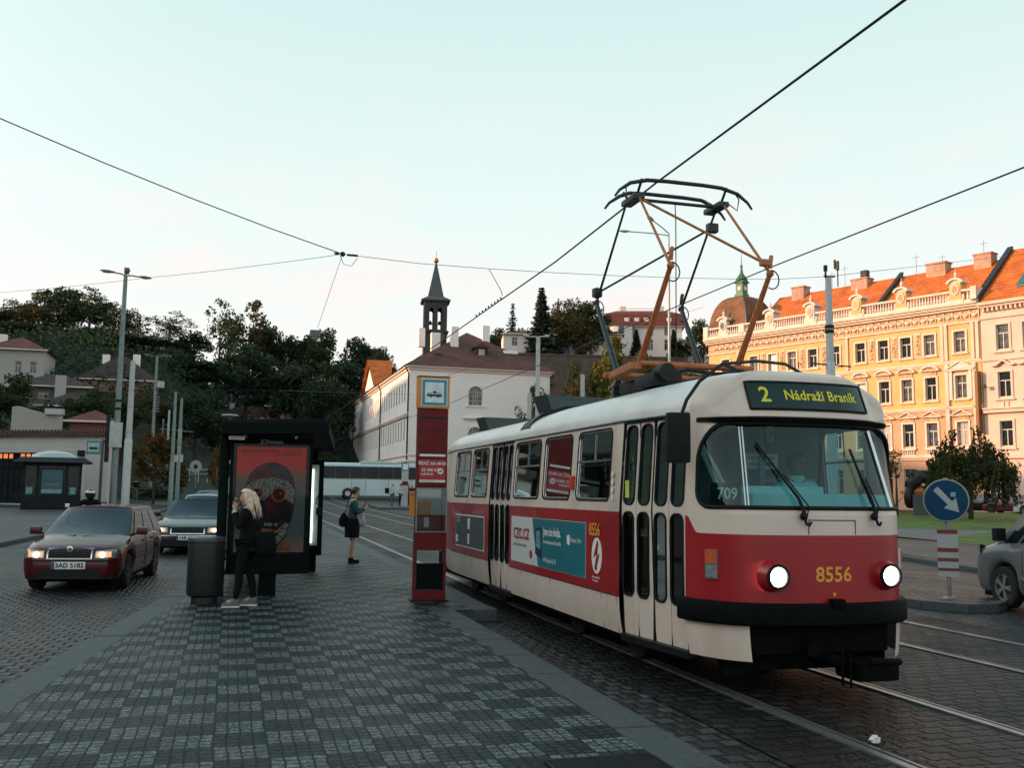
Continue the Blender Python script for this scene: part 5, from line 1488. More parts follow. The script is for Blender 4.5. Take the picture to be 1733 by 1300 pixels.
# shoulder bag behind her
mb = MB(); rings = []
for z, hw, th in ((0, .13, .05), (.04, .17, .075), (.16, .185, .08), (.26, .165, .055), (.34, .14, .022), (.37, .12, .012)):
    rings.append([Vector((th * math.sin(t) + .005 * math.sin(3 * t + z * 20), hw * math.cos(t), z)) for t in [2 * PI * k / 18 for k in range(18)]])
mb.loft(rings, m_blackcl)
bag = mb.build('body', m_blackcl, None, smooth=60)
BG = thing('shoulder_bag', 'soft black shoulder bag hanging behind the blonde smoker', 'bag', (.52, 14.53, pl_z(14.5) + .70), R(84)); bag.parent = BG
mb = MB(); mb.tube([(.0, -.12, .34), (.03, -.06, .56), (-.02, .04, .70), (-.04, .12, .58), (0, .12, .34)], .012, 6); mb.build('strap', m_blackcl, BG, smooth=60)
BG.rotation_euler = (0, 0, R(-65)); BG.scale = (.95, .95, .95)
# --- the woman looking at her phone by the tram stop
J = base_joints(1.66, .075, .02, -.03)
J.update(lelb=(-.20, .06, 1.09), lwri=(-.07, .24, 1.20), lhand=((.5, .5, .5), (.4, -.3, .6), (.3, -.2, .8), .5), relb=(.20, .05, 1.09), rwri=(.08, .25, 1.19), rhand=((-.4, .6, .5), (-.5, -.3, .6), (-.3, -.2, .8), .5), face=(0, 1, -.35), head=(0, .06, 1.55))
W2, sk = person('person', 'dark haired person in teal jacket and black skirt looking at a phone', (2.63, 21.96, pl_z(21.96)), R(-84), J, jacket(m_teal, False), skirt(m_blackcl, .56, .98), hair_short(m_brown), shoes=m_blackcl, soles=m_trim)
def held(name, label, cat, mb, mat, base, extra=None):
    o = mb.build(name, mat, None, smooth=50); o.location = base.location; o.rotation_euler = base.rotation_euler
    return tag(o, label, cat)
mb = MB(); mb.cbox(-.035, .035, .295, .305, 1.24, 1.38, .004); held('phone', 'dark phone held up by the person in the teal jacket', 'phone', mb, m_trim, W2)
mb = MB(); rings = []
for z, a in ((.80, .06), (.84, .10), (.95, .11), (1.04, .07), (1.10, .03)): rings.append([Vector((.02 + a * math.cos(t) * .55, -.20 + a * math.sin(t), z)) for t in [2 * PI * k / 14 for k in range(14)]])
mb.loft(rings); mb.tube([(.04, -.18, 1.08), (.12, -.13, 1.36), (.10, .02, 1.36), (.0, -.1, 1.2)], .010, 6)
held('handbag', 'small black handbag on the back of the person in the teal jacket', 'bag', mb, m_blackcl, W2)
mb = MB(); rings = []
for z, a in ((.80, .05), (.82, .075), (.92, .08), (1.02, .055), (1.10, .02), (1.18, .012)): rings.append([Vector((.12 + a * math.cos(t) * .6, .20 + a * math.sin(t) * (1 + .1 * math.sin(3 * t)), z)) for t in [2 * PI * k / 14 for k in range(14)]])
mb.loft(rings); held('carrier_bag', 'crumpled white carrier bag hanging from the arm of the phone reader', 'bag', mb, M('bag_white', (.42, .40, .40), .5, var=.3, scale=14), W2)
# --- the motorcyclist behind the red car
MC = thing('motorcycle', 'dark motorcycle with a grey top case standing behind the red estate car', 'motorcycle', (-3.75, 28.2, H(-3.7, 28.2)), R(-6))
for y in (0, 1.38):
    mb = MB(); mb.lathe([(.2, -.05), (.29, -.06), (.31, 0), (.29, .06), (.2, .05)], (0, y, .31), 22, axis='x'); wl_ = mb.build('wheel', m_tyre, MC, smooth=50)
    mb = MB(); mb.lathe([(.2, -.03), (.2, .03)], (0, y, .31), 18, axis='x'); mb.build('rim', m_rim, wl_)
mb = MB(); mb.tube([(-.09, 0, .31), (-.09, .25, .95)], .03, 8); mb.tube([(.09, 0, .31), (.09, .25, .95)], .03, 8); mb.build('fork', m_grey, MC)
mb = MB(); mb.tube([(-.38, .42, 1.02), (-.2, .28, 1.03), (.2, .28, 1.03), (.38, .42, 1.02)], .018, 8); mb.build('handlebar', m_trim, MC)
mb = MB(); mb.loft([[(-.12, .1, .55), (.12, .1, .55), (.16, .2, .9), (-.16, .2, .9)], [(-.2, .5, .45), (.2, .5, .45), (.18, .5, .95), (-.18, .5, .95)], [(-.15, 1.3, .55), (.15, 1.3, .55), (.13, 1.3, .80), (-.13, 1.3, .80)]]); mb.build('fairing', m_blackcl, MC, smooth=40)
MB().lathe([(.09, 0), (.08, .05), (.01, .06)], (0, .02, .80), 16, axis='y').build('headlight', m_lampglass, MC)
for sg in (-1, 1): MB().cbox(sg * .46 - .06, sg * .46 + .06, .28, .31, 1.14, 1.24, .02).tube([(sg * .36, .40, 1.03), (sg * .46, .3, 1.16)], .01, 5).build('wing_mirror', m_chrome, MC)
MB().cbox(-.24, .24, 1.35, 1.75, .92, 1.30, .08).build('top_case', m_rimd, MC, smooth=50)
J = base_joints(1.70)
J.update(pelvis=(0, -.95, .88), waist=(0, -.88, 1.02), chest=(0, -.82, 1.18), upper=(0, -.80, 1.30), neck=(0, -.78, 1.38), head=(0, -.76, 1.49))
for s, sg in (('l', -1), ('r', 1)):
    J[s + 'sho'] = (sg * .19, -.80, 1.29); J[s + 'elb'] = (sg * .36, -.62, 1.10); J[s + 'wri'] = (sg * .34, -.40, 1.05)
    J[s + 'hip'] = (sg * .12, -.92, .82); J[s + 'kne'] = (sg * .24, -.55, .72); J[s + 'ank'] = (sg * .24, -.75, .33); J[s + 'toe'] = (sg * .25, -.62, .28)
def helmet(root, hd, fwd, upv, rt):
    mb = MB(); mb.ball(hd + upv * .01, .135, .155, .145, 20, 12); h = mb.build('helmet', M('helmet_black', (.02, .02, .022), .2, coat=.5), root, smooth=60)
    mb = MB(); rows_ = []
    for j in range(5):
        a = -.35 + .5 * j / 4; rows_.append([hd + upv * (.01 + .148 * math.sin(a)) + rt * (.139 * math.cos(a) * math.sin(t)) + fwd * (.159 * math.cos(a) * math.cos(t)) for t in [-1.1 + 2.2 * k / 10 for k in range(11)]])
    mb.loft(rows_, closed=False, cap0=False, cap1=False); mb.build('visor', m_cglass, h, smooth=60)
    mb = MB(); rows_ = []
    for j in range(3):
        a = .28 + .35 * j / 2; rows_.append([hd + upv * (.01 + .150 * math.sin(a)) + rt * (.141 * math.cos(a) * math.sin(t)) + fwd * (.161 * math.cos(a) * math.cos(t)) for t in [-1.2 + 2.4 * k / 10 for k in range(11)]])
    mb.loft(rows_, closed=False, cap0=False, cap1=False); mb.build('helmet_band', m_white, h, smooth=60)
m_bike = person('person', 'motorcyclist in black with a white banded helmet behind the red estate car', (-3.75, 28.2, H(-3.7, 28.2)), R(174), J, jacket(m_blackcl, False, seated=True), trousers(m_blackcl), helmet, fingers=False, shoes=m_blackcl, soles=m_trim)
# --- tram driver
J = base_joints(1.75)
dz = .02
J.update(pelvis=(0, -.0, 1.36), waist=(0, .0, 1.58), chest=(0, .02, 1.76), upper=(0, .02, 1.92), neck=(0, .03, 2.02), head=(0, .05, 2.135), face=(-.5, 1, 0))
for s, sg in (('l', -1), ('r', 1)):
    J[s + 'sho'] = (sg * .19, .02, 1.90); J[s + 'elb'] = (sg * .27, .14, 1.66); J[s + 'wri'] = (sg * .18, .34, 1.72)
    J[s + 'hip'] = (sg * .11, .04, 1.33); J[s + 'kne'] = (sg * .14, .44, 1.35); J[s + 'ank'] = (sg * .14, .46, .98); J[s + 'toe'] = (sg * .15, .58, .95)
m_shirt = M('shirt_blue', (.60, .76, .80), .75, var=.08, scale=10)
person('person', 'tram driver in a light blue shirt sitting behind the big windscreen', (5.62, 8.95, 0), R(176), J, jacket(m_shirt, False, 'shirt', True), trousers(m_blackcl), hair_short(m_brown), skinm=M('skin_shade', (.20, .12, .09), .6), fingers=False, shoes=m_blackcl, soles=m_trim)  # cab shade on the driver is painted into this darker skin
# --- small figures at the far stop and on the left pavement
def walker(label, px, py, d, rz, topm, botm, hairm, h=1.7, group=None, step=.12, bag=None):
    p = at(px, py, d=d); zz_ = H(p.x, p.y)
    J = base_joints(h, .085, step, -step)
    J['lelb'] = (-.22, .10, 1.10); J['lwri'] = (-.15, .28, 1.12)
    return person('person', label, (p.x, p.y, zz_ + (.14 if group else .12)), rz, J, jacket(topm, False), trousers(botm), hair_short(hairm), fingers=False, shoes=m_blackcl, soles=m_sole, group=group, sub=1)
m_pale = M('cloth_pale', (.55, .53, .50), .8, var=.15, scale=8); m_jean = M('cloth_jeans', (.03, .10, .15), .8, var=.2, scale=10); m_wine = M('cloth_wine', (.16, .03, .035), .8, var=.2); m_khaki = M('cloth_khaki', (.16, .13, .09), .8); m_hgrey = M('hair_grey', (.25, .22, .2), .6)
GF = 'people at the far tram stop'
walker('person in a pale top and blue jeans at the far stop with a dark backpack', 663, 862, 74, R(-50), m_pale, m_jean, m_hgrey, 1.68, GF)
walker('person in pale jacket and black trousers beside the jeans wearer, far stop', 678, 863, 73.5, R(40), m_pale, m_blackcl, m_brown, 1.72, GF, .06)
walker('person in a wine red top standing close behind the far stop column', 691, 862, 74.5, R(90), m_wine, m_blackcl, m_hgrey, 1.74, GF, .04)
walker('person in black standing half hidden by the red stop column at the far stop', 697, 865, 73, R(150), m_blackcl, m_khaki, m_blonde, 1.66, GF, .05)
walker('walker in a dark jacket and khaki trousers on the pavement beyond the poles', 229, 838, 78, R(10), m_blackcl, m_khaki, m_brown, 1.78)
walker('walker in dark clothes beside the grey street pole by the white building', 186, 842, 70, R(-20), m_blackcl, m_blackcl, m_brown, 1.75)
p = at(656, 846, d=74); mb = MB(); mb.cbox(-.16, .16, -.1, .1, 0, .42, .08); bp_ = mb.build('backpack', m_blackcl, None, loc=(p.x - .05, p.y + .1, H(p.x, p.y) + 1.08), smooth=50); tag(bp_, 'dark backpack on the pale topped person in jeans at the far stop', 'backpack')
# ================================================================== stop furniture
m_rcol = M('column_red', (.14, .012, .014), .5, spec=.2, var=.15, scale=4, dirt=.4, dirt_col=(.05, .02, .02))
m_blue = M('sign_blue', (.02, .22, .32), .4, var=.05)
m_orange = M('sign_orange', (.62, .22, .03), .45, var=.08)
m_paper = M('timetable_paper', (.42, .42, .45), .5, var=.06)
m_shel = M('shelter_black', (.005, .008, .009), .7, .0, var=.2, scale=8, spec=.06)
def column_text(parent, txt, x, z, size, mat, y, bold=True, al='CENTER', sx=1.): return letters(txt, mat, parent, (x, y, z), (1, 0, 0), (0, 0, 1), size, sx, bold, .003, al)
TC = thing('stop_column', 'tall red tram stop column with timetable case and orange framed tram sign', 'stop sign', (2.97, 14.88, pl_z(14.88)), R(-1.5))
mb = MB(); mb.cbox(-.29, .29, -.13, .13, .0, .02, .005, m_dark); mb.cbox(-.245, .245, -.09, .09, .02, .16, .01); mb.cbox(-.245, -.205, -.08, .08, .16, .78, .006); mb.cbox(.205, .245, -.08, .08, .16, .78, .006); mb.cbox(-.245, .245, -.08, .08, .76, 1.02, .006)
mb.cbox(-.24, .24, -.06, .08, 1.02, 1.72, .006); mb.cbox(-.235, .235, -.08, .08, 1.72, 2.92, .008); mb.box(-.215, .215, -.087, -.078, 2.78, 2.80, m_dark); mb.box(-.17, .17, -.084, -.079, 2.60, 2.605, m_dark)
mb.build('body', m_rcol, TC)
MB().box(-.2, .2, -.055, .055, .17, .56).build('waste_insert', m_shel, TC)
mb = MB()
for x0, x1, z0, z1 in ((-.24, -.222, 1.03, 1.71), (.222, .24, 1.03, 1.71), (-.222, .222, 1.03, 1.048), (-.222, .222, 1.692, 1.71)): mb.box(x0, x1, -.095, -.058, z0, z1)
tcs = mb.build('timetable_case', m_grey, TC)
for x0, x1, z0, z1, mt in ((-.22, -.005, 1.50, 1.69, m_paper), (.0, .22, 1.50, 1.69, m_paper), (-.22, -.005, 1.30, 1.495, m_orange), (.0, .22, 1.30, 1.495, m_paper), (-.21, -.12, 1.11, 1.26, M('leaflet_red', (.2, .03, .05), .5)), (-.11, -.03, 1.11, 1.26, m_paper)):
    s_ = MB().box(x0, x1, -.068, -.062, z0, z1).build('timetable', mt, tcs)
    if z1 - z0 > .16:
        mb = MB()
        for k in range(9): mb.box(x0 + .012, x1 - .012, -.0705, -.068, z1 - .025 - k * .018, z1 - .031 - k * .018)
        mb.build('print_lines', M('print_grey', (.16, .16, .18), .6), s_)
MB().box(-.22, .22, -.082, -.078, 1.05, 1.69).build('pane', glass('case_glass', (.86, .92, .92), .7, .03, .03), tcs)
ps = MB().box(-.20, .205, -.092, -.081, 1.79, 2.14).build('poster', M('poster_red', (.42, .025, .035), .4, var=.08), TC)
MB().box(-.198, .203, -.0945, -.092, 1.792, 1.83).build('poster_band', m_white, ps)
column_text(ps, 'ŘIDIČ XA MHD', 0, 2.08, .064, m_white, -.092); column_text(ps, '35 000 Kč', -.17, 1.98, .066, m_white, -.092, True, 'LEFT'); column_text(ps, 'měsíčně', -.17, 1.92, .05, m_white, -.092, True, 'LEFT'); column_text(ps, 'www.dpp.cz/kariera', -.18, 1.811, .026, m_navy, -.0945, False, 'LEFT')
em_ = plaque(circle(.125, 1.965, .047, 20), m_white, ps, (0, -.092, 0), (1, 0, 0), (0, 0, 1), .003, .003, 'emblem')
plaque([(.10, 1.955), (.15, 1.99), (.155, 1.975), (.115, 1.945)], m_navy, em_, (0, -.092, 0), (1, 0, 0), (0, 0, 1), .005, .002, 'emblem_stroke')
MB().box(-.20, .20, -.09, -.079, 2.19, 2.225).build('white_strip', m_white, TC)
sb = MB().cbox(-.245, .245, -.11, .11, 2.93, 3.42, .012, m_orange).box(-.25, .25, -.115, .115, 3.42, 3.435, m_dark).build('sign_box', None, TC)
s2 = MB().box(-.20, .205, -.122, -.111, 2.965, 3.39).build('sign_plate', m_white, sb)
MB().box(-.188, .193, -.127, -.1225, 2.977, 3.378).build('sign_border', m_blue, s2); MB().box(-.145, .15, -.131, -.1275, 3.02, 3.335).build('sign_face', M('sign_pale', (.60, .70, .72), .4), s2)
mb = MB(); yb = -.134
mb.box(-.115, .12, yb, -.1315, 3.115, 3.15); mb.box(-.07, -.035, yb, -.1315, 3.10, 3.12); mb.box(.04, .075, yb, -.1315, 3.10, 3.12); mb.box(-.11, .115, yb, -.1315, 3.165, 3.172); mb.box(-.02, .03, yb, -.1315, 3.172, 3.20)
for k in range(5): mb.box(-.105 + k * .046, -.10 + k * .046, yb, -.1315, 3.15, 3.166)
mb.build('tram_symbol', m_navy, s2)
mb = MB(); mb.box(-.33, -.24, .0, .008, 1.28, 1.66); sc_ = mb.build('side_notice', m_orange, TC); column_text(sc_, 'TEXT'[:0] or 'ZMĚNY', -.285, 1.60, .03, m_navy, 0)
# second, far stop column
p = at(684, 862, d=73.6)
T2 = thing('stop_column', 'small pale stop column far off between the coach and the waiting people', 'stop sign', (p.x, p.y, H(p.x, p.y) + .12), 0)
mb = MB(); mb.cbox(-.25, .25, -.1, .1, 0, 2.7, .02); mb.build('body', m_paper, T2); MB().cbox(-.27, .27, -.13, .13, 2.7, 3.3, .02).build('sign_box', m_blue, T2); MB().box(-.2, .2, -.14, -.131, 2.78, 3.22).build('sign_face', m_white, T2); MB().box(-.22, .22, -.11, -.101, 1.6, 1.9).build('poster', m_rcol, T2)
fi = [(p.x - 2.4, p.y - 3.5), (p.x + 3.5, p.y - 4.2), (p.x + 4, p.y + 6), (p.x - 2.0, p.y + 6)]
sheet('platform_paving', fi, m_pave2, .13, 2.0); kerb_run('kerb', fi + fi[:1], .25, top=.135, side=1, L_=1.2)
# litter bin
BN = thing('litter_bin', 'dark rounded litter bin standing left of the blonde smoker', 'litter bin', (-.30, 15.1, pl_z(15.1))); BN.scale = (.93, .93, .97)
mb = MB()
def sq(r, z, k=.72): return [Vector((r * math.copysign(abs(math.cos(t)) ** k, math.cos(t)), r * .9 * math.copysign(abs(math.sin(t)) ** k, math.sin(t)), z)) for t in [2 * PI * i / 32 for i in range(32)]]
mb.loft([sq(.20, 0), sq(.20, .09), sq(.26, .12), sq(.275, .16), sq(.275, .86), sq(.27, .90)]); mb.build('body', M('bin_black', (.008, .011, .012), .5, var=.2, scale=10, dirt=.2), BN, smooth=40)
mb = MB(); mb.loft([sq(.285, .905), sq(.29, .93), sq(.28, .965), sq(.20, .985), sq(.08, .99)]); mb.build('lid', M('bin_lid', (.06, .064, .066), .4, .3, var=.2), BN, smooth=40)
# ================================================================== shelter
SH = thing('tram_shelter', 'black tram shelter with a lit skull poster panel and slanting roof', 'shelter', (.60, 15.9, pl_z(15.9)))
mb = MB()
rl = [(-.78, -.5, 2.64), (.84, -.5, 2.70), (1.46, 4.7, 2.62), (-.5, 4.7, 2.60)]
def ro(dz): return [Vector((x, y, z + dz)) for x, y, z in rl]
mb.loft([ro(-.17), ro(.0), [p_ * 1 + Vector((.06 if p_.x < 0 else -.06, .06 if p_.y < 0 else -.06, 0)) for p_ in ro(.06)]])
rf_ = mb.build('roof', m_shel, SH)
mb = MB(); mb.box(-.66, -.42, -.3, -.22, 2.40, 2.46); mb.build('roof_lamp', M('lamp_white', (.7, .72, .68), .4), rf_)
for x in (-.6, .5): MB().bar((x * .7, -.3, 2.46), (x * .7 + .12, .5, 2.46), .03, .04, m_grey).build('roof_rib', None, rf_)
for x, y in ((-.71, .0), (-.45, 4.3), (1.02, 4.3)):
    mb = MB(); mb.tube([(x, y, 0), (x, y, 2.56)], .075, 14); mb.build('post', m_shel, SH, smooth=50)
mb = MB(); mb.lathe([(.02, 2.60), (.025, 2.74), (.12, 2.77), (.135, 2.785), (.11, 2.80), (.01, 2.81)], (-.66, -.05, 0), 18); mb.build('post_lamp', M('dish_grey', (.34, .36, .36), .4), SH, smooth=50)
m_sglass = glass('shelter_glass', (.75, .82, .82), .9, .02, .04)
for a, b_ in (((-.69, .15), (-.46, 4.2)), ((-.38, 4.3), (.95, 4.3))):
    mb = MB(); mb.bar((a[0], a[1], 1.3), (b_[0], b_[1], 1.3), .012, 2.0); mb.build('glass_wall', m_sglass, SH)
    MB().bar((a[0], a[1], .28), (b_[0], b_[1], .28), .05, .05).bar((a[0], a[1], 2.32), (b_[0], b_[1], 2.32), .05, .05).build('wall_rail', m_shel, SH)
mb = MB(); mb.cbox(-.4, .0, 1.2, 3.6, .45, .50, .02); mb.box(-.25, -.15, 1.3, 1.36, 0, .45); mb.box(-.25, -.15, 3.4, 3.46, 0, .45); mb.build('bench', m_shel, SH)
# poster panel facing the viewer
AX0, AX1, AZ0, AZ1 = -.62, .64, .46, 2.60
mb = MB(); mb.cbox(AX0, AX1, -.06, .10, AZ0, AZ1, .02); mb.box(AX0 + .5, AX1 - .5, -.03, .07, .12, .47)
ap = mb.build('poster_panel', m_shel, SH, loc=(0, 0, -.13))
PY = -.064
def pmat():
    m, nt, b = _nt('poster_print'); N, L = nt.nodes, nt.links
    tc = N.new('ShaderNodeTexCoord'); sp = N.new('ShaderNodeSeparateXYZ'); L.new(tc.outputs['Object'], sp.inputs[0])
    nz = N.new('ShaderNodeTexNoise'); nz.inputs['Scale'].default_value = 2.2; nz.inputs['Detail'].default_value = 6; L.new(tc.outputs['Object'], nz.inputs[0])
    ma = N.new('ShaderNodeMath'); ma.operation = 'MULTIPLY_ADD'; ma.inputs[1].default_value = .45; L.new(nz.outputs['Fac'], ma.inputs[0]); L.new(sp.outputs['Z'], ma.inputs[2])
    rp = N.new('ShaderNodeValToRGB'); mr = N.new('ShaderNodeMapRange'); mr.inputs[1].default_value = .75; mr.inputs[2].default_value = 2.75; L.new(ma.outputs[0], mr.inputs[0]); L.new(mr.outputs[0], rp.inputs[0])
    e = rp.color_ramp.elements
    e[0].position = 0; e[0].color = (.20, .10, .085, 1); e[1].position = 1; e[1].color = (.50, .028, .022, 1)
    for q, c in ((.18, (.16, .10, .09)), (.30, (.055, .075, .078)), (.62, (.075, .085, .085)), (.72, (.15, .07, .05)), (.80, (.46, .03, .025))):
        k = e.new(q); k.color = c + (1,)
    L.new(rp.outputs[0], b.inputs['Base Color']); b.inputs['Roughness'].default_value = .6; b.inputs['Specular IOR Level'].default_value = .1
    L.new(rp.outputs[0], b.inputs['Emission Color']); b.inputs['Emission Strength'].default_value = .04
    return m
po = MB().box(AX0 + .10, AX1 - .10, PY - .004, PY + .004, .80, 2.44).build('poster', pmat(), ap)
def pp_(poly, mat, lift, name): return plaque(poly, mat, po, (0, PY, 0), (1, 0, 0), (0, 0, 1), lift, .003, name)
def blob(cx, cz, rx, rz, n=36, wob=.03, seed=1, sq_=1.0):
    r_ = random.Random(seed); ph = [r_.uniform(0, 6.28) for _ in range(4)]
    return [(cx + rx * math.cos(t) * (1 + wob * math.sin(3 * t + ph[0]) + wob * .6 * math.sin(7 * t + ph[1])), cz + rz * math.sin(t) * (1 + wob * math.sin(2 * t + ph[2]))) for t in [2 * PI * k / n for k in range(n)]]
m_pdk = M('print_dark', (.020, .014, .016), .8, spec=.05, var=.5, scale=9); m_pmar = M('print_maroon', (.07, .012, .016), .8, spec=.05, var=.6, scale=7); m_pvio = M('print_violet', (.028, .018, .04), .8, spec=.05, var=.4, scale=6)
m_pteeth = M('print_speckle', (.13, .13, .12), .8, spec=.05, var=1.0, scale=60, detail=1); m_pring = M('print_ring', (.34, .085, .035), .8, spec=.05, var=.25, scale=12); m_pfl = M('print_flesh', (.22, .075, .05), .8, spec=.05, var=.4, scale=10)
pp_([(-.20, 2.13), (-.08, 2.19), (.08, 2.20), (.24, 2.13), (.34, 1.98), (.39, 1.78), (.38, 1.52), (.33, 1.28), (.25, 1.02), (.14, .90), (.0, .83), (-.12, .84), (-.22, .98), (-.30, 1.25), (-.38, 1.55), (-.38, 1.85), (-.31, 2.03)], m_pdk, .007, 'poster_head')
pp_([(-.33, 2.0), (-.22, 2.12), (-.04, 2.18), (.02, 2.0), (-.05, 1.90), (-.34, 1.88)], m_pmar, .009, 'poster_shape'); pp_([(.0, 2.17), (.16, 2.15), (.30, 2.03), (.36, 1.88), (.10, 1.95), (.02, 2.02)], m_pvio, .0095, 'poster_shape')
pp_([(-.38, 1.82), (-.2, 1.93), (.05, 1.96), (.25, 1.92), (.38, 1.78), (.37, 1.55), (.24, 1.62), (.10, 1.58), (.02, 1.72), (-.08, 1.60), (-.20, 1.62), (-.37, 1.56)], m_pteeth, .010, 'poster_shape')
pp_([(-.04, 1.62), (.02, 1.72), (.09, 1.50), (.06, 1.36), (-.05, 1.38)], m_pmar, .012, 'poster_shape'); pp_([(.10, 1.56), (.36, 1.52), (.34, 1.34), (.18, 1.26), (.06, 1.32)], m_pdk, .0118, 'poster_shape')
pp_([(.30, 1.24), (.24, 1.04), (.13, .92), (.0, .85), (-.05, .90), (.05, .96), (.16, 1.10), (.24, 1.26)], m_pteeth, .012, 'poster_shape')
pp_([(-.10, 1.18), (.12, 1.14), (.22, 1.24), (.16, 1.12), (-.06, 1.02), (-.18, 1.08)], m_pfl, .0125, 'poster_shape'); pp_([(.02, .86), (.10, .94), (.24, 1.02), (.36, .90), (.34, .82), (-.02, .82)], m_pfl, .006, 'poster_shape')
pp_([(-.09, 1.26), (.14, 1.25), (.12, 1.20), (-.08, 1.21)], m_pteeth, .013, 'poster_shape')
for cx, cz, r_ in ((.13, 1.70, .115), (-.20, 1.71, .09)):
    pp_(circle(cx, cz, r_, 28), m_pring, .014, 'poster_eye'); pp_(circle(cx, cz, r_ * .78, 28), m_pmar, .016, 'poster_eye'); pp_(circle(cx, cz, r_ * .62, 28), m_pdk, .018, 'poster_eye'); pp_(circle(cx + .03, cz + .012, r_ * .14, 12), m_pfl, .020, 'poster_eye')
letters('PRAHA / NÁRODNÍ GALERIE', m_pmar, po, (-.46, PY, 2.37), (1, 0, 0), (0, 0, 1), .045, 1, True, .008, 'LEFT'); letters('10. 5. – 23. 9.', m_pmar, po, (-.46, PY, 2.32), (1, 0, 0), (0, 0, 1), .045, 1, True, .008, 'LEFT'); letters('SÁL VÝSTAV', m_pmar, po, (.46, PY, 2.37), (1, 0, 0), (0, 0, 1), .045, 1, True, .008, 'RIGHT'); letters('VSTUP DENNĚ 10 – 18', m_pmar, po, (.46, PY, 2.32), (1, 0, 0), (0, 0, 1), .04, 1, True, .008, 'RIGHT')
letters('JCDecaux', M('print_silver', (.35, .36, .36), .4), ap, (.0, -.06, 2.52), (1, 0, 0), (0, 0, 1), .085, 1, False, .002)
MB().box(AX0 + .05, AX1 - .05, -.078, -.074, .76, 2.48).build('pane', glass('poster_glass', (.94, .96, .96), .22, .03, .0), ap)
m_tube = emis('tube_light', (.86, 1.0, .86), 2.4)
MB().tube([(AX0 - .06, -.02, .9), (AX0 - .06, -.02, 2.3)], .016, 8).build('light_tube', m_tube, ap)
# opened light case at the far end of the shelter
mb = MB(); mb.cbox(.90, 1.20, 2.35, 2.48, .55, 2.45, .02); mb.box(1.0, 1.1, 2.38, 2.46, .2, .55); lc = mb.build('light_case', m_shel, SH, loc=(0, 1.75, -.2))
MB().box(.92, 1.10, 2.335, 2.349, .75, 2.35).build('diffuser', M('diffuser_pale', (.45, .50, .46), .4), lc); MB().tube([(.98, 2.30, .80), (.98, 2.30, 2.26)], .018, 10).build('light_tube', m_tube, lc)
mb = MB(); mb.cbox(1.06, 1.18, 2.25, 2.32, 1.35, 1.50, .02); mb.tube([(1.12, 2.28, 1.5), (1.17, 2.25, 1.66), (1.10, 2.26, 1.76), (1.05, 2.27, 1.56)], .010, 6); mb.build('ballast', m_trim, lc)
# ================================================================== arrow sign on the island
SG = thing('road_sign', 'round blue road sign with white arrow above a striped marker board', 'road sign', tuple(at(1607, 1013, Z=.115)), R(-40))
mb = MB(); mb.tube([(0, 0, 0), (0, 0, 2.05)], .035, 10); mb.lathe([(.12, 0), (.11, .02), (.04, .035)], (0, 0, 0), 16); mb.build('post', m_grey, SG)
mb = MB(); mb.lathe([(.365, .0), (.37, .012), (.365, .025)], (0, 0, 1.66), 36, axis='y'); mb.v = [Vector((p_.x, p_.y - .04, p_.z)) for p_ in mb.v]; dsc = mb.build('disc', m_grey, SG)
m_sb = M('sign_deep_blue', (.003, .045, .105), .45, spec=.15, var=.06); m_sw = M('sign_white', (.34, .37, .37), .5, var=.05)
plaque(circle(0, 1.66, .345, 40), m_sb, dsc, (0, -.066, 0), (1, 0, 0), (0, 0, 1), .003, .003, 'disc_face')
a_ = R(-48); ar = [(-.27, .05), (.06, .045), (.06, .13), (.27, 0), (.06, -.13), (.06, -.045), (-.27, -.05)]
ar = [(.02 + x * math.cos(a_) - y * math.sin(a_), 1.66 + x * math.sin(a_) + y * math.cos(a_)) for x, y in ar]
plaque(ar, m_sw, dsc, (0, -.07, 0), (1, 0, 0), (0, 0, 1), .003, .003, 'arrow'); plaque([(.07, 1.73), (.15, 1.72), (.16, 1.80), (.08, 1.80)], M('sticker_pale', (.20, .32, .38), .4), dsc, (0, -.07, 0), (1, 0, 0), (0, 0, 1), .002, .002, 'sticker')
bd = plaque(rrect(-.165, .165, .36, 1.16, .04, 4), m_sw, SG, (0, -.04, 0), (1, 0, 0), (0, 0, 1), .003, .02, 'marker_board')
for z0, z1 in ((1.09, 1.16), (.78, .85), (.62, .68), (.46, .51)): plaque(rrect(-.165, .165, z0, z1, .03 if z1 > 1.1 else .004, 3), M('marker_red', (.17, .02, .02), .5), bd, (0, -.04, 0), (1, 0, 0), (0, 0, 1), .006, .003, 'stripe')
# drain grate and scrap of paper
p = at(1032, 1300, Z=PZ); mb = MB()
for k in range(16): mb.box(-.34, .34, -.16 + k * .022, -.150 + k * .022, .0, .014)
mb.box(-.36, .36, -.19, -.17, 0, .016); mb.box(-.36, -.345, -.17, .19, 0, .016); mb.box(.345, .36, -.17, .19, 0, .016); mb.box(-.345, .345, .19, .205, 0, .016); mb.box(-.345, .345, -.17, .19, -.005, .002)
g_ = mb.build('drain_grate', m_dark, None, loc=(p.x, p.y, PZ)); tag(g_, 'dark slotted drain grate sunk in the platform paving', 'drain')
p = at(1480, 1252, Z=.03); mb = MB(); mb.ball((0, 0, .028), .045, .035, .03, 10, 6, jit=.22); pb_ = mb.build('paper_scrap', M('paper_white', (.6, .58, .54), .7, var=.3, scale=60), None, loc=(p.x, p.y, 0)); tag(pb_, 'crumpled white scrap of paper lying between the rails', 'litter')
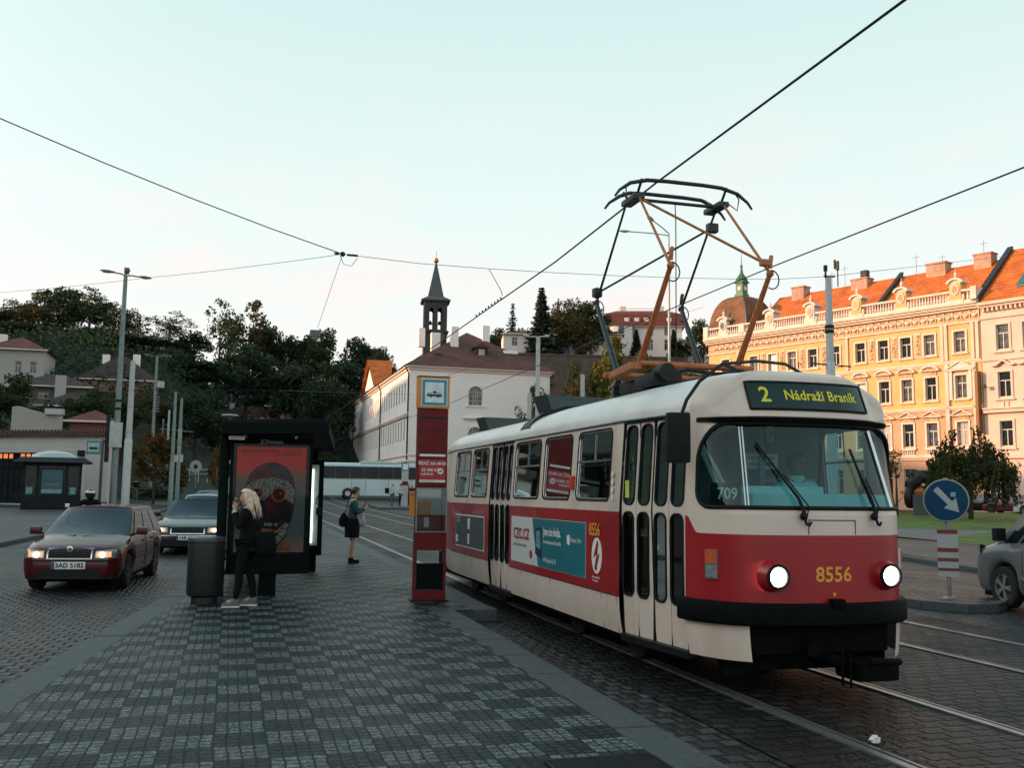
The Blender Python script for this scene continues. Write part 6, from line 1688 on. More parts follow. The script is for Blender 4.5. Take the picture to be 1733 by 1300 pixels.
# ================================================================== poles
m_pole_g = M('pole_paint_green', (.19, .25, .24), .5, .1, var=.15, scale=3, dirt=.4, dirt_col=(.07, .08, .08))
m_pole_w = M('pole_paint_pale', (.44, .46, .46), .5, .1, var=.1, scale=3, dirt=.35, dirt_col=(.18, .18, .17))
m_lampg = M('lamp_housing', (.12, .13, .13), .5, .2, var=.2)
m_lampl = M('lamp_cover', (.5, .48, .44), .3)
G_P = 'street poles'
def pole(name, label, cat, base, h, r0, r1, mat, steps=True, lean=0., bands=(), group=None, low=None):
    o = thing(name, label, cat, base, 0, group)
    mb = MB(); ox = lean * h
    if low: mb.tube([(0, 0, -.3), (ox * low / h, 0, low), (ox * low / h, 0, low + .06)], [r0 * 1.25, r0 * 1.2, r0], 14); mb.tube([(ox * low / h, 0, low), (ox, 0, h)], [r0, r1], 14)
    else: mb.tube([(0, 0, -.3), (ox, 0, h)], [r0, r1], 14)
    mb.build('post', mat, o, smooth=50)
    for z in bands: MB().lathe([(r0 * 1.12, z), (r0 * 1.18, z + .03), (r0 * 1.18, z + .1), (r0 * 1.1, z + .13)], (ox * z / h, 0, 0), 14).build('clamp', m_dark, o)
    return o
def lamp_arm(o, p0, p1, head=.75, mat=None, tilt=.06):
    p0, p1 = Vector(p0), Vector(p1); d = (p1 - p0); d.z = 0; d.normalize()
    MB().tube([p0, p0.lerp(p1, .5) + Vector((0, 0, .04)), p1], .045, 8).build('arm', mat or m_lampg, o, smooth=50)
    c = p1; sd = Vector((-d.y, d.x, 0)); mb = MB(); rings = []
    for t, w_, hh in ((0, .05, .05), (.15, .11, .09), (.5, .16, .12), (.85, .14, .09), (1, .04, .03)):
        q = c + d * head * t + Vector((0, 0, tilt * t)); rings.append([q + sd * (w_ * math.cos(a)) + Vector((0, 0, hh * math.sin(a) * (1 if math.sin(a) > 0 else .4))) for a in [2 * PI * k / 10 for k in range(10)]])
    h_ = MB().loft(rings).build('lamp_head', mat or m_lampg, o, smooth=50)
    MB().ball(c + d * head * .55 + Vector((0, 0, tilt * .5 - .04)), head * .3, .12, .05, 10, 6).xf(Matrix.Identity(4)).build('lamp_cover', m_lampl, h_, smooth=60)
# tall lamp mast on the left
def base_at(px, py, d):
    p = at(px, py, d=d); return Vector((p.x, p.y, H(p.x, p.y)))
def h_at(px, py, base):
    """height above the base of a pixel on a pole standing at base"""
    v = ray(px, py); d = (base.x * math.sin(YAW) + base.y * math.cos(YAW)) / (v.x * math.sin(YAW) + v.y * math.cos(YAW)); return CAM.z + v.z * d - base.z
b0 = base_at(190, 858, 60); h0 = h_at(209, 466, b0)
LM = pole('lamp_mast', 'tallest grey lamp mast with three lamp heads left of the red estate car', 'street lamp', b0, h0, .22, .12, m_pole_g, bands=(6.2, 6.7), lean=.0)
lamp_arm(LM, (0, 0, h0 - .02), (.75, .1, h0 - .02), .8, tilt=-.04); lamp_arm(LM, (0, 0, h0 - .02), (-.55, .05, h0 + .12), 1.0, tilt=.12); lamp_arm(LM, (0, 0, h0 + .0), (.1, -.4, h0 + .12), .5)
MB().cbox(-.1, .2, -.1, .15, h0 + .1, h0 + .5, .04).build('lamp_box', m_lampg, LM)
hb = h_at(198, 758, b0); hb1 = h_at(198, 716, b0); MB().cbox(-.36, .36, -.45, -.2, hb, hb1, .02).build('control_box', m_pole_w, LM)
MB().cbox(-.62, -.40, -.2, .3, hb - .9, hb1 + .5, .02).build('notice_board', m_dark, LM)
b1 = base_at(211, 862, 52); h1 = h_at(221, 611, b1)
P_ = pole('traction_pole', 'pale grey pole standing just right of the tallest lamp mast', 'pole', b1, h1, .17, .13, m_pole_w, low=h_at(214, 745, b1), bands=(h_at(212, 770, b1),), group=G_P)
MB().bar((0, 0, h_at(216, 700, b1)), (1.9, .2, h_at(216, 700, b1)), .03, .03, m_dark).build('cross_bar', None, P_)
b2 = base_at(253, 842, 88); h2 = h_at(259, 603, b2)
L2 = pole('lamp_mast', 'lamp mast with two short heads behind the orange leaved street tree', 'street lamp', b2, h2, .17, .11, m_pole_g, group=None)
lamp_arm(L2, (0, 0, h2 - .05), (-.55, 0, h2 + .02), .6); lamp_arm(L2, (0, 0, h2 - .05), (.4, 0, h2 + .02), .6)
zb_ = h_at(265, 645, b2); MB().cbox(.14, .75, -.1, .1, zb_ - .6, zb_, .02).build('control_box', m_pole_w, L2)
zc_ = h_at(262, 670, b2); mb = MB()
for k in range(6): mb.cbox(.12, .42, -.05, .05, zc_ - 1.5 + k * .26, zc_ - 1.34 + k * .26, .02)
mb.build('hanging_sign', m_lampg, L2)
b3 = base_at(288, 850, 66); P3_ = pole('traction_pole', 'slim grey pole with bands beside the orange leaved street tree', 'pole', b3, h_at(291, 663, b3), .13, .09, m_pole_g, low=h_at(289, 782, b3), group=G_P)
b4 = base_at(299, 846, 70); P4_ = pole('traction_pole', 'slim grey pole with a cross arm right of the banded slim pole', 'pole', b4, h_at(301, 674, b4), .12, .09, m_pole_g, low=h_at(300, 727, b4), group=G_P)
zq = h_at(300, 727, b4); MB().bar((-1.4, 0, zq), (.9, 0, zq - .15), .04, .04, m_grey).build('cross_bar', None, P4_)
zq = h_at(300, 780, b4); MB().cbox(-.34, -.02, -.16, -.1, zq - .1, zq + .4, .01, m_pole_w).cbox(.06, .3, -.16, -.1, zq - .1, zq + .45, .01, m_pole_w).build('notice', None, P4_)
b5 = base_at(279, 840, 96); pole('traction_pole', 'short grey pole rising behind the orange leaved street tree', 'pole', b5, h_at(280, 694, b5), .13, .10, m_pole_w, group=G_P)
b6 = base_at(270, 840, 105); pole('traction_pole', 'farthest short pole just left of the other one behind the street tree', 'pole', b6, h_at(271, 709, b6), .12, .10, m_pole_g, group=G_P)
# poles on the far side of the tram
b7 = base_at(1411, 862, 38); h7 = h_at(1406, 470, b7)
P7 = pole('traction_pole', 'thick pale pole rising behind the tram roof in front of the orange facade', 'pole', b7, h7, .155, .12, m_pole_w, low=h_at(1409, 615, b7), bands=(h_at(1408, 556, b7), h_at(1408, 564, b7)), group=G_P)
z7 = h_at(1410, 618, b7); MB().bar((-.85, 0, z7 + .03), (.95, 0, z7 - .02), .04, .05, m_dark).build('cross_bar', None, P7)
MB().tube([(-.12, 0, h7 - .02), (-.12, 0, h7 + .35)], .04, 6).tube([(-.2, 0, h7 + .05), (.3, 0, h7 + .06)], .035, 6).cbox(-.18, -.06, -.06, .06, h7 + .25, h7 + .5, .02).build('wire_bracket', m_dark, P7)
b8 = base_at(1134, 850, 70); h8 = h_at(1138, 395, b8)
L8 = pole('lamp_mast', 'slender lamp mast with two swept arms seen through the pantograph', 'street lamp', b8, h8, .14, .07, m_pole_w)
lamp_arm(L8, (0, 0, h8), (-1.75, -1.2, h8 + .45), .85, m_pole_w, .2); lamp_arm(L8, (0, 0, h8 - .15), (-2.9, .3, h8 - .05), .9, m_pole_w, .0)
b9 = base_at(908, 850, 60); h9 = h_at(909, 571, b9)
L9 = pole('lamp_mast', 'pale lamp mast with flat heads in front of the long white building', 'street lamp', b9, h9, .15, .13, m_pole_w)
lamp_arm(L9, (0, 0, h9), (-.5, 0, h9 - .02), .5, m_pole_w); lamp_arm(L9, (0, 0, h9), (.35, .1, h9 + .06), .5, m_pole_w, .1)
b10 = base_at(985, 850, 50); pole('traction_pole', 'stub of a pale pole showing above the green shelter roof behind the tram', 'pole', b10, h_at(985, 634, b10), .13, .11, m_pole_w, group=G_P)
b11 = base_at(894, 850, 55); pole('traction_pole', 'short pale pole just left of the flat headed lamp mast', 'pole', b11, h_at(894, 665, b11), .13, .12, m_pole_w, group=G_P)
# green shelter roofs beyond the tram
for px0, py0, px1, py1, d_, lb in ((925, 668, 1010, 664, 28, 'dark green shelter roof rising behind the tram with a grey front edge'), (820, 706, 880, 700, 36, 'lower dark green shelter roof behind the rear of the tram')):
    pa, pb2 = at(px0, py0, d=d_), at(px1, py1, d=d_); zg = H(pa.x, pa.y)
    o = thing('shelter', lb, 'shelter', (pa.x, pa.y, zg), 0)
    w_ = (pb2 - pa).length * 1.5; zt = pa.z - zg; mb = MB()
    mb.loft([[(0, 0, zt), (w_, .3, zt - .0), (w_, 1.6, zt + .05), (0, 1.3, zt + .05)], [(.18, -.05, zt - .5), (w_, .25, zt - .5), (w_, 1.6, zt - .45), (.18, 1.3, zt - .45)]], M('shelter_green', (.022, .045, .042), .4, var=.15)); mb.build('roof', None, o)
    for x in (.3, w_ - .2): MB().tube([(x, .9, 0), (x, .9, zt - .45)], .06, 8).build('post', m_shel, o)
# ================================================================== overhead wires
m_wire = M('wire_dark', (.02, .021, .022), .5, .3, var=.1)
def wire(label, pts, r, sag=0., name='overhead_wire', clamps=(), group='overhead wires'):
    P = [Vector(p_) for p_ in pts]; out = []
    for a, b_ in zip(P, P[1:]):
        k = max(2, int((b_ - a).length / 2.5))
        for i in range(k): t = i / k; out.append(a.lerp(b_, t) - Vector((0, 0, sag * 4 * t * (1 - t))))
    out.append(P[-1]); mb = MB().tube(out, r, 6)
    for c in clamps: mb.cbox(c[0] - .05, c[0] + .05, c[1] - .12, c[1] + .12, c[2] - .03, c[2] + .05, .02)
    return tag(mb.build(name, m_wire), label, 'wire', group)
q = [at(1530, 0, X=5.02), at(1112, 308, X=5.02), at(940, 443, X=5.02), at(790, 548, X=5.02), at(715, 600, X=5.1)]
wire('thick contact wire running over the pantograph and up out of the top edge', [q[0] + (q[0] - q[1]) * 2.2] + q + [Vector((5.2, 110, 6.4))], .013)
q = [at(1733, 283, X=8.78), at(1310, 450, X=8.78), at(1075, 548, X=8.78), at(745, 690, X=8.78)]
wire('contact wire of the second track running in from the right edge', [q[0] + (q[0] - q[1]) * 1.5] + q + [Vector((8.8, 110, 6.6))], .011)
q = [at(0, 200, Y=27), at(580, 430, Y=32), at(830, 455, Y=33), at(1235, 472, Y=36), Vector((b7.x, b7.y, b7.z + h7 + .05))]
jn = q[1]
wire('heavy span wire from the left edge down to the ring joint', [q[0] + (q[0] - q[1]) * .6, q[0], q[1]], .016, .12, 'span_wire')
wire('span wire from the ring joint across to the thick pale pole', [q[1], q[2], q[3], q[4]], .010, .06, 'span_wire')
wire('thin span wire from the ring joint away to the left edge', [q[1], at(250, 470, Y=45), at(0, 495, Y=58), at(-120, 505, Y=64)], .009, .05, 'span_wire')
wire('faint wire from the thick pale pole to the top of the facade roofs', [q[4], at(1733, 430, d=70), at(1800, 422, d=66)], .012, .0, 'span_wire')
wire('hanger wire dropping from the span wire to the main contact wire', [at(828, 456, Y=33), at(848, 492, Y=30), at(850, 500, Y=29)], .014, 0, 'hanger_wire')
wire('lamp cable from the ring joint down to the hanging lamp', [q[1], at(537, 556, Y=40)], .008, 0, 'lamp_cable')
wire('lamp cable from the hanging lamp down to the low cross wire', [at(528, 572, Y=40), at(472, 660, Y=44)], .008, 0, 'lamp_cable')
wire('low cross wire between the pale pole and the long white building', [at(222, 660, d=52), at(472, 661, Y=62), at(700, 668, Y=108)], .014, 0, 'span_wire')
wire('thin feeder wire slanting across the front of the white building', [at(745, 640, Y=60), at(860, 600, Y=62), at(940, 596, Y=62), at(1190, 520, Y=62)], .01, 0, 'feeder_wire')
mb = MB(); mb.ball((0, 0, 0), .09, .05, .09, 10, 6); mb.cbox(-.28, -.12, -.03, .03, -.03, .04, .02); mb.cbox(.14, .5, -.03, .03, -.05, .02, .02); mb.tube([(-.1, 0, -.05), (.05, 0, -.35), (.3, 0, -.38), (.5, 0, -.08)], .01, 5)
jo = mb.build('wire_joint', m_dark, None, loc=jn); tag(jo, 'ring joint where the span wires meet above the shelter', 'wire joint')
p = at(533, 566, Y=40); HL = thing('hanging_lamp', 'square dark lamp hanging from a wire over the street', 'street lamp', p)
MB().cbox(-.2, .2, -.2, .2, -.14, .16, .03).build('housing', m_lampg, HL); MB().cbox(-.15, .15, -.15, .15, -.19, -.14, .02).build('lamp_cover', m_lampl, HL)
# small knobs clipped along the main wire
wa, wb_ = at(790, 548, X=5.02), at(940, 443, X=5.02)
for k in range(9):
    a = at(806 + k * 5.2, 530 - k * 3.8, X=5.02); t = (a.y - wa.y) / (wb_.y - wa.y); z = wa.z + (wb_.z - wa.z) * t
    mb = MB(); mb.ball((0, 0, .03), .018, .03, .02, 8, 6); mb.tube([(0, 0, -.01), (0, 0, .03)], .008, 6)
    o = mb.build('wire_clip', m_dark, None, loc=(5.02, a.y, z + .01)); tag(o, 'tiny dark knob, one of the row along the main contact wire', 'wire clip', 'knobs along the main wire')
# ================================================================== buildings
m_pane = M('pane_dark', (.022, .030, .034), .06, var=.4, scale=3, spec=.7)
m_pane_w = M('pane_curtain', (.34, .33, .32), .25, var=.15, scale=2, spec=.6)
m_wfr = M('window_white', (.58, .55, .52), .5, var=.05)
m_ochre = M('wall_ochre', (.76, .43, .17), .85, var=.10, scale=.7, dirt=.25, dirt_col=(.42, .22, .10), bump=.15, bscale=8)
m_ochre_redlit = M('wall_ochre_redlit', (.68, .35, .21), .85, var=.10, scale=.7, dirt=.25, dirt_col=(.40, .18, .12), bump=.15, bscale=8)  # lower floors: redder light partly painted into the wall colour
m_stone = M('trim_cream', (.72, .55, .43), .8, var=.10, scale=1.5, dirt=.25, dirt_col=(.38, .26, .2))
m_stonew = M('trim_pale', (.72, .60, .52), .8, var=.10, scale=1.5, dirt=.25, dirt_col=(.36, .27, .22))
m_pink = M('wall_pink', (.70, .51, .42), .85, var=.08, scale=.6, dirt=.2, dirt_col=(.4, .27, .22))
m_relief = M('relief_plaster', (.60, .36, .20), .85, var=.35, scale=2.4, bump=1.0, bscale=3.2, detail=6)
m_copper = M('copper_green', (.06, .16, .10), .6, .2, var=.3, scale=3)
m_sheet = M('roof_sheet_dark', (.03, .035, .04), .5, .3, var=.2)
def tiles(name, c1, c2, w_=.2, h_=.34):
    m, nt, b = _nt(name); N, L = nt.nodes, nt.links
    tc = N.new('ShaderNodeTexCoord'); br = N.new('ShaderNodeTexBrick'); br.inputs['Scale'].default_value = 1; br.inputs['Brick Width'].default_value = w_; br.inputs['Row Height'].default_value = h_
    br.inputs['Color1'].default_value = c1 + (1,); br.inputs['Color2'].default_value = c2 + (1,); br.inputs['Mortar'].default_value = tuple(x * .5 for x in c1) + (1,); br.inputs['Mortar Size'].default_value = .025
    sp = N.new('ShaderNodeSeparateXYZ'); L.new(tc.outputs['Object'], sp.inputs[0]); ad = N.new('ShaderNodeMath'); ad.operation = 'ADD'; L.new(sp.outputs[0], ad.inputs[0]); L.new(sp.outputs[1], ad.inputs[1])
    cb = N.new('ShaderNodeCombineXYZ'); L.new(ad.outputs[0], cb.inputs[0]); L.new(sp.outputs[2], cb.inputs[1]); L.new(cb.outputs[0], br.inputs['Vector'])
    nz = N.new('ShaderNodeTexNoise'); nz.inputs['Scale'].default_value = .8; nz.inputs['Detail'].default_value = 8; L.new(tc.outputs['Object'], nz.inputs[0])
    rp = N.new('ShaderNodeValToRGB'); rp.color_ramp.elements[0].position = .3; rp.color_ramp.elements[1].position = .7; rp.color_ramp.elements[0].color = (.62, .62, .62, 1); rp.color_ramp.elements[1].color = (1.2, 1.2, 1.2, 1); L.new(nz.outputs['Fac'], rp.inputs[0])
    mu = N.new('ShaderNodeMix'); mu.data_type = 'RGBA'; mu.blend_type = 'MULTIPLY'; mu.inputs['Factor'].default_value = 1; L.new(br.outputs['Color'], mu.inputs[6]); L.new(rp.outputs[0], mu.inputs[7])
    L.new(mu.outputs[2], b.inputs['Base Color']); b.inputs['Roughness'].default_value = .8
    bp = N.new('ShaderNodeBump'); bp.inputs['Distance'].default_value = .04; bp.inputs['Strength'].default_value = .6; bp.invert = True; L.new(br.outputs['Fac'], bp.inputs['Height']); L.new(bp.outputs[0], b.inputs['Normal'])
    return m
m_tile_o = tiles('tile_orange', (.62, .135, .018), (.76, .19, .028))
m_tile_b = tiles('tile_brown', (.10, .040, .028), (.14, .055, .038))
m_tile_d = tiles('tile_dark', (.055, .030, .026), (.08, .042, .034))
m_tile_r = tiles('tile_red', (.17, .040, .028), (.23, .055, .036))
def wall_grid(mb, x0, x1, z0, z1, holes, y=0., dep=.22, mat=None, sill=None):
    """wall in the XZ plane facing -y with rectangular openings and reveals"""
    hs = [h for h in holes if h[0] < x1 and h[1] > x0 and h[2] < z1 and h[3] > z0]
    xs = sorted({x0, x1} | {max(x0, min(x1, v)) for h in hs for v in h[:2]}); zs = sorted({z0, z1} | {max(z0, min(z1, v)) for h in hs for v in h[2:]})
    for a, b_ in zip(xs, xs[1:]):
        for c, d in zip(zs, zs[1:]):
            if any(h[0] - 1e-6 <= a and b_ <= h[1] + 1e-6 and h[2] - 1e-6 <= c and d <= h[3] + 1e-6 for h in hs): continue
            mb.add([(a, y, c), (b_, y, c), (b_, y, d), (a, y, d)], [(0, 1, 2, 3)], mat)
    for a, b_, c, d in hs:
        mb.add([(a, y, c), (b_, y, c), (b_, y, d), (a, y, d), (a, y + dep, c), (b_, y + dep, c), (b_, y + dep, d), (a, y + dep, d)], [(0, 4, 5, 1), (1, 5, 6, 2), (2, 6, 7, 3), (3, 7, 4, 0)], mat)
_wcache = {}
def window(parent, x, z, w_, h, y=.16, frame=None, pane=None, arch=False, rz=0., trans=None):
    """sash window centred at x with its sill at z; cross bar and mullion"""
    frame = frame or m_wfr; pane = pane or m_pane
    key = (round(w_, 3), round(h, 3), frame.name, pane.name, arch)
    if key not in _wcache:
        t = .06; mb = MB(); hw = w_ / 2
        mb.box(-hw, -hw + t, 0, .07, 0, h); mb.box(hw - t, hw, 0, .07, 0, h); mb.box(-hw + t, hw - t, 0, .07, 0, t); mb.box(-hw + t, hw - t, 0, .07, h - t, h)
        tz = h * .66; mb.box(-hw + t, hw - t, .005, .065, tz - .035, tz + .035); mb.box(-.03, .03, .005, .065, t, tz - .035)
        if h > 2.2 or arch: mb.box(-.02, .02, .01, .06, tz + .035, h - t)
        o = mb.build('window', frame, parent); o.location = (x, y, z)
        p = MB().add([(-hw + t * .5, .05, t * .5), (hw - t * .5, .05, t * .5), (hw - t * .5, .05, h - t * .5), (-hw + t * .5, .05, h - t * .5)], [(0, 1, 2, 3)]).build('pane', pane, o)
        _wcache[key] = o.data, p.data
    else:
        o = link('window', _wcache[key][0], parent, (x, y, z)); link('pane', _wcache[key][1], o)
    if trans: o.location = trans[0]; o.rotation_euler.z = trans[1]
    return o
wr = random.Random(8)
m_pane_c = M('pane_half_curtain', (.10, .11, .115), .1, var=.7, scale=1.6, spec=.7)
def pick(): q = wr.random(); return m_pane if q < .45 else m_pane_c if q < .75 else m_pane_w
# ---------------------------------------------------------------- ornate corner palace
AX, AY = 49.31, 94.88; FROT = math.atan2(-26.24, 11.14)
def fz(x, y): return H(x, y) - .3
PAL = thing('ornate_palace', 'ornate ochre apartment palace with stone balustrade, statue gables and green topped corner dome', 'building', (AX, AY, 0), FROT)
LN = 29.35; Z0 = .2
TW = [2.25, 5.9, 8.2, 10.55, 12.9, 15.4, 18.07, 20.4, 22.6, 24.83, 27.55]
holes = [(a - .48, a + .48, 14.45, 16.25) for a in TW] + [(a - .48, a + .48, 10.45, 12.42) for a in TW] + [(a - .48, a + .48, 6.35, 8.40) for a in TW] + [(a - .55, a + .55, 2.1, 4.4) for a in TW]
mb = MB()
wall_grid(mb, 0, LN, 9.55, 17.0, holes, 0, .25, m_ochre); wall_grid(mb, 0, LN, Z0 - 1, 9.55, holes, 0, .25, m_ochre_redlit)
mb.box(.0, LN, .3, 11, Z0 - 1, 16.9, m_ochre_redlit)
mb.add([(0, 0, Z0 - 1), (0, .3, Z0 - 1), (0, .3, 17), (0, 0, 17), (LN, 0, Z0 - 1), (LN, .3, Z0 - 1), (LN, .3, 17), (LN, 0, 17)], [(0, 1, 2, 3), (4, 5, 6, 7)], m_ochre_redlit)
# rusticated joints on the lower floors
for k in range(14):
    z = 5.6 + k * .30
    if z < 9.4:
        for a, b_ in zip([0] + TW, TW + [LN]): mb.box(a + (.75 if a else .1), b_ - (.75 if b_ < LN else .1), -.012, .004, z, z + .03, m_ochre_redlit)
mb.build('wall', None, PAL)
def band(z0, z1, out, mat, name, x0=-.15, x1=LN + .0):
    return MB().box(x0, x1, -out, -.004, z0, z1, mat).build(name, mat, PAL)
mb = MB()
for z0, z1, o_ in ((16.9, 17.05, .12), (18.05, 18.25, .30), (18.25, 18.45, .48), (18.45, 18.62, .62), (13.55, 13.72, .14), (13.42, 13.55, .08), (9.42, 9.55, .12), (9.55, 9.75, .20), (5.35, 5.6, .22), (5.15, 5.35, .12)):
    mb.box(-.2 - o_ * .3, LN + .02, -o_, -.004, z0, z1)
mb.box(-.1, LN, .02, 1.6, 17.0, 18.5)
mb.build('cornice', m_stone, PAL)
# frieze of garlands
mb = MB(); mb.box(-.05, LN, -.03, .02, 17.05, 18.05, m_relief)
x = .5
while x < LN - .4:
    pts = [(x + .62 * k / 6 , -.09, 17.80 - .34 * math.sin(PI * k / 6)) for k in range(7)]
    mb.tube(pts, [.05, .08, .11, .12, .11, .08, .05], 6, m_stone)
    mb.ball((x + .31, -.10, 17.66), .10, .07, .12, 7, 5, m_stone); mb.tube([(x + .68, -.08, 17.9), (x + .68, -.1, 17.55), (x + .72, -.07, 17.25)], [.09, .07, .03], 6, m_stone); mb.ball((x + .68, -.10, 17.88), .09, .06, .09, 7, 5, m_stone)
    x += .76
mb.build('frieze', None, PAL)
for k, a in enumerate(TW):
    window(PAL, a, 14.45, .96, 1.80, .15, pane=pick()); window(PAL, a, 10.45, .96, 1.97, .15, pane=pick(), arch=(k == 10)); window(PAL, a, 6.35, .96, 2.05, .15, pane=pick(), arch=(k == 10)); window(PAL, a, 2.1, 1.1, 2.3, .15)
    # architraves
    for z0, z1 in ((14.45, 16.25), (10.45, 12.42), (6.35, 8.40)):
        mb = MB()
        for s in (-1, 1): mb.box(a + s * .5 - (.16 if s < 0 else 0), a + s * .5 + (.16 if s > 0 else 0), -.09, .02, z0 - .1, z1 + .14)
        mb.box(a - .5, a + .5, -.09, .02, z1, z1 + .14); mb.box(a - .72, a + .72, -.16, .02, z0 - .22, z0 - .1)
        mb.build('architrave', m_stonew, PAL)
    mb = MB()
    if 0 < k < 10:      # segmental pediment with shell, bracketed
        mb.box(a - .56, a + .56, -.07, .0, 12.56, 12.98, m_relief); n_ = 12
        o_ = [(a + .86 * math.cos(PI * i / n_), 13.0 + .50 * math.sin(PI * i / n_)) for i in range(n_ + 1)]; i_ = [(a + .70 * math.cos(PI * i / n_), 13.0 + .36 * math.sin(PI * i / n_)) for i in range(n_ + 1)]
        for i in range(n_): mb.loft([[(p_[0], -.30, p_[1]) for p_ in (o_[i], o_[i + 1], i_[i + 1], i_[i])], [(p_[0], .0, p_[1]) for p_ in (o_[i], o_[i + 1], i_[i + 1], i_[i])]], m_stonew)
        mb.box(a - .88, a + .88, -.28, .0, 12.98, 13.06, m_stonew)
        for i in range(7): t_ = PI * (i + .5) / 7; mb.tube([(a, -.06, 13.08), (a + .58 * math.cos(t_), -.10, 13.08 + .27 * math.sin(t_))], [.04, .09], 6, m_relief)
    else:
        mb.loft([[(a - 1.15, y, 13.0), (a + 1.15, y, 13.0), (a, y, 13.62)] for y in (-.22, .0)], m_stonew)
        mb.loft([[(a - 1.28, y, 13.02), (a, y, 13.72), (a + 1.28, y, 13.02), (a + 1.28, y, 12.90), (a + 1.0, y, 13.04), (a, y, 13.58), (a - 1.0, y, 13.04), (a - 1.28, y, 12.90)] for y in (-.34, -.2)], m_stonew)
        mb.box(a - 1.2, a + 1.2, -.3, 0, 12.82, 12.97, m_stonew)
        for s in (-1, 1): mb.box(a + s * .85 - .13, a + s * .85 + .13, -.2, .0, 10.3, 12.82, m_stonew)
    mb.build('pediment', None, PAL)
    mb = MB()
    mb.box(a - .56, a + .56, -.07, .0, 8.54, 8.92, m_relief)
    mb.loft([[(a - .9, y, 8.98), (a + .9, y, 8.98), (a, y, 9.40)] for y in (-.16, .0)], m_relief)
    mb.loft([[(a - .98, y, 9.0), (a, y, 9.50), (a + .98, y, 9.0), (a + .98, y, 8.9), (a + .75, y, 9.02), (a, y, 9.38), (a - .75, y, 9.02), (a - .98, y, 8.9)] for y in (-.32, -.14)], m_stonew)
    mb.box(a - .92, a + .92, -.26, 0, 8.90, 8.99, m_stonew); mb.build('pediment', None, PAL)
    # little balustrade below the lower windows
    mb = MB(); mb.box(a - .7, a + .7, -.2, -.02, 6.05, 6.14); mb.box(a - .7, a + .7, -.2, -.02, 5.6, 5.66)
    for i in range(6): mb.lathe([(.04, 5.66), (.075, 5.76), (.05, 5.9), (.045, 6.05)], (a - .5 + i * .2, -.11, 0), 7)
    mb.build('balustrade', m_stonew, PAL)
for a, b_ in zip(TW, TW[1:]):
    if b_ - a < 2.6:
        c = (a + b_) / 2; mb = MB(); mb.box(c - .30, c + .30, -.05, .0, 14.3, 16.5, m_stone); mb.box(c - .24, c + .24, -.08, -.045, 14.45, 16.35, m_relief)
        for i in range(5): mb.ball((c + .06 * math.sin(i * 2.2), -.10, 14.7 + i * .38), .14, .07, .15, 7, 5, m_relief)
        mb.build('relief_panel', None, PAL)
mb = MB()
for c in (3.9, 4.4, 16.7, 26.0, 26.35, 28.7, 29.1): mb.box(c - .13, c + .13, -.14, .0, 13.75, 16.9)
mb.box(26.2, 26.5, -.2, 0, 5.6, 13.4); mb.box(28.6, 28.9, -.2, 0, 5.6, 13.4)
mb.build('pilaster', m_stone, PAL)
# balustrade along the roof edge
CT = [2.28, 8.24, 13.02, 18.07, 22.55, 27.55]
mb = MB(); mb.box(-.3, LN, -.50, -.10, 18.62, 18.86); mb.box(-.3, LN, -.46, -.14, 19.62, 19.80)
x = .2; rows_b = {}
while x < LN:
    if all(abs(x - c) > .85 for c in CT): rows_b.setdefault(sum(x > c for c in CT), MB()).lathe([(.07, 18.86), (.11, 19.05), (.10, 19.15), (.055, 19.35), (.06, 19.55), (.085, 19.62)], (x, -.30, 0), 7)
    x += .27
mb.box(-.36, .25, -.55, .1, 18.62, 20.0); mb.box(LN - .5, LN, -.5, 1.2, 18.62, 19.95); mb.box(4.3, 5.0, -.5, -.08, 18.62, 19.82)
bl = mb.build('roof_balustrade', m_stonew, PAL); [q.build('baluster_row', m_stonew, bl) for q in rows_b.values()]
for c in CT:
    mb = MB(); mb.box(c - .72, c + .72, -.56, .3, 18.62, 18.95, m_stonew); mb.box(c - .5, c + .5, -.52, .5, 18.95, 20.45, m_ochre if c > 15 else m_stonew)
    for s in (-1, 1): mb.ball((c + s * .62, -.35, 19.15), .16, .14, .30, 8, 6, m_stonew)
    n_ = 10; o_ = [(c + .74 * math.cos(PI * i / n_), 20.42 + .46 * math.sin(PI * i / n_)) for i in range(n_ + 1)]; i_ = [(c + .52 * math.cos(PI * i / n_), 20.42 + .28 * math.sin(PI * i / n_)) for i in range(n_ + 1)]
    for i in range(n_): mb.loft([[(p_[0], y, p_[1]) for p_ in (o_[i], o_[i + 1], i_[i + 1], i_[i])] for y in (-.66, .6)], m_stonew)
    mb.loft([[(p_[0], y, p_[1]) for p_ in i_] for y in (-.5, .5)], m_stonew)
    mb.lathe([(.14, 20.85), (.09, 21.0), (.16, 21.15), (.12, 21.3), (.03, 21.5), (.02, 21.75)], (c, -.3, 0), 8, m_stonew)
    o = mb.build('gable', None, PAL)
    mb = MB(); t_ = [2 * PI * i / 20 for i in range(20)]
    mb.loft([[(c + .36 * math.cos(q), y, 19.85 + .50 * math.sin(q)) for q in t_] for y in (-.60, -.52)], m_stonew); mb.loft([[(c + .26 * math.cos(q), y, 19.85 + .38 * math.sin(q)) for q in t_] for y in (-.612, -.60)], m_pane if c < 3 else m_relief); mb.build('medallion', None, o)
